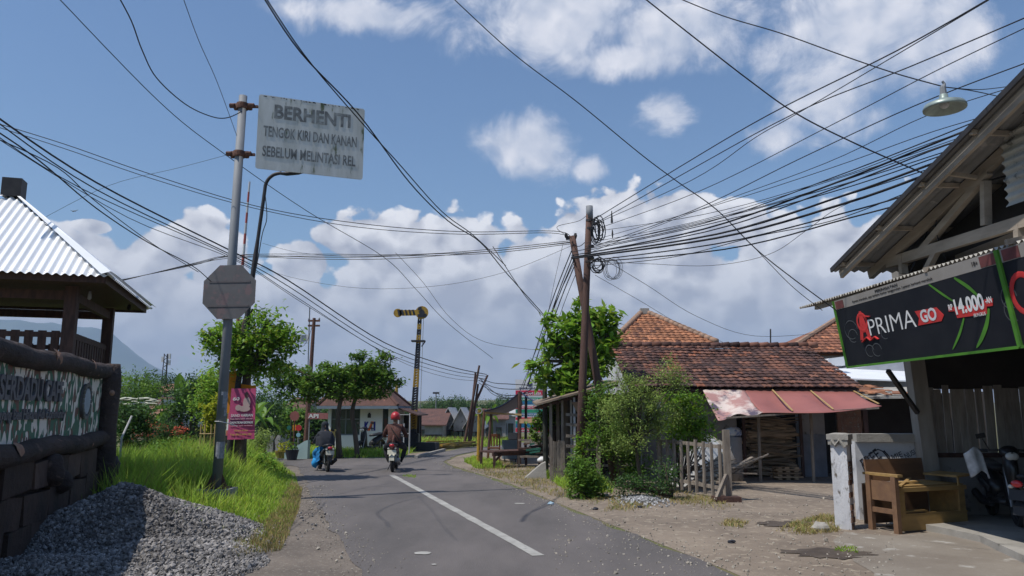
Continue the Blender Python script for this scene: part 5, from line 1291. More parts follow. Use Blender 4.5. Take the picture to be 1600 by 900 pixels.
# awning
aw = thing('awning', 'faded red tarpaulin awning with a torn printed sheet at its left end', 'awning', (7.0, 19.2, 0))
def top(u): return P(1098 + (1335 - 1098) * u, 609 + 3 * u, 20.0)
def bot(u): return P(1122 + (1378 - 1122) * u, 652 - 16 * u - 3 * math.sin(u * PI * 2.2), 18.5 + .15 * math.sin(u * 8))
o_ = V((7.0, 19.2, 0))
def awf(u, v):
    p = top(u).lerp(bot(u), v); p.z -= .10 * math.sin(v * PI) * (1 + .5 * math.sin(u * 17)); return p
us = [(.29 + .71 * k / 30) for k in range(31)]
m_ = MB(o_); m_.sm = True; m_.sheet(lambda u, v: awf(.27 + .73 * u, v), 40, 8, (0, 0, -.012)); m_.build('tarpaulin', mat('red tarpaulin', (.33, .125, .11), (.26, .10, .09), scale=1.1, rough=.6, c3=(.24, .10, .09), s3=3, t3=.6), aw)
def poster_mat():
    return mat('printed sheet', (.62, .52, .47), (.40, .22, .20), scale=2.2, c3=(.10, .08, .11), s3=.8, t3=.53, lo=.42, hi=.55, rough=.5)
m_ = MB(o_); m_.sm = True
def pf(u, v):
    p = awf(.275 * u, v * .98); c = V((0, -.05, -.22)) * (max(0, v - .6) ** 1.5) * (1 - u * .5); return p + c + V((0, 0, .012)) + V((0, 0, .05)) * math.sin(u * 9 + v * 4) * v
m_.sheet(pf, 14, 12, (0, 0, -.01)); m_.build('printed_sheet', poster_mat(), aw)
for u in (.46, .71, .995):
    m_ = MB(o_); a, c_ = awf(u, .0) + V((0, 0, .02)), awf(min(1, u + .01), .9) + V((0, 0, .03)); m_.beam(a, c_, .035, .02); m_.build('batten', m_bamboo, aw)
for px, Yp_ in ((1188, 19.3), (1271, 19.2)):
    m_ = MB(o_); x = X(px, Yp_, 740); m_.tube([(x, Yp_, 0), (x + .02, Yp_, Z(640, Yp_) + .02)], .04, 8); m_.build('post', m_wood, aw)
m_ = MB(o_); m_.beam(bot(.05) - V((0, 0, .04)), bot(.98) - V((0, 0, .04)), .04, .04); m_.build('front_rail', m_wood, aw)
# firewood stacks
fw = thing('firewood_stack', 'tall stack of planks and split firewood under the red awning', 'firewood stack', (X(1200, 20.9), 20.9, 0)); r = random.Random(50)
m_ = MB(fw.location)
for k in range(150):
    z = r.uniform(.05, 1.55); x = X(1202, 20.8) + r.uniform(-.22, .22); L = r.uniform(.6, 1.4); tl_ = r.uniform(-.09, .09)
    y = 20.6 + r.uniform(0, .6)
    m_.beam((x - L / 2, y, z - tl_), (x + L / 2, y + r.uniform(-.06, .06), z + tl_), r.uniform(.03, .09), r.uniform(.02, .06))
m_.build('timber', mat('firewood', (.44, .32, .22), (.26, .19, .13), scale=5, island=.5, stretch=(.5, 3, 3)), fw)
for x in (-.78, .72):
    m_ = MB(); m_.beam((x, -.35, 0), (x, -.35, 1.7), .07, .07); m_.build('upright', m_wood_dark, fw)
cr_ = G(1229, 750); fw2 = thing('wood_pile', 'low sunlit pile of short sawn boards in front of the firewood stack', 'wood pile', cr_)
m_ = MB()
for k in range(7):
    for j in range(3): 
        if k % 2: m_.box((r.uniform(-.03, .03), -.15 + j * .15, .04 + k * .045), (.62 + r.uniform(-.1, .1), .1, .035), rotm(z=r.uniform(-.12, .12)))
        else: m_.box((-.22 + j * .2, 0, .04 + k * .045), (.1, .42, .035), rotm(z=r.uniform(-.15, .15)))
m_.build('boards', mat('sawn board', (.40, .28, .17), (.30, .20, .12), scale=5, island=.35), fw2)
b = V((X(1143, 19.6), 19.6, 0)); t = thing('drum', 'grey cylinder drum with a white and blue sack on top behind the fence post', 'drum', b)
m_ = MB(); m_.sm = True; m_.lathe((0, 0, 0), [(.22, 0), (.22, 1.05), (.20, 1.08)], 14); m_.build('body', m_plaster_grey, t)
b2 = V((b.x, b.y, 1.08)); m_ = MB(b2); m_.sm = True; m_.ball(b2 + V((0, 0, .11)), (.24, .2, .13), 12, 8, .3, 3); tag(m_.build('sack', mat('sack', (.62, .64, .68), (.18, .24, .42), scale=5, lo=.5, hi=.6)), 'white and blue plastic sack lying on the grey drum', 'sack')
# boards behind the fence
for i, (x0, y0, x1, y1, Y0, lab, w, mt_) in enumerate(((1048, 745, 1120, 690, 18.2, 'pale sheet of board leaning behind the fence pickets', .5, m_whitep), (1098, 735, 1128, 690, 18.4, 'cream panel leaning behind the last pickets', .5, mat('cream panel', (.55, .5, .42), (.42, .38, .31))))):
    a, c_ = P(x0, y0, Y0), P(x1, y1, Y0 + .4); a.z = .05; m_ = MB(a); m_.beam(a, c_, w, .03, up=(0, -1, .3)); tag(m_.build('leaning_board', mt_), lab, 'board')
r = random.Random(52)
pt = thing('plank_heap', 'jumble of grey planks heaped behind the picket fence', 'plank heap', (X(1095, 17.8), 17.8, 0)); m_ = MB(pt.location)
for k in range(26):
    a = V((X(1095, 17.8) + r.uniform(-1.0, .7), 17.8 + r.uniform(-.3, .5), r.uniform(.03, .5))); c_ = a + V((r.uniform(.5, 1.0) * r.choice((-1, 1)), r.uniform(-.2, .2), r.uniform(-.1, .45))); c_.z = max(.03, c_.z)
    m_.beam(a, c_, r.uniform(.06, .12), .025)
m_.build('planks', m_wood, pt)
# ---- picket fence
fb_ = G(1137, 783); fa = V((3.30, 17.6, 0)); t = thing('picket_fence', 'weathered grey wooden picket fence panel with a stout braced end post', 'fence', fb_)
r = random.Random(55); dvec = fa - fb_; n = 9
for z in (.22, 1.02):
    m_ = MB(fb_); m_.beam(fb_ + V((0, 0, z)), fa + V((0, 0, z + .05)), .04, .07); m_.build('rail', m_wood, t)
for k in range(n):
    q = fb_ + dvec * ((k + .6) / n) + V((-.03, -.04, 0)); m_ = MB(fb_); h = 1.1 + r.uniform(-.03, .05)
    pts = []
    for j in range(6): pts.append(q + V((r.uniform(-.008, .008), 0, .07 + (h - .07) * j / 5)))
    m_.tube(pts, [.036 + r.uniform(-.004, .004) for _ in pts], 6, rz=.018, up=(0, 1, 0)); m_.build('picket', m_wood, t)
m_ = MB(fb_); m_.box(fb_ + V((.02, 0, .68)), (.12, .12, 1.36)); m_.build('post', m_wood, t)
m_ = MB(fb_); m_.beam(fb_ + V((-.28, -.22, .04)), fb_ + V((-.01, -.05, .5)), .06, .07); m_.build('brace', m_wood, t)
m_ = MB(fb_); m_.box(fb_ + V((-.05, -.1, .05)), (.5, .3, .1)); m_.build('foot_block', m_wood_dark, t)
# bird box on post in the bush
b = V((X(1027, 17.2), 17.2, 0)); t = thing('lamp_post_box', 'thin post with a small pale box lamp among the bushes', 'post', b)
m_ = MB(); m_.beam((0, 0, 0), (0, 0, Z(640, 17.2)), .06, .06); m_.build('post', m_wood, t); m_ = MB(); m_.box((0, -.02, Z(633, 17.2)), (.14, .12, .14)); m_.build('box', m_whitep, t)
# ash
ac_ = G(1003, 783); t = MB(ac_); r = random.Random(60)
for k in range(900):
    d = min(1, abs(r.gauss(0, .45))); a = r.uniform(0, 2 * PI); q = ac_ + V((math.cos(a) * d * .62, math.sin(a) * d * 1.1, .015 + .07 * max(0, 1 - d)))
    stone(t, q, r.uniform(.012, .04), r)
tag(t.build('ash_heap', mat('ash', (.42, .42, .43), (.2, .2, .2), scale=7, island=.6)), 'burnt heap of pale grey ash at the dirt verge', 'ash heap', kind='stuff')
for i, (px, py, s, mt_, lab, nm, ct) in enumerate(((947, 776, .06, m_whitep, 'crumpled white scrap beside the round shrub', 'litter_scrap', 'litter'), (1283, 830, .13, m_conc, 'grey rock on the grass tuft by the gate pillar', 'rock', 'rock'), (1143, 849, .05, m_blackp, 'small black lump on the dirt yard', 'rock', 'rock'),
        (860, 789, .06, mat('blue scrap', (.3, .5, .6), (.5, .55, .6)), 'pale blue plastic scrap at the road edge', 'litter_scrap', 'litter'), (811, 746, .0, None, '', '', ''), (1000, 794, .05, m_blackp, 'dark stone below the ash heap', 'rock', 'rock'), (930, 797, .05, m_blackp, 'dark lump of dirt left of the ash heap', 'rock', 'rock'))):
    if not s: continue
    q = G(px, py); m_ = MB(q); m_.ball(q + V((0, 0, s * .4)), (s, s * .8, s * .6), 8, 6, .5, i * 5); tag(m_.build(nm, mt_), lab, ct)
q = G(838, 748); m_ = MB(q); m_.prism([q + V((-.32, -.1, 0)), q + V((.26, -.1, 0)), q + V((.24, -.05, .42)), q + V((.12, -.05, .36))], (0, .35, .0)); tag(m_.build('broken_slab', m_conc), 'broken triangular concrete slab at the corner of the stall', 'slab')

# ================================================================== shack
sb = V((1.6, 19.4, 0)); shk = thing('wooden_shack', 'ramshackle timber shack with open shelves and a low lean-to roof', 'shack', sb)
Ys = 19.2
c_l, c_r = P(838, 634, Ys), P(968, 598, Ys)
m_ = MB(sb); m_.prism([c_l, c_r, c_r + V((0, 3.6, .15)), c_l + V((0, 3.6, .1))], (0, 0, .05)); m_.build('roof', mat('roof board', (.26, .20, .15), (.16, .12, .09), scale=3), shk)
m_ = MB(sb)
for k in range(5): m_.beam(c_l + V((.05, .3 + k * .8, -.05)), c_r + V((0, .3 + k * .8, -.05)), .05, .06)
m_.build('roof_rafter', m_wood_dark, shk)
def spost(px, Y0, zt, w=.09, name='post', mt_=None):
    m_ = MB(sb); x = X(px, Y0, 700); m_.beam((x, Y0, 0), (x, Y0, zt), w, w); m_.build(name, mt_ or m_wood, shk)
spost(861, 19.5, 1.9, .07); spost(879, 19.5, 1.98, .06); spost(893, 20.3, 2.0, .05, mt_=m_plaster); spost(898, 19.4, 2.05, .05, mt_=m_plaster); spost(935, 19.5, 2.15); spost(872, 22.3, 2.0)
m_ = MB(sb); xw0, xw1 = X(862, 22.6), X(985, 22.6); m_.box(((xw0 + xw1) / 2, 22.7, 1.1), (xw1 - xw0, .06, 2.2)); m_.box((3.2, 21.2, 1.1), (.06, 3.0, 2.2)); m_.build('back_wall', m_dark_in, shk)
for z in (Z(640, 19.4) - .12, Z(663, 19.4), Z(681, 19.4), Z(697, 19.4), Z(711, 19.4)):
    m_ = MB(sb); a, c_ = V((X(884, 19.4), 19.4, z)), V((X(908, 19.4), 19.4, z - .02)); m_.beam(a, c_, .08, .07); m_.build('shelf_rung', m_wood, shk)
for z in (.35, .75, 1.1, 1.42):
    m_ = MB(sb); m_.beam((X(905, 19.6), 19.6, z), (X(990, 19.6), 19.6, z + .05), .05, .06); m_.build('side_rail', m_wood, shk)
g_ = MB(sb); x0, x1_ = X(864, 19.3), X(881, 19.3); r = random.Random(70)
pf_ = thing('picket_gate', 'narrow grey picket gate at the corner of the shack', 'gate', (x0, 19.3, 0))
for k in range(7):
    x = (x1_ - x0) * k / 6; m_ = MB(); m_.beam((x, 0, .05), (x + r.uniform(-.01, .01), 0, 1.0 + r.uniform(-.04, .04)), .03, .02); m_.build('picket', m_wood, pf_)
for z in (.25, .85):
    m_ = MB(); m_.beam((0, .02, z), (x1_ - x0, .02, z), .02, .05); m_.build('rail', m_wood, pf_)
m_ = MB(sb); m_.prism([P(893, 628, 19.35), P(906, 628, 19.35), P(912, 662, 19.35), P(905, 650, 19.35)], (0, .03, 0)); m_.build('hanging_board', mat('plywood', (.32, .20, .12), (.26, .16, .1)), shk)
sc_b = V((X(928, 21.0), 21.0, .3)); 
m_ = MB(sb); m_.box((X(915, 21.4), 21.4, .45), (1.0, .5, .9)); m_.build('counter', m_wood_dark, shk)
# black post at the corner
q = G(853, 742); m_ = MB(q); m_.tube([q, P(851, 600, q.y)], [.075, .065], 8); tag(m_.build('corner_post', mat('mossy black post', (.05, .055, .04), (.03, .03, .028), scale=5)), 'dark mossy post standing at the near corner of the shack', 'post')

# ================================================================== stall with blue tarpaulin
tb_ = V((X(800, 26), 26, 0)); stl = thing('tarpaulin_stall', 'roadside stall frame of thin poles under a sagging blue tarpaulin', 'stall', tb_)
pk = P(812, 612, 26.0); l0 = P(758, 640, 26.5); r0_ = P(842, 628, 25.8)
m_ = MB(tb_); m_.sm = True
def tf(u, v):
    a, c_, d = (P(757, 641, 25.2), pk, None) if True else None
    near = P(757, 641, 24.8).lerp(P(812, 612, 25.4), u); far = P(764, 650, 29.5).lerp(P(817, 632, 29.0), u)
    p = near.lerp(far, v); p.z -= .12 * math.sin(u * PI) * (1 - .3 * v) ; return p
m_.sheet(tf, 12, 8, (0, 0, -.02))
m_.sheet(lambda u, v: P(812, 612, 25.4).lerp(P(845, 631, 25.2), u).lerp(P(814, 611, 29.0).lerp(P(842, 628, 29.0), u), v) - V((0, 0, .05 * math.sin(u * PI))), 8, 6, (0, 0, -.02))
m_.build('tarpaulin', mat('blue tarpaulin', (.035, .055, .13), (.025, .035, .09), scale=2, rough=.5), stl)
def tpole(px0, py0, px1, py1, Y0, rr, mt_, nm='pole'):
    a = P(px0, py0, Y0); a.z = 0; m_ = MB(tb_); m_.tube([a, P(px1, py1, Y0)], rr, 7); m_.build(nm, mt_, stl)
tpole(747, 715, 749, 641, 25.6, .055, m_yellow); tpole(751, 714, 757, 640, 25.5, .045, m_rust); tpole(762, 712, 768, 640, 27, .045, m_wood_pole); tpole(811, 710, 812, 612, 25.4, .07, m_wood_pole); tpole(821, 706, 822, 618, 27.5, .05, m_dkmetal)
m_ = MB(tb_); m_.beam(P(757, 645, 25.5), P(815, 648, 25.3), .05, .06); m_.build('cross_pole', m_bamboo, stl)
m_ = MB(tb_); m_.beam(P(812, 658, 25.4), P(850, 657, 22.9), .05, .14); m_.build('cross_board', mat('pale plank', (.42, .27, .16), (.32, .2, .12)), stl)
m_ = MB(tb_); cc = P(749, 642, 25.5); m_.tube([cc + V((math.cos(a) * .09, 0, math.sin(a) * .09)) for a in [k * PI / 5 for k in range(11)]], .02, 5); m_.build('rope_coil', m_plaster_grey, stl)
# low table
q = G(772, 733); q2 = G(848, 729); t = thing('low_table', 'long dark low wooden table bench in front of the stall', 'table', q)
zt = Z(707, q.y); W_ = (q2 - q).length; xd2 = (q2 - q).normalized(); yd2 = V((-xd2.y, xd2.x, 0))
m_ = MB(); 
for k in range(4): m_.beam(yd2 * (.12 + k * .21) + V((0, 0, zt)), yd2 * (.12 + k * .21) + xd2 * W_ + V((0, 0, zt)), .19, .05)
m_.build('tabletop', m_wood_dark, t)
for a in (.06, W_ - .06):
    for c_ in (.08, .8):
        m_ = MB(); m_.beam(xd2 * a + yd2 * c_, xd2 * a + yd2 * c_ + V((0, 0, zt)), .08, .08); l_ = m_.build('leg', m_wood_dark, t)
for s_, a in ((1, .06), (-1, W_ - .06)):
    m_ = MB(); m_.beam(xd2 * a + yd2 * .06 + V((0, 0, zt * .45)), xd2 * (a + s_ * .3) + yd2 * .06 + V((0, 0, zt - .02)), .05, .05); m_.build('brace', m_wood_dark, t)
m_ = MB(); m_.beam(yd2 * .1 + V((0, 0, zt - .07)), yd2 * .1 + xd2 * W_ + V((0, 0, zt - .07)), .04, .09); m_.build('apron', m_wood_dark, t)
# chair
q = G(770, 715); q.y = 27; q.x = X(772, 27); t = thing('wooden_chair', 'brown varnished wooden chair beside the grey box at the stall', 'chair', q)
m_chair = mat('varnished brown', (.20, .08, .035), (.13, .05, .025), scale=5, rough=.5)
m_ = MB(); m_.box((0, 0, .45), (.44, .42, .05)); m_.build('seat', m_chair, t)
for x in (-.19, .19):
    for y in (-.18, .18):
        m_ = MB(); m_.beam((x, y, 0), (x, y, .9 if y > 0 else .45), .045, .045); m_.build('leg', m_chair, t)
m_ = MB()
for x in (-.1, 0, .1): m_.beam((x, .18, .5), (x, .18, .86), .05, .02)
m_.beam((-.2, .18, .87), (.2, .18, .87), .03, .09); m_.build('backrest', m_chair, t)
q = V((X(797, 26.6), 26.6, 0)); t = thing('grey_cabinet', 'dull blue-grey metal cabinet standing beside the wooden chair', 'cabinet', q)
m_ = MB(); m_.box((0, 0, .42), (.5, .4, .62), rotm(z=.15)); m_.build('body', mat('blue grey metal', (.13, .16, .19), (.1, .13, .15), scale=3), t)
for x in (-.18, .18):
    m_ = MB(); m_.beam((x, -.1, 0), (x, -.1, .14), .04, .04); m_.build('leg', m_dkmetal, t)
q = V((X(803, 28), 28, .0)); t = thing('white_box', 'pale grey box on a crate behind the blue-grey cabinet', 'box', q)
m_ = MB(); m_.box((0, 0, .82), (.42, .35, .22)); m_.build('body', m_plaster_grey, t); m_ = MB(); m_.box((0, 0, .35), (.4, .33, .7)); m_.build('crate', m_wood_dark, t)
r = random.Random(72); q = V((X(832, 24.3), 24.3, 0)); t = thing('goods_heap', 'heap of planks, cloth and scrap piled on the stall counter', 'goods heap', q)
m_ = MB(); m_.box((0, 0, .33), (.95, .6, .06))
for x in (-.42, .42):
    for y in (-.25, .25): m_.beam((x, y, 0), (x, y, .33), .05, .05)
m_.build('counter', m_wood, t)
for i, mt_ in enumerate((m_wood, m_rust, mat('green cloth', (.03, .14, .10), (.02, .09, .07)), m_wood_dark)):
    m_ = MB()
    for k in range(7):
        a = V((r.uniform(-.5, .2), r.uniform(-.25, .25), .4 + r.uniform(0, .42))); m_.beam(a, a + V((r.uniform(.3, .6), r.uniform(-.1, .1), r.uniform(-.1, .15))), r.uniform(.05, .12), r.uniform(.03, .07))
    m_.build('scrap', mt_, t)
m_ = MB(G(847, 735)); q = P(848, 716, 23.3); m_.o = q; m_.sm = True; m_.ball(q - V((0, 0, .05)), (.16, .12, .09), 10, 8, .4, 4); tag(m_.build('white_bag', m_whitep), 'crumpled white bag hanging at the end of the low table', 'bag')
# striped billboard
bY = 38; q = V((X(828, bY), bY, 0)); t = thing('striped_billboard', 'tall government billboard in red, green and blue stripes under a white heading', 'billboard', q)
x0, x1_ = X(805, bY) - q.x, X(850, bY) - q.x; zt, zb = Z(593, bY), Z(676, bY)
m_ = MB(); m_.box((0, 0, (zt + zb) / 2), (x1_ - x0, .06, zt - zb)); m_.build('panel', m_whitep, t)
colr = [('stripe red', (.62, .04, .09)), ('stripe green', (.04, .30, .18)), ('stripe blue', (.03, .18, .34)), ('stripe pale', (.55, .6, .6))]
rows = [(610, 618, 0), (618, 621, 3), (621, 627, 1), (627, 632, 2), (635, 639, 0), (640, 645, 1), (646, 650, 2), (652, 656, 0), (658, 662, 1), (662, 668, 2), (669, 675, 0)]
grp = {}
for a, c_, k in rows:
    m_ = grp.setdefault(k, MB()); za, zc = Z(a, bY), Z(c_, bY); m_.box((0, -.034, (za + zc) / 2), (x1_ - x0, .006, za - zc))
for k, m_ in grp.items(): m_.build('stripe', mat(colr[k][0], colr[k][1]), t)
m_ = MB()
for i, (a, c_, k) in enumerate(rows[::2]):
    text_on(m_, ['PROGRAM DESA', 'BELANJA DESA', 'PENDAPATAN', 'PEMBANGUNAN', 'PEMBINAAN', 'TAHUN 2021'][i % 6], (x0 + .15, -.042, Z(c_, bY) + .03), (1, 0, 0), (0, 0, 1), (x1_ - x0) * (.8 - .1 * (i % 3)), (Z(a, bY) - Z(c_, bY)) * .55, .02, .003)
m_.build('lettering', m_whitep, t)
m_ = MB(); text_on(m_, 'INFO GRAFIK', (x0 + .2, -.042, Z(608, bY)), (1, 0, 0), (0, 0, 1), (x1_ - x0) * .75, .10, .02, .003); m_.lathe((0, -.035, Z(600, bY)), [(.14, 0), (.14, -.01)], 6, (0, 1, 0)); m_.build('heading_emblem', mat('print slate', (.08, .10, .16)), t)
for x in (x0 + .1, x1_ - .1):
    m_ = MB(); m_.tube([(x, .06, 0), (x, .06, zt)], .04, 6); m_.build('post', m_steel, t)
q = V((X(853, 30), 30, 0)); t = thing('red_banner', 'narrow red and white upright banner behind the stall', 'banner', q)
m_ = MB(); m_.box((0, 0, 1.15), (.22, .03, .75)); m_.build('cloth', m_red, t); m_ = MB(); m_.box((-.02, -.02, 1.15), (.08, .01, .5)); m_.build('print', m_whitep, t); m_ = MB(); m_.tube([(.1, .02, 0), (.1, .02, 1.6)], .02, 6); m_.build('pole', m_steel, t)
# concrete litter bin shape post at x 700..: slender yellow marker
q = V((X(705, 34.5), 34.5, 0)); 

# ================================================================== twin utility poles
Yq = 18.6; qa = V((X(904, Yq, 745), Yq, 0)); upA = thing('utility_pole', 'straight rusty utility pole, taller of the pair, with wire coils near its top', 'utility pole', qa)
pa_top = P(921, 325, Yq); m_ = MB(qa); m_.sm = True; m_.tube([qa, qa.lerp(pa_top, .35), qa.lerp(pa_top, .7), pa_top], [.105, .095, .085, .078], 12); m_.build('shaft', m_wood_pole, upA)
m_ = MB(qa); m_.sm = True; m_.tube([pa_top - V((0, 0, .28)), pa_top + V((0, 0, .05))], .086, 12); m_.build('cap', m_steel, upA)
m_ = MB(qa)
for dz in (.35, .55, 1.0, 1.3): m_.lathe(pa_top - V((0, 0, dz)), [(.1, 0), (.1, .05)], 12)
m_.build('strap', m_dkmetal, upA)
qb = V((X(962, 18.9, 752), 18.9, 0)); upB = thing('utility_pole', 'darker utility pole leaning to the left across the taller one', 'utility pole', qb)
pb_top = P(894, 369, 18.9); m_ = MB(qb); m_.sm = True; m_.tube([qb, qb.lerp(pb_top, .35), qb.lerp(pb_top, .7), pb_top], [.11, .10, .09, .08], 12); m_.build('shaft', m_wood_pole, upB)
m_ = MB(qb); m_.beam(pb_top + V((-.16, 0, -.05)), pb_top + V((.1, 0, -.03)), .07, .09)
for x in (-.15, .08): m_.lathe(pb_top + V((x, -.02, -.05)), [(.03, 0), (.045, .05), (.03, .12)], 8)
m_.build('insulator_bracket', m_dkmetal, upB)
def coil(name, px, py, Y0, rx, rz, n, rr, lab, sd, grp=None):
    r = random.Random(sd); c = P(px, py, Y0); m_ = MB(c); m_.sm = True
    for k in range(n):
        a = rx * r.uniform(.75, 1.1); b_ = rz * r.uniform(.8, 1.1); tl_ = r.uniform(-.5, .5); ox, oz = r.uniform(-.04, .04) * n * .3, r.uniform(-.04, .04) * n * .3
        m_.tube([c + V((a * math.cos(t_) + ox, a * math.cos(t_) * tl_ * .3 + r.uniform(-.01, .01), b_ * math.sin(t_) + oz)) for t_ in [j * 2 * PI / 18 for j in range(19)]], rr, 5, False)
    tag(m_.build(name, m_wire), lab, 'cable coil', grp)
coil('cable_coil', 935, 358, 18.5, .12, .26, 9, .013, 'bunched black cable coil hanging just below the taller pole top', 1)
coil('cable_coil', 933, 412, 18.5, .15, .16, 6, .012, 'round black cable coil on the shaft of the taller pole', 2)
coil('cable_coil', 957, 422, 18.4, .20, .26, 6, .005, 'loose tangle of thin wire loops hanging right of the twin poles', 3)
m_ = MB(P(956, 345, 18.2)); c = m_.o; m_.tube([c + V((0, 0, .25)), c, c - V((0, 0, .05))], [.01, .03, .03], 6); tag(m_.build('wire_clamp', m_dkmetal), 'small black clamp hanging on the wires right of the taller pole', 'clamp')
m_ = MB(P(957, 365, 18.2)); c = m_.o; m_.tube([c + V((0, 0, .1)), c, c - V((0, 0, .12))], [.01, .025, .01], 6); tag(m_.build('wire_clamp', m_dkmetal), 'second, lower clamp dangling on the wires right of the taller pole', 'clamp')

# ================================================================== neighbouring roofs on the right
def hiproof(name, label, px0, px1, pyE, YE, pr0, pr1, pyR, YR, mt_, wall, base0=0):
    xl, xr = X(px0, YE), X(px1, YE); zE = Z(pyE, YE); xa, xb = X(pr0, YR), X(pr1, YR); zR = Z(pyR, YR); b = V(((xl + xr) / 2, YE, 0)); t = thing(name, label, 'house', b)
    yb = 2 * YR - YE; s = V((0, YR - YE, zR - zE)); L = s.length; m_ = MB(b)
    def ins(a, bb):
        f = bb / L; x = xl + a; return xl + (xa - xl) * f <= x <= xr + (xb - xr) * f
    tiles(m_, (xl, YE, zE), (1, 0, 0), s, xr - xl, L, .25, .3, random.Random(3), ins, .02); m_.build('roof_tiles', mt_, t)
    m_ = MB(b); m_.add([V((xl, YE, zE - .02)), V((xr, YE, zE - .02)), V((xr, yb, zE - .02)), V((xl, yb, zE - .02)), V((xa, YR, zR - .02)), V((xb, YR, zR - .02))], [(0, 1, 5, 4), (1, 2, 5), (2, 3, 4, 5), (3, 0, 4)]); m_.build('roof_deck', mt_, t)
    m_ = MB(b)
    for a, c_ in ((V((xl, YE, zE)), V((xa, YR, zR))), (V((xa, YR, zR)), V((xb, YR, zR))), (V((xr, YE, zE)), V((xb, YR, zR)))): m_.tube([a + V((0, 0, .08)), c_ + V((0, 0, .08))], .1, 7)
    m_.build('ridge', mat('mortared cap', (.3, .2, .15)), t)
    m_ = MB(b); m_.box(((xl + xr) / 2, YE + 2.4, zE / 2 - .03), (xr - xl - .8, 4.0, zE - .06)); m_.build('wall', wall, t)
    return t
hiproof('tiled_house', 'house with brown-orange hip roof showing between the old roof and the shop banner', 1232, 1440, 552, 29, 1318, 1370, 500, 32.5, mat('brown clay tile', (.24, .10, .06), (.16, .075, .05), scale=1.5, island=.35, icol=[((.36, .15, .08), .75)]), m_plaster_grey)
m_ = MB(V((11, 24, 0))); x0, x1_ = X(1318, 24), X(1450, 24); m_.prism([(x0 + .5, 24, 0), (x1_, 24, 0), (x1_, 24, Z(556, 24)), (x0 + .5, 24, Z(575, 24))], (0, 3, 0)); gb = thing('grey_outbuilding', 'pale grey walled outbuilding glimpsed beneath the shop banner', 'building', (11, 24, 0)); m_.build('wall', mat('pale grey wall', (.40, .41, .44), (.33, .34, .37)), gb)
m_ = MB(V((11, 24, 0))); m_.prism([(X(1290, 22), 22.0, Z(592, 22)), (X(1440, 22), 22.0, Z(597, 22)), (X(1440, 24), 24.0, Z(583, 24)), (X(1300, 24), 24.0, Z(577, 24))], (0, 0, .04)); m_.build('lean_to_sheet', m_zinc, gb)
m_ = MB(V((11, 24, 0))); m_.prism([(X(1296, 23), 23.0, Z(571, 23)), (X(1325, 23), 23, Z(571, 23)), (X(1325, 23), 23, Z(557, 23)), (X(1300, 23), 23, Z(560, 23))], (0, .3, 0)); m_.build('white_tank', m_zinc, gb)
ob = V((9.6, 17.6, 0)); ns = thing('dark_shed', 'dark open shed with a patched tile and sheet roof right of the old house', 'shed', ob)
m_ = MB(ob); x0, x1_ = X(1345, 20.5), X(1470, 20.5)
m_.box(((x0 + x1_) / 2, 21.9, 1.1), (x1_ - x0 + 1.0, .1, 2.2)); m_.box((x1_ + .6, 20.6, 1.1), (.1, 2.6, 2.2)); m_.build('wall', m_dark_in, ns)
m_ = MB(ob); m_.prism([(X(1338, 19.8), 19.8, Z(620, 19.8)), (X(1470, 19.8), 19.8, Z(618, 19.8)), (X(1470, 22.2), 22.2, Z(603, 22.2)), (X(1330, 22.2), 22.2, Z(605, 22.2))], (0, 0, -.06)); m_.build('roof', m_asbestos, ns)
m_ = MB(ob); r = random.Random(80)
for k in range(34):
    x = r.uniform(X(1340, 20), X(1430, 20)); y = r.uniform(19.9, 21.9); z = Z(619, 19.8) + (y - 19.8) * .13 + .03
    m_.box((x, y, z + .02), (.24, .2, .02), rotm(x=r.uniform(.05, .3), z=r.uniform(-.5, .5)))
m_.build('tile_scatter', m_tile_orange, ns)
m_ = MB(ob); m_.box((X(1350, 20.2), 20.2, 1.0), (.12, .12, 2.0)); m_.build('post', m_wood_dark, ns)
# small aerial
m_ = MB(P(1203, 545, 30)); a = m_.o; m_.tube([a - V((0, 0, .6)), P(1204, 514, 30)], .03, 5); tag(m_.build('roof_aerial', m_dkmetal), 'short thin aerial rod rising above the old tiled ridge', 'aerial')

# ================================================================== gate pillar and graffiti wall
gp_ = G(1321, 826); R = rotm(z=-.62); t = thing('gate_pillar', 'peeling whitewashed gate pillar with a stepped cap and exposed brick side', 'pillar', gp_)
m_ = MB(); m_.box((0, 0, .62), (.23, .23, 1.24), R); m_.build('shaft', mat('peeling whitewash', (.60, .60, .62), (.46, .46, .48), scale=2, c3=(.13, .11, .09), s3=3, t3=.57, bump=1, bscale=9, stretch=(1.4, 1.4, .6)), t)
m_ = MB(); n0 = R @ V((1, 0, 0)); r = random.Random(82)
nface = R @ V((0, -1, 0)); sd3 = R @ V((1, 0, 0))
# brick side is the one turned to the right of the camera
nf, sf = sd3, nface
for row in range(13):
    for k in range(2):
        z = .05 + row * .09; 
        if r.random() < .25: continue
        m_.box(nf * (.115 + r.uniform(0, .012)) + sf * (-.05 + k * .11 + (.03 if row % 2 else -.01)) + V((0, 0, z)), (.02, .095, .07), R)
m_.build('exposed_brick', mat('old brick', (.22, .11, .07), (.10, .075, .06), scale=6, island=.5, bump=1), t)
m_ = MB(); m_.box((0, 0, 1.27), (.28, .28, .08), R); m_.box((0, 0, 1.345), (.31, .31, .08), R)
q = [R @ V((a * .135, c_ * .135, 1.385)) for a, c_ in ((-1, -1), (1, -1), (1, 1), (-1, 1))]; m_.add(q + [V(p) * .55 + V((0, 0, .64)) for p in q], [(0, 1, 5, 4), (1, 2, 6, 5), (2, 3, 7, 6), (3, 0, 4, 7), (4, 5, 6, 7)])
m_.build('cap', m_conc, t)
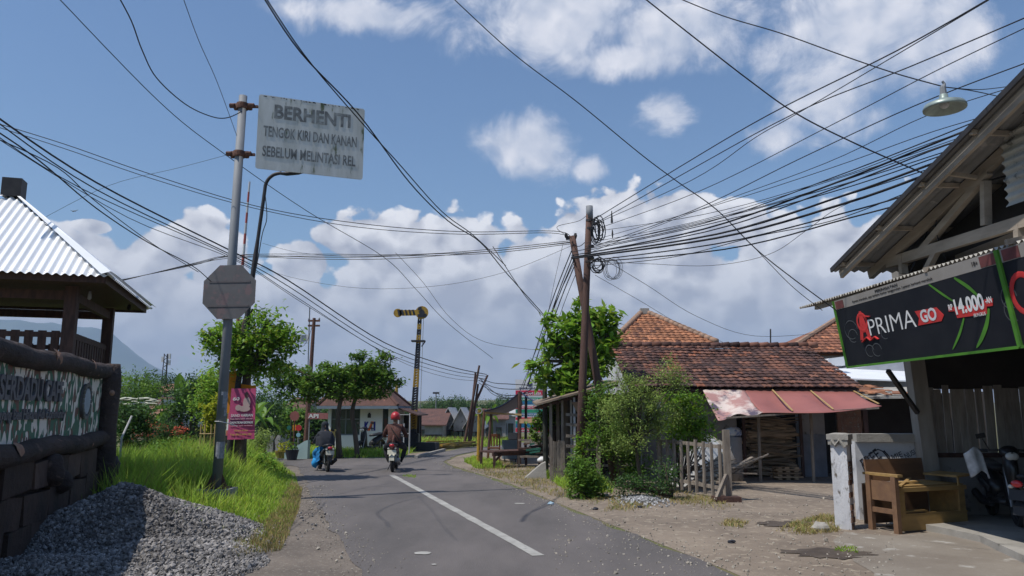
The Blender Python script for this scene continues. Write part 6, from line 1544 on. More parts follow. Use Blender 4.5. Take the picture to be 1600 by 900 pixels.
m_ = MB(); m_.tube([nface * .15 + sd3 * -.08 + V((0, 0, 1.3)), nface * .16 + sd3 * -.03 + V((0, 0, 1.22)), nface * .16 + sd3 * .03 + V((0, 0, 1.3)), nface * .15 + sd3 * .1 + V((0, 0, 1.2))], .03, 7); m_.build('plaster_scroll', m_conc, t)
wy = 12.75; wb = V((6.2, wy, 0)); wx0, wx1 = X(1336, wy, 700), X(1450, wy, 700); t = thing('graffiti_wall', 'low grey plastered wall with hand painted FREE MIE NUSI words', 'wall', wb)
m_ = MB(wb); hW = Z(690, wy, 1390); m_.box(((wx0 + wx1) / 2, wy + .07, hW / 2), (wx1 - wx0, .14, hW)); m_.build('wall_body', m_plaster, t)
m_ = MB(wb); m_.box(((wx0 + wx1) / 2, wy + .07, hW + .06), (wx1 - wx0 - .02, .26, .13)); m_.build('coping', m_conc, t)
m_ = MB(wb)
def gpnt(px, py): return PL(px, py, (0, wy - .003, 0), (0, 1, 0))
def gtext(s, x0, y0, x1, y1, h):
    a, c_ = gpnt(x0, y0), gpnt(x1, y1); d = c_ - a; w = d.length; d.normalize(); text_on(m_, s, a, d, V((-d.z, 0, d.x)), w, h, .0, .003)
gtext('FREE', 1353, 733, 1378, 714, .17); gtext('MIE', 1395, 719, 1411, 713, .085); gtext('NUSI?', 1416, 717, 1434, 708, .085)
def stroke(pts, rr=.010): m_.tube([gpnt(*p) for p in pts], rr, 5)
stroke([(1358, 752), (1351, 735), (1347, 726), (1352, 716), (1364, 706), (1372, 702), (1379, 705)]); stroke([(1379, 705), (1386, 713), (1390, 722)], .012); stroke([(1381, 704), (1389, 713), (1390, 723)])
m_.build('painted_words', m_blackp, t)

# ================================================================== bench
b0 = G(1408, 833); b1 = G(1512, 825); xdB = (b1 - b0).normalized(); rzB = math.atan2(xdB.y, xdB.x); Wb = (b1 - b0).length
t = thing('wooden_bench', 'old brown wooden bench box with open front and plank back', 'bench', b0, rzB)
m_bench = mat('ochre wood', (.36, .23, .085), (.24, .15, .06), scale=4, stretch=(.5, 2, 2), island=.2, rough=.6); m_bench_d = mat('brown wood', (.20, .115, .065), (.14, .08, .05), scale=4, stretch=(.5, 2, 2), island=.2, rough=.6)
m_ = MB(); m_.box((Wb / 2, 0, .13), (Wb, .03, .21)); m_.box((Wb / 2 + .02, .02, .245), (Wb, .06, .03)); m_.build('base_board', m_bench, t)
for nm, c_, s_ in (('front_stile', (.05, .0, .41), (.10, .035, .33)), ('front_stile', (Wb - .08, .0, .41), (.12, .035, .33))):
    m_ = MB(); m_.box(c_, s_); m_.build(nm, m_bench, t)
m_ = MB(); m_.box((Wb / 2, -.01, .60), (Wb + .02, .05, .06)); m_.build('front_rail', m_bench, t)
m_ = MB()
for k in range(4): m_.box((Wb / 2, .1 + k * .15, .64), (Wb - .02, .14, .025))
m_.build('seat', m_bench, t)
m_ = MB(); m_.box((Wb / 2, .66, .34), (Wb, .02, .6)); m_.build('back_panel', m_bench_d, t)
m_ = MB(); m_.box((Wb * .36 + .26, .70, .82), (1.22, .03, .34), rotm(x=-.12)); m_.build('backrest', m_bench_d, t)
for x in (-.10, -.10):
    pass
for y in (-.06, .40):
    m_ = MB(); m_.box((-.12, y, .40), (.07, .08, .80)); m_.build('leg', m_bench_d, t)
m_ = MB(); m_.box((Wb - .02, .3, .40), (.03, .6, .5)); m_.build('end_panel', m_bench, t)
m_ = MB(); m_.box((-.10, .17, .81), (.10, .64, .035)); m_.build('armrest', m_bench, t)
m_ = MB(); m_.box((Wb - .02, .25, .77), (.34, .6, .03), rotm(y=-.06)); m_.box((Wb - .16, -.04, .70), (.03, .02, .14)); m_.build('armrest', m_bench, t)
m_ = MB(); m_.box((-.12, .17, .30), (.03, .46, .07)); m_.box((-.115, .17, .58), (.02, .44, .28)); m_.build('side_panel', m_bench_d, t)
m_ = MB(); m_.beam((.05, .0, .655), (.8, .5, .70), .05, .02); m_.beam((.1, .3, .66), (.6, .2, .69), .09, .02); tag(m_.build('loose_slat', m_bench, t))
m_ = MB(); m_.beam((.08, .1, .28), (.55, .06, .29), .12, .02); m_.build('inner_slat', m_bench, t)

# ================================================================== the shop
Q0 = V((X(1303, 12.0, 480), 12.0, 0)); bdv = V((.03, -1, 0)).normalized(); bnv = V((-1, -.03, 0)).normalized()
cx_ = 6.78; shop = thing('shop', 'open-fronted warung shop under a grey corrugated gable roof on timber trusses', 'shop', (cx_, 9, 0))
so_ = V((cx_, 9, 0))
# gable roof
E0 = V((X(1300, 12.3, 421), 12.3, 0)); E0.z = Z(421, 12.3); rk = V((.1, -1, .325)); RL = 7.6; ev = V((1, .1, 0)).normalized()
un = rk.cross(ev).normalized(); un = un if un.z > 0 else -un
def RF(a, b_): return E0 + rk * a + ev * b_
for side in (0, 1):
    m_ = MB(so_); n = 46 * 4; vs = []
    for i in range(n + 1):
        b_ = 7.5 * i / n; w = un * (.022 * math.cos(2 * PI * i / 4))
        if side == 0: vs += [RF(-.05, b_) + w, RF(3.8, b_) + w, RF(RL, b_) + w]
        else:
            p = RF(RL, b_); q = V((p.x + (RF(0, 0).x - RF(RL, 0).x) * -1, p.y - RL * .99, RF(0, b_).z)); vs += [p + w, p.lerp(q, .5) + w, q + w]
    m_.add(vs, [(3 * i + k, 3 * i + 3 + k, 3 * i + 4 + k, 3 * i + 1 + k) for i in range(n) for k in (0, 1)]); m_.sm = True
    m_.build('roof_sheet', mat('grey corrugated roof', (.24, .23, .22), (.15, .145, .14), scale=1.3, c3=(.3, .28, .26), s3=3, t3=.6), shop, smooth=True)
m_timber = mat('grey roof timber', (.36, .30, .24), (.24, .20, .16), scale=3, stretch=(2, .4, 2), island=.15)
for b_, w, h in ((.10, .05, .13), (.6, .08, .14), (1.9, .07, .14), (3.4, .07, .14)):
    m_ = MB(so_); m_.beam(RF(.05, b_) - un * .12, RF(RL, b_) - un * .12, w, h); m_.build('rafter', m_timber, shop)
m_ = MB(so_); 
for a in (.25, 1.3, 2.35, 3.4, 4.45, 5.5, 6.6): m_.beam(RF(a, .0) - un * .045, RF(a, 7.3) - un * .045, .05, .06)
m_.build('purlins', m_timber, shop)
m_ = MB(so_); m_.beam(RF(.0, -.02) - un * .02, RF(RL, -.02) - un * .0, .03, .07); m_.build('verge_board', m_dkmetal, shop)
# truss at b=1.35
def TR(px, py, b_=.6):
    p0 = RF(0, b_); n = V((1, .1, 0)).normalized(); return PL(px, py, p0, n)
ta, tb2 = TR(1418, 402), TR(1600, 346); td = (tb2 - ta); tb2 = ta + td * 2.6; 
m_ = MB(so_); m_.prism([RF(.3, 1.1) - V((0, 0, .1)), RF(RL, 1.1) - V((0, 0, .1)), V((RF(RL, 1.1).x, RF(RL, 1.1).y, 3.6)), V((RF(.3, 1.1).x, RF(.3, 1.1).y, 3.6))], (.03, 0, 0)); m_.build('loft_lining', m_dark_in, shop)  # added near-black sheet, paints the dark of the loft behind the truss
for nm, a, c_, w, h in (('tie_beam', ta - td.normalized() * .5, tb2, .09, .15), ('strut', TR(1541, 352), TR(1540, 283), .10, .09), ('strut', TR(1412, 428), TR(1410, 398), .10, .09), ('brace', TR(1447, 424), TR(1466, 388), .08, .08), ('strut', TR(1594, 405), TR(1592, 350), .09, .09), ('brace', TR(1440, 392), TR(1545, 268), .08, .1)):
    m_ = MB(so_); m_.beam(a, c_, w, h, up=(0, 0, 1)); m_.build(nm, m_timber, shop)
m_ = MB(so_); c_ = TR(1474, 270, .15); m_.beam(TR(1474, 270, .1), TR(1530, 278, .6), .05, .05); m_.build('outrigger', m_timber, shop)
# gable cladding
g0 = TR(1569, 225, .5); m_ = MB(so_); n = 60; vs = []; yy0 = TR(1574, 324, .5)
nrm = V((1, .1, 0)).normalized(); dirg = V((.1, -1, 0)).normalized()
for i in range(n * 2 + 1):
    z = yy0.z + (2.2 * i / (2 * n)); w = nrm * (-.02 * math.cos(2 * PI * i / 6))
    p = yy0.copy(); p.z = z; 
    mx = (z - RF(0, .5).z) / .325 + .05
    a_off = max(0, mx - (RF(0, .5) - yy0).dot(V((.1, -1, 0))) * -1 / 1.01) if False else 0
    p0 = p + dirg * (.02 * (i % 6) / 6); yr0 = RF(0, .5).y - max(0, (z + .05 - RF(0, .5).z) / .325)
    if p0.y > yr0: p0 = p0 + dirg * (p0.y - yr0)
    vs += [p0 + w, p + dirg * 5 + w]
m_.add(vs, [(2 * i, 2 * i + 2, 2 * i + 3, 2 * i + 1) for i in range(n * 2)]); m_.build('gable_cladding', m_asbestos, shop, smooth=True)
# corner post, slat wall, base wall, lining painted dark as interior shade
px_ = P(1437, 700, 12.62); m_ = MB(so_); m_.beam((px_.x + .16, 12.62, 0), (px_.x - .06, 12.62, 4.05), .24, .22); m_.build('corner_post', mat('grey post', (.30, .28, .25), (.20, .18, .16), scale=2, stretch=(2, 2, .4)), shop)
x0, x1_ = px_.x + .14, 13.5; zb, zt = Z(714, 12.75), Z(604, 12.75)
m_ = MB(so_); m_.box(((x0 + x1_) / 2, 12.82, zb / 2), (x1_ - x0, .14, zb)); m_.build('base_wall', m_plaster_grey, shop)
m_ = MB(so_); m_.box(((x0 + x1_) / 2, 12.80, zb + .03), (x1_ - x0, .20, .07)); m_.build('sill', m_wood_dark, shop)
x = x0; r = random.Random(90); k = 0
mp1, mp2 = [], []
while x < x1_:
    w = r.uniform(.10, .15); m_ = MB(so_); m_.beam((x + w / 2, 12.8, zb + .05), (x + w / 2 + r.uniform(-.012, .012), 12.8, zt + r.uniform(-.05, .03)), w, .025, up=(0, -1, 0))
    m_.build('wall_plank', mat('grey slat', (.34, .31, .28), (.22, .195, .175), scale=4, stretch=(3, 3, .5), island=.3), shop); x += w + r.choice((.006, .018, .012, .026))
m_ = MB(so_); m_.box(((x0 + x1_) / 2, 12.86, zt + .8), (x1_ - x0, .05, 1.68)); m_.box((13.5, 9, 2.0), (.1, 7.6, 4.0)); m_.box((10, 3.2, 2.0), (7, .1, 4.0)); m_.build('shade_lining', m_dark_in, shop)  # shop walls in near-black, interior shade put into the colour
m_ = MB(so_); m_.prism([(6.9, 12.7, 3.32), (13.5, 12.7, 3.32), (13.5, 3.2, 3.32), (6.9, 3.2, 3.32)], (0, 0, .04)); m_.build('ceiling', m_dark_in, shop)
m_ = MB(so_); m_.beam((6.6, 12.5, 3.9), (6.0, 3.5, 3.9), .1, .14); m_.build('plate_beam', m_timber, shop)
# canopy
m_ = MB(so_); L0, L1 = 13.35, 3.6; n = int((L0 - L1) / .0125 / 1.5); vs = []
c0p, c1p = P(1250, 481, 13.3), None
for i in range(n + 1):
    y = L0 + (L1 - L0) * i / n; xx = c0p.x + .03 * (c0p.y - y); z = c0p.z - .01 * (L0 - y); w = .02 * math.cos(2 * PI * i * .01875 / .0125 / 7.0 * 1.0)
    vs += [V((xx, y, z + w)), V((xx + 1.75, y, z + .34 + w))]
m_.add(vs, [(2 * i, 2 * i + 2, 2 * i + 3, 2 * i + 1) for i in range(n)]); m_.sm = True; m_.build('canopy_sheet', m_asbestos, shop, smooth=True)
m_ = MB(so_)
m_.beam((c0p.x + .12, 12.9, c0p.z - .05), (c0p.x + .40, 3.7, c0p.z - .13), .05, .07)
for y in (12.6, 11, 9.4, 7.8, 6.2): m_.beam((c0p.x + .1, y, c0p.z - .04), (c0p.x + 1.7, y, c0p.z + .28), .05, .06)
m_.build('canopy_frame', m_timber, shop)
m_ = MB(so_); m_.beam((X(1392, 12.0), 12.0, 2.35), (px_.x - .05, 12.5, 1.7), .06, .06); m_.build('banner_strut', m_dkmetal, shop)

# banner
zT, zB = c0p.z - .07, 2.40
BL = 3.93
def BNp(s, h, off=0.0):  # s metres along, h 0..1 up
    tilt = .16 * (1 - h)
    return Q0 + bdv * s + V((0, 0, zB + (zT - zB) * h)) - bnv * tilt + bnv * off
bu = (BNp(0, 1) - BNp(0, 0)).normalized(); HBn2 = (BNp(0, 1) - BNp(0, 0)).length; bn3 = bdv.cross(bu).normalized()
if bn3.x > 0: bn3 = -bn3
def BB(px, py): return PL(px, py, BNp(0, 0), bn3)
def bsh(p): 
    d = p - BNp(0, 0); return d.dot(bdv), d.dot(bu)
m_bb = mat('banner black', (.010, .011, .016), (.016, .017, .022), scale=2, rough=.65, spec=.15); m_bg = mat('banner green', (.05, .16, .02), (.08, .24, .025), scale=3); m_hd = mat('banner header', (.30, .28, .26), (.24, .22, .2), scale=2)
m_brd = mat('banner red', (.55, .035, .035), (.42, .03, .03), scale=6); m_gl = mat('banner grey', (.07, .075, .085), (.05, .055, .06)); m_maroon = mat('banner maroon', (.16, .05, .05), (.11, .04, .04), scale=9)
for idx, (s0, lab) in enumerate(((0.0, 'black cigarette banner with red and white lettering and a 14.000 price, green edging'), (BL + .03, 'second black banner panel continuing towards the viewer with a red loop mark'))):
    t = thing('shop_banner', lab, 'banner', Q0 + bdv * s0); o_ = t.location.copy()
    m_ = MB(o_); m_.prism([BNp(s0, 0), BNp(s0 + BL, 0), BNp(s0 + BL, .86), BNp(s0, .86)], -bn3 * .02); m_.build('panel', m_bb, t)
    m_ = MB(o_); m_.prism([BNp(s0, .862), BNp(s0 + BL, .862), BNp(s0 + BL, 1), BNp(s0, 1)], -bn3 * .02); m_.build('header', m_hd, t)
    m_ = MB(o_)
    for a, c_ in (((0, 0), (BL, 0)), ((0, 0), (0, 1)), ((BL, 0), (BL, 1))): m_.beam(BNp(s0 + a[0], a[1], .01), BNp(s0 + c_[0], c_[1], .01), .03, .03, up=bn3)
    m_.build('green_edge', m_bg, t)
    for s in (.05, BL - .30):
        m_ = MB(o_); m_.prism([BNp(s0 + s, .87, .004), BNp(s0 + s + .26, .87, .004), BNp(s0 + s + .26, .985, .004), BNp(s0 + s, .985, .004)], bn3 * .003); m_.build('warning_picture', m_maroon, t)
    m_ = MB(o_); text_on(m_, 'PERINGATAN', BNp(s0 + 1.3, .945, .003), bdv, bu, .6, .035, .02, .003); m_.build('small_print', m_dkmetal, t); m_ = MB(o_); text_on(m_, 'Karena merokok, saya terkena kanker tenggorokan. Layanan berhenti merokok', BNp(s0 + .6, .89, .003), bdv, bu, 2.1, .04, 0, .003); m_.build('small_print', m_dkmetal, t); m_ = MB(o_); text_on(m_, '18+', BNp(s0 + BL - .44, .91, .003), bdv, bu, .10, .05, .01, .003); m_.build('small_print', m_dkmetal, t)
    def curve(pts, r_, mt_, nm, off=.006):
        m_ = MB(o_); m_.tube(smooth_path([V(p) + bn3 * off for p in pts], 5), r_, 6, rz=None); m_.build(nm, mt_, t)
    if idx == 0:
        q = lambda x, y: BB(1240 + x / 3.214, 360 + y / 3.214)
        def leafm(pts, wds):
            m_ = MB(o_); L = smooth_path([q(*p) for p in pts], 5); vs = []
            for i, p in enumerate(L):
                d = (L[min(i + 1, len(L) - 1)] - L[max(i - 1, 0)]).normalized(); s_ = d.cross(bn3); f = i / (len(L) - 1); w = wds * math.sin(PI * min(1, f * .9 + .1)) ** .7 * .5 + .002
                vs += [p + s_ * w + bn3 * .006, p - s_ * w + bn3 * .006]
            m_.add(vs, [(2 * i, 2 * i + 2, 2 * i + 3, 2 * i + 1) for i in range(len(L) - 1)]); m_.build('green_streak', m_bg, t)
        leafm([(680, 270), (750, 320), (815, 362)], .03); leafm([(808, 238), (880, 285), (945, 345)], .045); leafm([(983, 392), (972, 470), (945, 545), (920, 590)], .055); leafm([(858, 440), (835, 520), (800, 600)], .035)
        def btxt(body, l, r_, h, mt_, bold, nm='lettering', off=.003):
            a = q(*l); c_ = q(*r_); m_ = MB(o_); text_on(m_, body, a + bn3 * off, bdv, bu, (c_ - a).dot(bdv), h, bold, .002); m_.build(nm, mt_, t)
        btxt('PRIMA', (388, 528), (622, 490), (q(388, 445) - q(388, 528)).dot(bu), m_whitep, -.01)
        btxt('A', (338, 552), (392, 536), .42, m_brd, .06)
        m_ = MB(o_); c_ = q(345, 462); rr2 = .14
        m_.tube([c_ + bdv * math.cos(a) * rr2 + bu * math.sin(a) * rr2 * .9 + bn3 * .004 for a in [k * PI / 10 for k in range(21)]], .024, 6, rz=.003, up=bn3); m_.build('loop_mark', m_brd, t)
        m_ = MB(o_)
        for a, c2_ in (((350, 560), (372, 535)), ((372, 535), (392, 552)), ((392, 552), (412, 532)), ((412, 532), (430, 545)), ((360, 430), (385, 432))): m_.beam(q(*a) + bn3 * .01, q(*c2_) + bn3 * .01, .012, .035, up=bn3)
        m_.build('loop_mark', m_brd, t)
        m_ = MB(o_)
        for (x, y, rr2) in ((290, 500, .2), (300, 530, .14), (385, 605, .12), (420, 600, .13), (460, 520, .1)):
            c_ = q(x, y); m_.tube([c_ + bdv * math.cos(a) * rr2 + bu * math.sin(a) * rr2 * .7 + bn3 * .003 for a in [k * PI / 8 for k in range(14)]], .008, 5, rz=.002, up=bn3)
        m_.build('scroll_ornament', m_gl, t)
        m_ = MB(o_); m_.prism([q(*p) + bn3 * .003 for p in ((628, 478), (745, 455), (757, 425), (718, 386), (610, 406), (632, 440))], bn3 * .004); m_.build('red_tab', m_brd, t)
        btxt('GO', (648, 465), (728, 450), .165, mat('banner silver', (.5, .5, .52), (.6, .6, .62)), .03, off=.009)
        m_ = MB(o_); m_.prism([q(*p) + bn3 * .003 for p in ((825, 440), (975, 418), (972, 382), (1003, 378), (1003, 340), (962, 346), (945, 370), (808, 385), (778, 380), (782, 408), (812, 405))], bn3 * .004); m_.build('red_tab', m_brd, t)
        btxt('14.000', (822, 424), (970, 402), .185, m_whitep, .03, off=.009); btxt('RP', (785, 402), (806, 400), .07, m_whitep, .02, off=.009); btxt('-AN', (970, 368), (1002, 362), .07, m_whitep, .02, off=.009); btxt('/BUNGKUS', (910, 436), (972, 430), .04, m_whitep, .0, off=.009)
    else:
        m_ = MB(o_); c_ = BB(1600, 458) 
        m_.tube([c_ + bdv * math.cos(a) * .17 + bu * math.sin(a) * .2 + bn3 * .004 for a in [k * PI / 10 for k in range(21)]], .032, 6, rz=.003, up=bn3); m_.beam(c_ + bu * -.2 + bdv * .03, c_ + bu * -.42 + bdv * .06, .02, .05, up=bn3); m_.build('loop_mark', m_brd, t)
        m_ = MB(o_)
        for (x, y, rr2) in ((1577, 465, .12), (1582, 485, .12)):
            c_ = BB(x, y); m_.tube([c_ + bdv * math.cos(a) * rr2 + bu * math.sin(a) * rr2 + bn3 * .003 for a in [k * PI / 8 for k in range(14)]], .008, 5, rz=.002, up=bn3)
        m_.build('scroll_ornament', m_gl, t)
# hanging lamp
lp = P(1476, 168, 7.6); t = thing('hanging_lamp', 'round enamel reflector lamp hanging on wires before the shop gable', 'lamp', lp)
m_ = MB(); m_.sm = True
prof = [(.205, -.02), (.207, .0), (.19, .035), (.13, .06), (.07, .075), (.045, .10), (.04, .14), (.02, .15)]
vs = []; n = 28
for r_, z in prof: vs += [V((math.cos(2 * PI * j / n) * r_, math.sin(2 * PI * j / n) * r_, z)) for j in range(n)]
for r_, z in ((.195, -.018), (.12, .045), (.03, .065)): vs += [V((math.cos(2 * PI * j / n) * r_, math.sin(2 * PI * j / n) * r_, z)) for j in range(n)]
fs = [(i * n + j, i * n + (j + 1) % n, (i + 1) * n + (j + 1) % n, (i + 1) * n + j) for i in range(7) for j in range(n)] + [((8 + i) * n + j, (9 + i) * n + j, (9 + i) * n + (j + 1) % n, (8 + i) * n + (j + 1) % n) for i in range(2) for j in range(n)] + [(j, (8) * n + j, 8 * n + (j + 1) % n, (j + 1) % n) for j in range(n)]
m_.add(vs, fs); m_.build('reflector', mat('lamp enamel', (.30, .36, .33), (.22, .26, .25), scale=9, rough=.4, metal=.3), t)
m_ = MB(); m_.sm = True; m_.ball((0, 0, .035), (.05, .05, .045), 10, 8); m_.build('bulb', m_plaster, t)
m_ = MB(); m_.tube([(0, 0, .14), (0, 0, .22), (.02, 0, .26), (0, 0, .29)], [.035, .03, .015, .012], 8); m_.build('socket', m_steel, t)
# ================================================================== two-wheelers and riders
m_tyre = m_black
m_plastic = mat('black plastic', (.02, .02, .023), (.03, .03, .033), scale=5, rough=.45)
m_gloss = mat('black gloss', (.012, .012, .014), (.02, .02, .022), scale=3, rough=.35, spec=.4, coat=.15)
m_alu = mat('dull aluminium', (.35, .36, .37), (.25, .26, .27), scale=9, rough=.4, metal=.6)
m_tail = mat('tail lamp red', (.50, .02, .03), (.4, .02, .03), scale=8, rough=.15, spec=.6)
m_lens = mat('pale lens', (.55, .55, .52), (.45, .45, .43), scale=8, rough=.15, spec=.6)
m_plate = mat('number plate', (.62, .60, .50), (.5, .48, .4), scale=8)
def wheel(t, y, r, w, name='wheel'):
    h = MB(); h.sm = True
    pts = [V((0, y + math.cos(a) * (r - w * .5), r + math.sin(a) * (r - w * .5))) for a in [k * 2 * PI / 22 for k in range(23)]]
    h.tube(pts, w * .55, 8, False, up=(1, 0, 0)); wh = h.build('wheel', m_tyre, t)
    s = MB(); s.tube([V((0, y + math.cos(a) * (r - w), r + math.sin(a) * (r - w))) for a in [k * 2 * PI / 22 for k in range(23)]], .012, 6, False, up=(1, 0, 0))
    s.lathe((-.05, y, r), [(.05, 0), (.05, .1)], 12, (1, 0, 0))
    for k in range(5):
        a = k * 2 * PI / 5; s.beam((0, y, r), (0, y + math.cos(a) * (r - w), r + math.sin(a) * (r - w)), .03, .02)
    s.build('rim', m_dkmetal if name == 'wheel' else m_alu, wh)
def two_wheeler(name, label, loc, rz, m_body, scooter=True, scale=1.0, group=None, m_side=None, cover=False, white_guard=False, plate=True):
    t = thing(name, label, 'motorcycle' if not scooter else 'scooter', loc, rz, group, scale)
    R_ = .27 if scooter else .295; w = .09
    yr, yf = -.62, .63
    wheel(t, yr, R_, w); wheel(t, yf, R_, w)
    b = MB(); b.sm = True
    if scooter:
        b.tube([(0, -.98, .76), (0, -.85, .74), (0, -.6, .62), (0, -.3, .50), (0, -.08, .40)], [.03, .10, .14, .15, .12], 12, rz=[.03, .07, .11, .14, .12])
        b.tube([(0, -.1, .30), (0, .35, .30)], [.14, .15], 10, rz=.06)
        b.tube([(0, .36, .30), (0, .45, .55), (0, .47, .80), (0, .48, .98)], [.15, .20, .19, .12], 12, rz=[.07, .09, .09, .08])
        b.tube([(0, .34, 1.00), (0, .46, 1.02), (0, .60, .96)], [.08, .13, .05], 12, rz=[.05, .09, .05])
        b.tube([(0, .45, .50), (0, .70, .56), (0, .86, .50), (0, .93, .38)], [.06, .08, .07, .05], 10, rz=[.03, .03, .03, .02])
    else:
        b.tube([(0, -1.0, .80), (0, -.8, .76), (0, -.4, .68), (0, -.1, .62)], [.03, .09, .12, .11], 12, rz=[.03, .06, .08, .1])
        b.tube([(0, -.1, .74), (0, .1, .84), (0, .32, .86), (0, .42, .76)], [.08, .13, .13, .06], 12, rz=[.06, .11, .12, .08])
        b.tube([(0, .45, .75), (0, .62, .84), (0, .68, .86)], [.08, .11, .09], 12, rz=[.09, .10, .09])
        b.tube([(0, .40, .56), (0, .64, .64), (0, .86, .55)], [.05, .07, .05], 10, rz=.02)
    b.build('body', m_body, t)
    e = MB(); e.tube([(0, -.45, .30), (0, -.05, .32)] if scooter else [(0, -.2, .34), (0, .18, .38)], [.11, .09] if scooter else [.14, .13], 10, rz=[.1, .08] if scooter else [.15, .14])
    e.tube([(.1, -.3, .27), (.13, -.62, .27)], .04, 8); e.build('engine', m_dkmetal, t)
    x = MB(); x.sm = True; x.tube([(.14, .0, .22), (.17, -.4, .24), (.18, -.92, .38)], [.025, .055, .06], 10); x.build('exhaust', m_alu if not scooter else m_plastic, t)
    s = MB(); s.sm = True; zs = .80 if scooter else .80
    s.tube([(0, -.86, zs + .02), (0, -.7, zs + .015), (0, -.3, zs - .03), (0, -.02, zs - .05)], [.08, .13, .14, .09], 12, rz=[.03, .05, .055, .04]); s.build('seat', m_plastic, t)
    f = MB()
    for sx in (-.07, .07): f.tube([(sx, .45, .80), (sx, yf, R_)], .022, 7)
    for sx in (-.09, .09): f.tube([(sx, -.55, .62), (sx, yr, R_)], .02, 7)
    f.build('fork', m_alu, t)
    hbz = 1.03 if scooter else 1.0
    hb_ = MB(); hb_.tube([(-.34, .32, hbz), (-.15, .40, hbz + .01), (.15, .40, hbz + .01), (.34, .32, hbz)], .016, 7); h_ = hb_.build('handlebar', m_dkmetal, t)
    for sx in (-1, 1):
        g_ = MB(); g_.tube([(sx * .36, .31, hbz), (sx * .24, .36, hbz)], .022, 8); g_.build('grip', m_black, h_)
        mm = MB(); mm.tube([(sx * .22, .38, hbz), (sx * .30, .38, hbz + .17)], .008, 5); mm.box((sx * .32, .38, hbz + .21), (.12, .025, .07), rotm(y=sx * .2)); mm.build('mirror', m_black, t)
    hl = MB(); hl.sm = True; hl.ball((0, .59 if scooter else .72, .96 if scooter else .84), (.09, .04, .06), 12, 8); hl.build('headlight', m_lens, t)
    tl = MB(); tl.sm = True; tl.ball((0, -.98 if scooter else -1.0, .74 if scooter else .79), (.075, .04, .045), 12, 8); tl.build('tail_light', m_tail, t)
    for sx in (-1, 1):
        i_ = MB(); i_.ball((sx * .10, -.95, .70), (.035, .03, .025), 8, 6); i_.build('indicator', m_lens, t)
    pl = MB(); pl.box((0, -.985 if not scooter else -.96, .60), (.25, .012, .13), rotm(x=-.25)); p_ = pl.build('number_plate', m_plate if plate else m_plastic, t)
    q = MB(); q.beam((0, -.70, .62), (0, -.98, .46), .16, .02); q.beam((0, -.97, .46), (0, -.99, .36), .15, .02); q.build('mudguard', m_plate if white_guard else m_plastic, t)
    ft = MB(); ft.tube([(-.2, .05, .27), (.2, .05, .27)], .018, 6); ft.build('footpeg', m_dkmetal, t)
    st_ = MB(); st_.tube([(-.1, -.05, .25), (-.2, .02, .02)], .012, 6); st_.build('stand', m_dkmetal, t)
    if m_side:
        for sx in (-1, 1):
            sd_ = MB(); sd_.sm = True; sd_.tube([(sx * .15, -.8, .68), (sx * .16, -.45, .55), (sx * .14, -.12, .44)], [.03, .035, .03], 8, rz=[.04, .07, .05]); sd_.build('side_panel', m_side, t)
    return t
def skin_body(name, label, joints, edges, mats, regions, parent_root, fingers=True):
    """one continuous skinned body. joints: name->(pos, radius). regions: function(point)->material index"""
    idx = {}; vs = []; rs = []
    for k, (p, r) in joints.items(): idx[k] = len(vs); vs.append(V(p)); rs.append(r)
    es = [(idx[a], idx[b]) for a, b in edges]
    me = bpy.data.meshes.new(name); me.from_pydata([tuple(v) for v in vs], es, [])
    o = bpy.data.objects.new(name, me); COL.objects.link(o)
    md = o.modifiers.new('s', 'SKIN'); ss_ = o.modifiers.new('u', 'SUBSURF'); ss_.levels = 2; ss_.render_levels = 2
    if not me.skin_vertices: me.attributes.new  # created with the modifier
    sv = me.skin_vertices[0].data
    for i, r in enumerate(rs):
        sv[i].radius = r if isinstance(r, tuple) else (r, r); sv[i].use_root = (i == 0)
    dg = bpy.context.evaluated_depsgraph_get(); me2 = bpy.data.meshes.new_from_object(o.evaluated_get(dg))
    bpy.data.objects.remove(o)
    for m in mats: me2.materials.append(m)
    for p in me2.polygons:
        p.use_smooth = True; p.material_index = regions(p.center)
    me2.name = name
    ob = bpy.data.objects.new(name, me2); COL.objects.link(ob)
    return ob
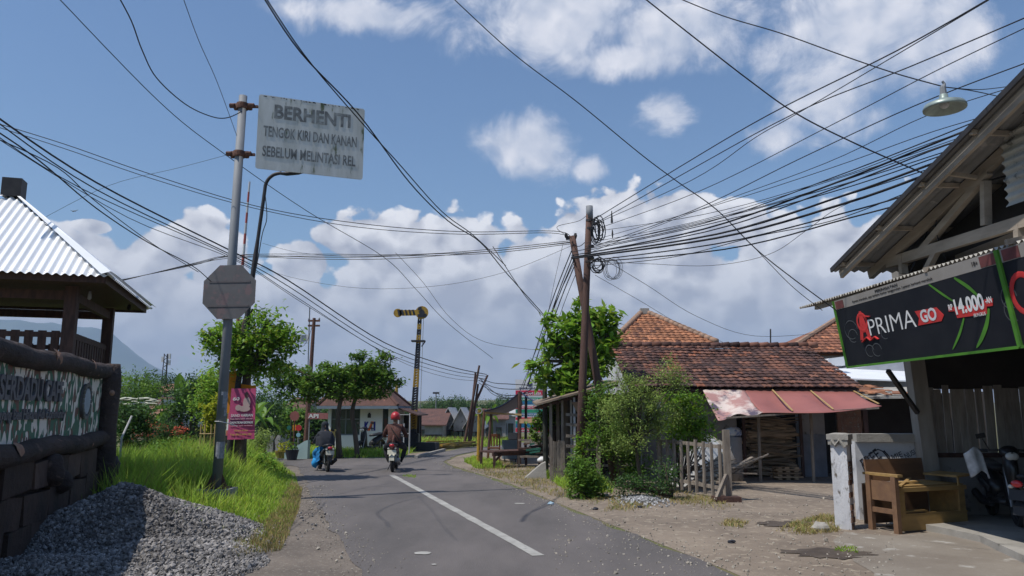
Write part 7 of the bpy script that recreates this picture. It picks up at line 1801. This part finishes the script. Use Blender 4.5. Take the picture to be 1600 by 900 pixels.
def rider(loc, rz, scale, label, woman):
    t = thing('person', label, 'person', loc, rz, None, scale)
    hx_ = .12
    J = {'pelvis': ((0, -.30, .90), (.18, .15)), 'waist': ((0, -.26, 1.05), (.175, .14)), 'chest': ((0, -.19, 1.25), (.195, .145)), 'neckb': ((0, -.12, 1.40), (.09, .075)), 'neck': ((0, -.09, 1.46), .052), 'head0': ((0, -.06, 1.54), (.072, .085)), 'head1': ((0, -.05, 1.64), (.085, .10)), 'head2': ((0, -.05, 1.71), (.055, .065))}
    E = [('pelvis', 'waist'), ('waist', 'chest'), ('chest', 'neckb'), ('neckb', 'neck'), ('neck', 'head0'), ('head0', 'head1'), ('head1', 'head2')]
    for s, n in ((-1, 'l'), (1, 'r')):
        J.update({n + 'sh': ((s * .19, -.13, 1.35), .09), n + 'ua': ((s * .27, -.08, 1.22), .075), n + 'el': ((s * .32, .02, 1.08), .062), n + 'fa': ((s * .32, .16, 1.06), .048), n + 'wr': ((s * .32, .27, 1.04), .028), n + 'pa': ((s * .31, .32, 1.045), (.034, .022)),
                  n + 'hip': ((s * .11, -.24, .86), .12), n + 'th': ((s * .22, -.02, .79), .105), n + 'kn': ((s * .29, .15, .70), .08), n + 'ca': ((s * .25, .10, .51), .07), n + 'an': ((s * .19, .06, .34), .038), n + 'to': ((s * .19, .20, .31), (.04, .03))})
        E += [('chest', n + 'sh'), (n + 'sh', n + 'ua'), (n + 'ua', n + 'el'), (n + 'el', n + 'fa'), (n + 'fa', n + 'wr'), (n + 'wr', n + 'pa'), ('pelvis', n + 'hip'), (n + 'hip', n + 'th'), (n + 'th', n + 'kn'), (n + 'kn', n + 'ca'), (n + 'ca', n + 'an'), (n + 'an', n + 'to')]
        for f in range(4):
            x = s * (.34 - .02 * f); J[n + 'f%d' % f] = ((x, .35, 1.05), .009); J[n + 'g%d' % f] = ((x, .375, 1.03), .008); J[n + 'h%d' % f] = ((x, .355, 1.008 + .003 * f), .007)
            E += [(n + 'pa', n + 'f%d' % f), (n + 'f%d' % f, n + 'g%d' % f), (n + 'g%d' % f, n + 'h%d' % f)]
        J[n + 't0'] = ((s * .275, .32, 1.03), .010); J[n + 't1'] = ((s * .27, .345, 1.012), .009); E += [(n + 'pa', n + 't0'), (n + 't0', n + 't1')]
    m_skin = mat('skin', (.30, .165, .105), (.26, .14, .09), scale=8, rough=.6)
    if woman: mats = [m_skin, mat('dark blouse', (.022, .025, .034), (.035, .038, .05), scale=9), mat('blue skirt', (.02, .20, .46), (.015, .14, .36), scale=6), m_blackp]
    else: mats = [m_skin, mat('brown batik jacket', (.12, .05, .04), (.06, .028, .025), scale=16, c3=(.22, .12, .09), s3=2, t3=.57), mat('dark trousers', (.022, .022, .028), (.035, .034, .04), scale=9), m_blackp]
    def reg(c):
        if c.z > 1.455 and abs(c.x) < .13: return 0
        if c.y > .285 and c.z > .98: return 0
        if c.z < .37: return 3
        if c.z > .90 or (abs(c.x) > .25 and c.z > .96): return 1
        return 2
    b = skin_body('body', '', J, E, mats, reg, t); b.parent = t
    # face
    fc = MB(); fc.sm = True; fc.ball((0, .045, 1.61), (.014, .022, .022), 8, 6); fc.ball((0, .038, 1.565), (.028, .012, .008), 8, 6)
    for s in (-1, 1): fc.ball((s * .085, -.05, 1.61), (.012, .02, .03), 8, 6)
    fc.build('face', m_skin, t)
    ey = MB(); 
    for s in (-1, 1): ey.ball((s * .033, .043, 1.635), (.012, .008, .008), 8, 6)
    ey.build('eye', m_blackp, t)
    if woman:
        v = MB(); v.sm = True       # long dark veil falling over the shoulders and back
        def veil(u, w):
            a = 2 * PI * u; prof = [(.01, 1.76), (.09, 1.735), (.125, 1.66), (.12, 1.56), (.14, 1.46), (.24, 1.36), (.30, 1.22), (.31, 1.06), (.32, .95)]
            k = w * (len(prof) - 1); i = min(int(k), len(prof) - 2); f = k - i; r = prof[i][0] * (1 - f) + prof[i + 1][0] * f; z = prof[i][1] * (1 - f) + prof[i + 1][1] * f
            wv = 1 + .06 * math.sin(a * 7 + z * 3) * sst(1.5, 1.0, z); r *= wv
            return V((math.cos(a) * r, -.06 - sst(1.5, 1.0, z) * .11 + math.sin(a) * r * .62, z))
        v.sheet(veil, 36, 24); v.build('veil', mats[1], t)
        s_ = MB(); s_.sm = True
        def skirt(u, w):
            a = PI * (u * 1.0) ; 
            ring = [((-.30, .15, .86), (.30, .15, .86))]
            x = -.27 + .54 * u; sag = -.02 * math.sin(u * PI * 3)
            y = .02 + .18 * math.sin(u * PI) + w * .06; z = .86 - w * .56 + sag
            return V((x * (1 - .12 * w), y, z))
        s_.sheet(skirt, 14, 10)
        def side(u, w, sgn):
            return V((sgn * (.20 + .06 * math.sin(u * PI) + .015 * math.sin(w * 20)), -.34 + .56 * u, .93 - .08 * u - w * (.58 - .12 * (1 - u))))
        for sg in (-1, 1): s_.sheet(lambda u, w: side(u, w, sg), 12, 10)
        s_.build('skirt', mats[2], t)
        # blue bag at her left side
        bag = thing('blue_bag', 'bright blue carrier bag hanging at the left side of the scooter', 'bag', loc, rz, None, scale)
        q = MB(); q.sm = True; q.ball((-.27, .05, .38), (.11, .16, .17), 12, 9, .25, 2); q.build('sack', mat('blue bag', (.02, .28, .60), (.02, .2, .48), scale=4), bag); q = MB(); q.tube([(-.27, 0, .52), (-.25, .02, .68), (-.27, .1, .53)], .008, 5); q.build('handle', MATS['blue bag'], bag)
    else:
        h = MB(); h.sm = True
        prof = []
        def helm(u, w):
            a = 2 * PI * u; th_ = w * PI * .70; k = 1.0
            return V((math.sin(th_) * math.cos(a) * .140, -.05 + math.sin(th_) * math.sin(a) * .165, 1.635 + math.cos(th_) * .155))
        h.sheet(helm, 26, 14); hm = h.build('helmet', m_red, t)
        v_ = MB(); v_.sm = True; v_.sheet(lambda u, w: V((math.cos(PI * (.18 + .64 * u)) * .148, -.05 + math.sin(PI * (.18 + .64 * u)) * .175, 1.66 - .12 * w)), 12, 4); v_.build('visor', m_glass_dark, hm)
        v_ = MB()
        v_.tube([(math.cos(a) * .137, -.05 + math.sin(a) * .160, 1.56) for a in [k * 2 * PI / 24 for k in range(25)]], .008, 5, False); v_.build('rim_strip', m_black, hm)
        sb_ = MB(); sb_.tube(smooth_path([(-.17, -.10, 1.40), (-.08, -.285, 1.28), (.06, -.365, 1.10), (.15, -.37, .98)], 4), .013, 5, rz=.03); sb_.build('bag_strap', m_dkmetal, t)
        sb_ = MB(); sb_.sm = True; sb_.tube([(0, -.44, .80), (0, -.42, .95), (0, -.36, 1.06)], [.17, .165, .13], 12, rz=[.03, .05, .04]); sb_.build('jacket_tail', mats[1], t)
    return t
g1 = G(610, 738)
mc = two_wheeler('motorcycle', 'motorcycle with white number plate ridden away by the red-helmeted rider', g1 + V((.02, .6, 0)), .06, mat('maroon body', (.12, .02, .025), (.08, .015, .02), scale=4, rough=.35), False, .96, white_guard=True)
rd = rider(mc.location + V((0, 0, -.06)), .06, .98, 'motorcyclist in red helmet and brown patterned jacket seen from behind', False)
g2 = G(500, 738)
sw = two_wheeler('scooter', 'black scooter ridden by the woman in dark veil and blue skirt', g2 + V((-.05, .6, 0)), .42, m_gloss, True, .92, m_side=m_plastic)
rd2 = rider(sw.location + V((-.01, 0, -.10)), .42, .86, 'woman in a long dark veil and bright blue skirt riding a scooter', True)
q = V((X(580, 30.6), 30.6, 0)); two_wheeler('scooter', 'black scooter parked before the white wall of the guard hut', q, 2.75, m_plastic, True, 1.0)
# scooters before the shop
q = V((7.42, 11.95, 0)); q.z = .10; s1 = two_wheeler('scooter', 'black scooter on the porch beside the bench, its handlebar covered in a pale plastic sheet', q, 2.85, m_gloss, True, 1.02, m_side=m_plastic)
cv = MB(q); cq = P(1520, 712, 11.5); cv.o = cq.copy(); cv.sm = True
def cvf(u, v):
    a = PI * (u - .5) * 1.1; return cq + V((math.sin(a) * .13 + .05 * v, -.05 * math.cos(a) - .05 * v + .02 * math.sin(u * 13), .06 * math.cos(a) + .04 - v * .34 - .03 * math.sin(u * 9)))
cv.sheet(cvf, 16, 10, (0, .008, 0)); tag(cv.build('plastic_cover', mat('translucent plastic', (.62, .63, .65), (.35, .36, .38), scale=7, rough=.35)), 'crumpled pale plastic cover draped over the scooter handlebar', 'cover')
q = P(1600, 830, 9.9); q.z = .10; two_wheeler('scooter', 'dark scooter at the picture edge with a red and white tail lamp facing the road', q + V((.80, .30, 0)), -1.15, m_gloss, True, 1.0, m_side=m_plastic, plate=False)
tlq = P(1578, 752, 9.6)

# ================================================================== overhead wires
def wire(lab, pts, Y0, Y1, r=.010, group=None, name='overhead_wire', n=6):
    L = [0]
    for a, b in zip(pts, pts[1:]): L.append(L[-1] + math.hypot(a[0] - b[0], a[1] - b[1]))
    W3 = []
    for (px, py), l in zip(pts, L):
        t = l / L[-1]; iy = (1 - t) / Y0 + t / Y1; W3.append(P(px, py, 1 / iy))
    sm = smooth_path(W3, n)
    m_ = MB(W3[0]); m_.tube(sm, r, 5, False, up=(0, 0, 1) if False else None)
    o = m_.build(name, m_wire); tag(o, lab, 'cable', group); return o
# left fan
wire('thick cable running from the upper left edge down to the far leaning poles, topmost strand', [(-30, 165), (150, 285), (365, 394), (450, 438), (600, 535), (700, 572), (760, 585)], 13, 38, .019)
wire('second strand of the thick cable from the left edge to the leaning poles', [(-30, 172), (150, 296), (365, 400), (450, 447), (600, 543), (700, 578), (760, 588)], 13, 38, .013)
wire('lower strand of the cable bundle from the left edge past the stop sign', [(-30, 195), (130, 296), (365, 403), (460, 462), (600, 550), (700, 584), (760, 592)], 13, 38, .010)
wire('thin lowest strand of the left cable bundle reaching the leaning poles', [(-30, 200), (200, 340), (370, 408), (480, 478), (620, 562), (700, 590), (760, 596)], 13, 38, .008)
wire('cable sweeping from the left edge across to the leaning utility pole top, upper one', [(-30, 185), (100, 225), (235, 272), (400, 322), (560, 349), (720, 362), (865, 361), (893, 371)], 15, 18.9, .009)
wire('cable sweeping from the left edge to the leaning utility pole top, lower one', [(-30, 190), (100, 232), (240, 280), (400, 326), (560, 355), (720, 366), (860, 364), (893, 373)], 15, 18.9, .008)
wire('wire dropping steeply from the left edge to behind the stop sign', [(-20, 195), (60, 250), (150, 325), (230, 378), (300, 415), (330, 440)], 7, 14, .008)
wire('wire dropping steeply from the left edge, its slack twin', [(-20, 210), (90, 262), (150, 315), (240, 382), (310, 425)], 7, 14, .006)
wire('straight wire from the top left corner running down to the far trees', [(80, -15), (250, 160), (350, 240), (480, 330), (600, 402), (650, 452), (700, 505), (770, 560)], 13, 30, .009)
wire('slack wire looping from the top edge to the sign pole top', [(180, -15), (205, 32), (222, 78), (245, 122), (290, 163), (330, 182), (355, 184), (378, 174)], 10, 14.5, .010)
wire('thin straight wire from the top edge down to the sign pole', [(282, -15), (310, 62), (340, 130), (370, 212)], 9, 14.4, .005)
wire('thick twisted wire from the top edge passing over the warning board, first strand', [(405, -15), (470, 82), (560, 178), (640, 285), (700, 345), (750, 378), (790, 425), (850, 492)], 10.5, 22, .013)
wire('thick twisted wire from the top edge passing over the warning board, second strand', [(408, -15), (475, 85), (555, 180), (620, 252), (690, 330), (740, 368), (790, 415)], 10.52, 19.4, .011)
wire('long diagonal wire from top centre descending to the shop canopy', [(700, -10), (800, 82), (900, 158), (1000, 240), (1060, 285), (1120, 328), (1180, 388), (1240, 436), (1308, 486)], 12, 11.5, .009)
wire('diagonal wire from the top edge descending to the shop roof verge', [(1000, -8), (1080, 55), (1170, 125), (1245, 178), (1340, 226), (1445, 272)], 11, 10.5, .011)
wire('lamp wire running from the top edge to the hanging lamp', [(1055, -5), (1130, 25), (1220, 52), (1320, 88), (1400, 115), (1476, 136)], 9, 7.6, .007)
wire('wire from the hanging lamp to the shop roof verge, upper one', [(1476, 136), (1520, 142), (1566, 152)], 7.6, 9.2, .006)
wire('wire from the hanging lamp to the shop roof verge, higher slack one', [(1476, 136), (1530, 140), (1584, 134)], 7.6, 9.0, .005)
# horizontal bundle into the leaning pole
for k, (a, m, e) in enumerate(((399, 404, 376), (401, 407, 379), (403, 402, 381), (399, 399, 378))):
    wire(['second', 'third', 'topmost', 'lowest'][k] + ' of the near level cables from the stop sign to the leaning pole', [(170, 444 - k), (300, 412 + k), (365, a), (500, m - 2), (620, m - 4 + k), (760, a - 9 + k), (893, e)], 24, 18.9, .009, 'level cables into the leaning pole')
wire('thin sagging wire below the level cables, centre sky', [(380, 406), (450, 432), (560, 450), (680, 447), (790, 425), (893, 384)], 26, 18.9, .005)
wire('thin wire from the barrier boom area rising to the level cables', [(410, 380), (470, 395), (560, 400), (700, 395)], 30, 24, .006)
wire('thin high wire crossing the sky from the pavilion roof to the sign pole', [(60, 345), (170, 290), (280, 262), (355, 242)], 16, 14.6, .004)
wire('thin wire hanging from the level cables down to the far pole', [(618, 395), (660, 440), (705, 498), (760, 535), (850, 548)], 24, 30, .007)
wire('short wire from the diagonal cable down into the fingered-leaf tree', [(770, 385), (800, 432), (825, 468), (855, 500)], 20, 21, .010)
# right fan from the taller pole
fan = [((925, 345), [(1060, 262), (1200, 180), (1400, 80), (1560, -10)], .010), ((925, 352), [(1060, 276), (1240, 178), (1420, 105), (1620, 20)], .009), ((925, 352), [(1080, 282), (1180, 215), (1250, 175), (1545, 0)], .007),
       ((926, 360), [(1090, 300), (1300, 195), (1460, 112), (1620, 35)], .007), ((928, 385), [(1080, 330), (1250, 248), (1430, 165), (1620, 92)], .008), ((928, 392), [(1100, 325), (1290, 255), (1450, 180), (1620, 125)], .006),
       ((928, 375), [(1120, 320), (1300, 262), (1460, 205), (1620, 160)], .006), ((927, 362), [(1100, 335), (1300, 280), (1450, 225), (1620, 170)], .006)]
for k, (s, ps, r_) in enumerate(fan):
    wire(['highest wire fanning from the taller pole to the top right corner', 'second highest wire of the right-hand fan', 'thin wire of the fan crossing the long diagonal at its knot', 'fourth wire of the fan, ending below the top right corner', 'fan wire passing just under the hanging lamp', 'thin fan wire below the hanging lamp', 'thin fan wire above the thick cable bundle', 'lowest thin wire of the fan above the thick bundle'][k], [s] + ps, 18.6, 8.5, r_)
r = random.Random(99)
bundles = [(396, [(1100, 358), (1300, 288), (1475, 218), (1620, 160)], .014), (399, [(1100, 363), (1300, 296), (1475, 228), (1620, 180)], .010), (394, [(1100, 349), (1300, 278), (1475, 210), (1620, 150)], .008), (402, [(1120, 366), (1320, 305), (1480, 248), (1620, 205)], .016),
           (404, [(1120, 372), (1320, 318), (1480, 262), (1620, 222)], .018), (392, [(1100, 352), (1300, 300), (1480, 240), (1620, 190)], .008), (408, [(1120, 381), (1330, 330), (1480, 285), (1620, 240)], .011), (410, [(1130, 390), (1330, 340), (1480, 300), (1620, 262)], .011),
           (388, [(1100, 345), (1250, 305), (1480, 225), (1620, 175)], .006), (398, [(1100, 370), (1300, 312), (1480, 255), (1620, 210)], .007), (385, [(1080, 352), (1290, 296), (1480, 236), (1620, 190)], .007), (380, [(1080, 348), (1290, 285), (1480, 222), (1620, 168)], .005)]
ORD = ['topmost', 'second', 'third', 'fourth', 'fifth', 'sixth', 'seventh', 'eighth', 'ninth', 'tenth', 'eleventh', 'lowest']
bundles.sort(key=lambda q: q[1][1][1])
for k, (y, ps, r_) in enumerate(bundles):
    wire(ORD[k] + (' thick' if r_ > .013 else '') + ' cable of the dense bundle running from the twin poles over the shop roof', [(893 if k % 3 == 0 else 915, y)] + ps, 18.5, 9.3, r_ * 1.2, 'cable bundle from the twin poles over the shop')
wire('low slack wire from the taller pole to the shop roof eave', [(920, 416), (1050, 402), (1180, 370), (1300, 345), (1420, 300)], 18.6, 11, .008)
wire('lowest slack wire drooping right of the twin poles towards the shop', [(925, 408), (1010, 412), (1110, 415), (1200, 398), (1260, 360), (1310, 325), (1400, 290)], 18.6, 12, .005)
wire('thin service wire descending right from the twin poles to the far house', [(935, 400), (1010, 445), (1090, 495), (1180, 525), (1290, 520)], 18.6, 30, .007)
wire('thin service wire descending from the twin poles to the old tiled roof', [(930, 430), (1000, 470), (1060, 505), (1130, 535)], 18.6, 26, .006)
wire('wire from the diagonal cable down the sky to the shop canopy tip', [(1180, 388), (1235, 445), (1285, 485)], 13, 12.4, .006)
for k, (x0, y0, x1, y1) in enumerate(((893, 392, 818, 605), (895, 400, 826, 600), (897, 405, 822, 608), (899, 412, 835, 592), (901, 402, 812, 612), (903, 420, 842, 596))):
    wire('black cable hanging from the twin poles, ' + ['leftmost but one', 'third from its left', 'second from its left', 'rightmost but one', 'leftmost', 'rightmost'][k] + ' at the tarpaulin', [(x0, y0), ((x0 * .6 + x1 * .4) - 3, y0 * .6 + y1 * .4), (x1, y1)], 18.8, 27, .014 if k < 4 else .008, 'cables dropping from the twin poles')
wire('thin wire crossing behind the hanging black cables', [(880, 380), (860, 470), (845, 560), (828, 590)], 19, 27, .005)
for k, (ys, sag) in enumerate(((590, 0), (594, 4), (598, 10), (590, 22))):
    wire(['topmost', 'second', 'third', 'lowest sagging'][k] + ' slack cable between the leaning poles and the tarpaulin stall', [(748, ys), (770, ys + 8 + sag * .6), (795, ys + 10 + sag), (830, ys + 12 + sag * .3)], 38.5, 27, .016, 'slack cables behind the tarpaulin stall')
wire('thin cable from the leaning poles curving down behind the stall', [(752, 592), (765, 612), (785, 622), (800, 622)], 38.5, 30, .012)
wire('guy wire slanting from the telegraph pole crossarm to the antenna', [(491, 500), (475, 540), (450, 535)], 42, 42, .012)
wire('thin wire slanting behind the leaning pole top to the sky at left', [(893, 372), (870, 355), (905, 345), (921, 332)], 18.8, 18.6, .007)
wire('cable linking the two twin pole tops', [(893, 378), (905, 385), (921, 372)], 18.8, 18.6, .010)
wire('hanging loop of wire between the twin poles', [(895, 405), (905, 455), (915, 430), (920, 390)], 18.7, 18.5, .005)
wire('chain hanging from the shop verge down to the canopy', [(1477, 272), (1460, 330), (1440, 385), (1422, 425)], 11, 11.2, .009)
wire('thin rope hanging inside the shop gable', [(1478, 300), (1462, 350), (1470, 385), (1478, 405)], 10.6, 10.5, .006)

# ================================================================== haze over the far distance
USE_HAZE = True
if USE_HAZE:
    hm = bpy.data.materials.new('haze'); hm.use_nodes = True; nt = hm.node_tree; nt.nodes.remove(nt.nodes['Principled BSDF'])
    pv_ = nt.nodes.new('ShaderNodeVolumePrincipled'); pv_.inputs['Color'].default_value = (.56, .74, 1.0, 1); pv_.inputs['Density'].default_value = 0.0002; pv_.inputs['Anisotropy'].default_value = .0
    nt.links.new(pv_.outputs[0], nt.nodes['Material Output'].inputs['Volume'])
    m_ = MB((0, 2900, 275)); m_.box((0, 2900, 275), (13800, 6500, 610)); hz_ = m_.build('haze', hm); tag(hz_, kind='stuff')
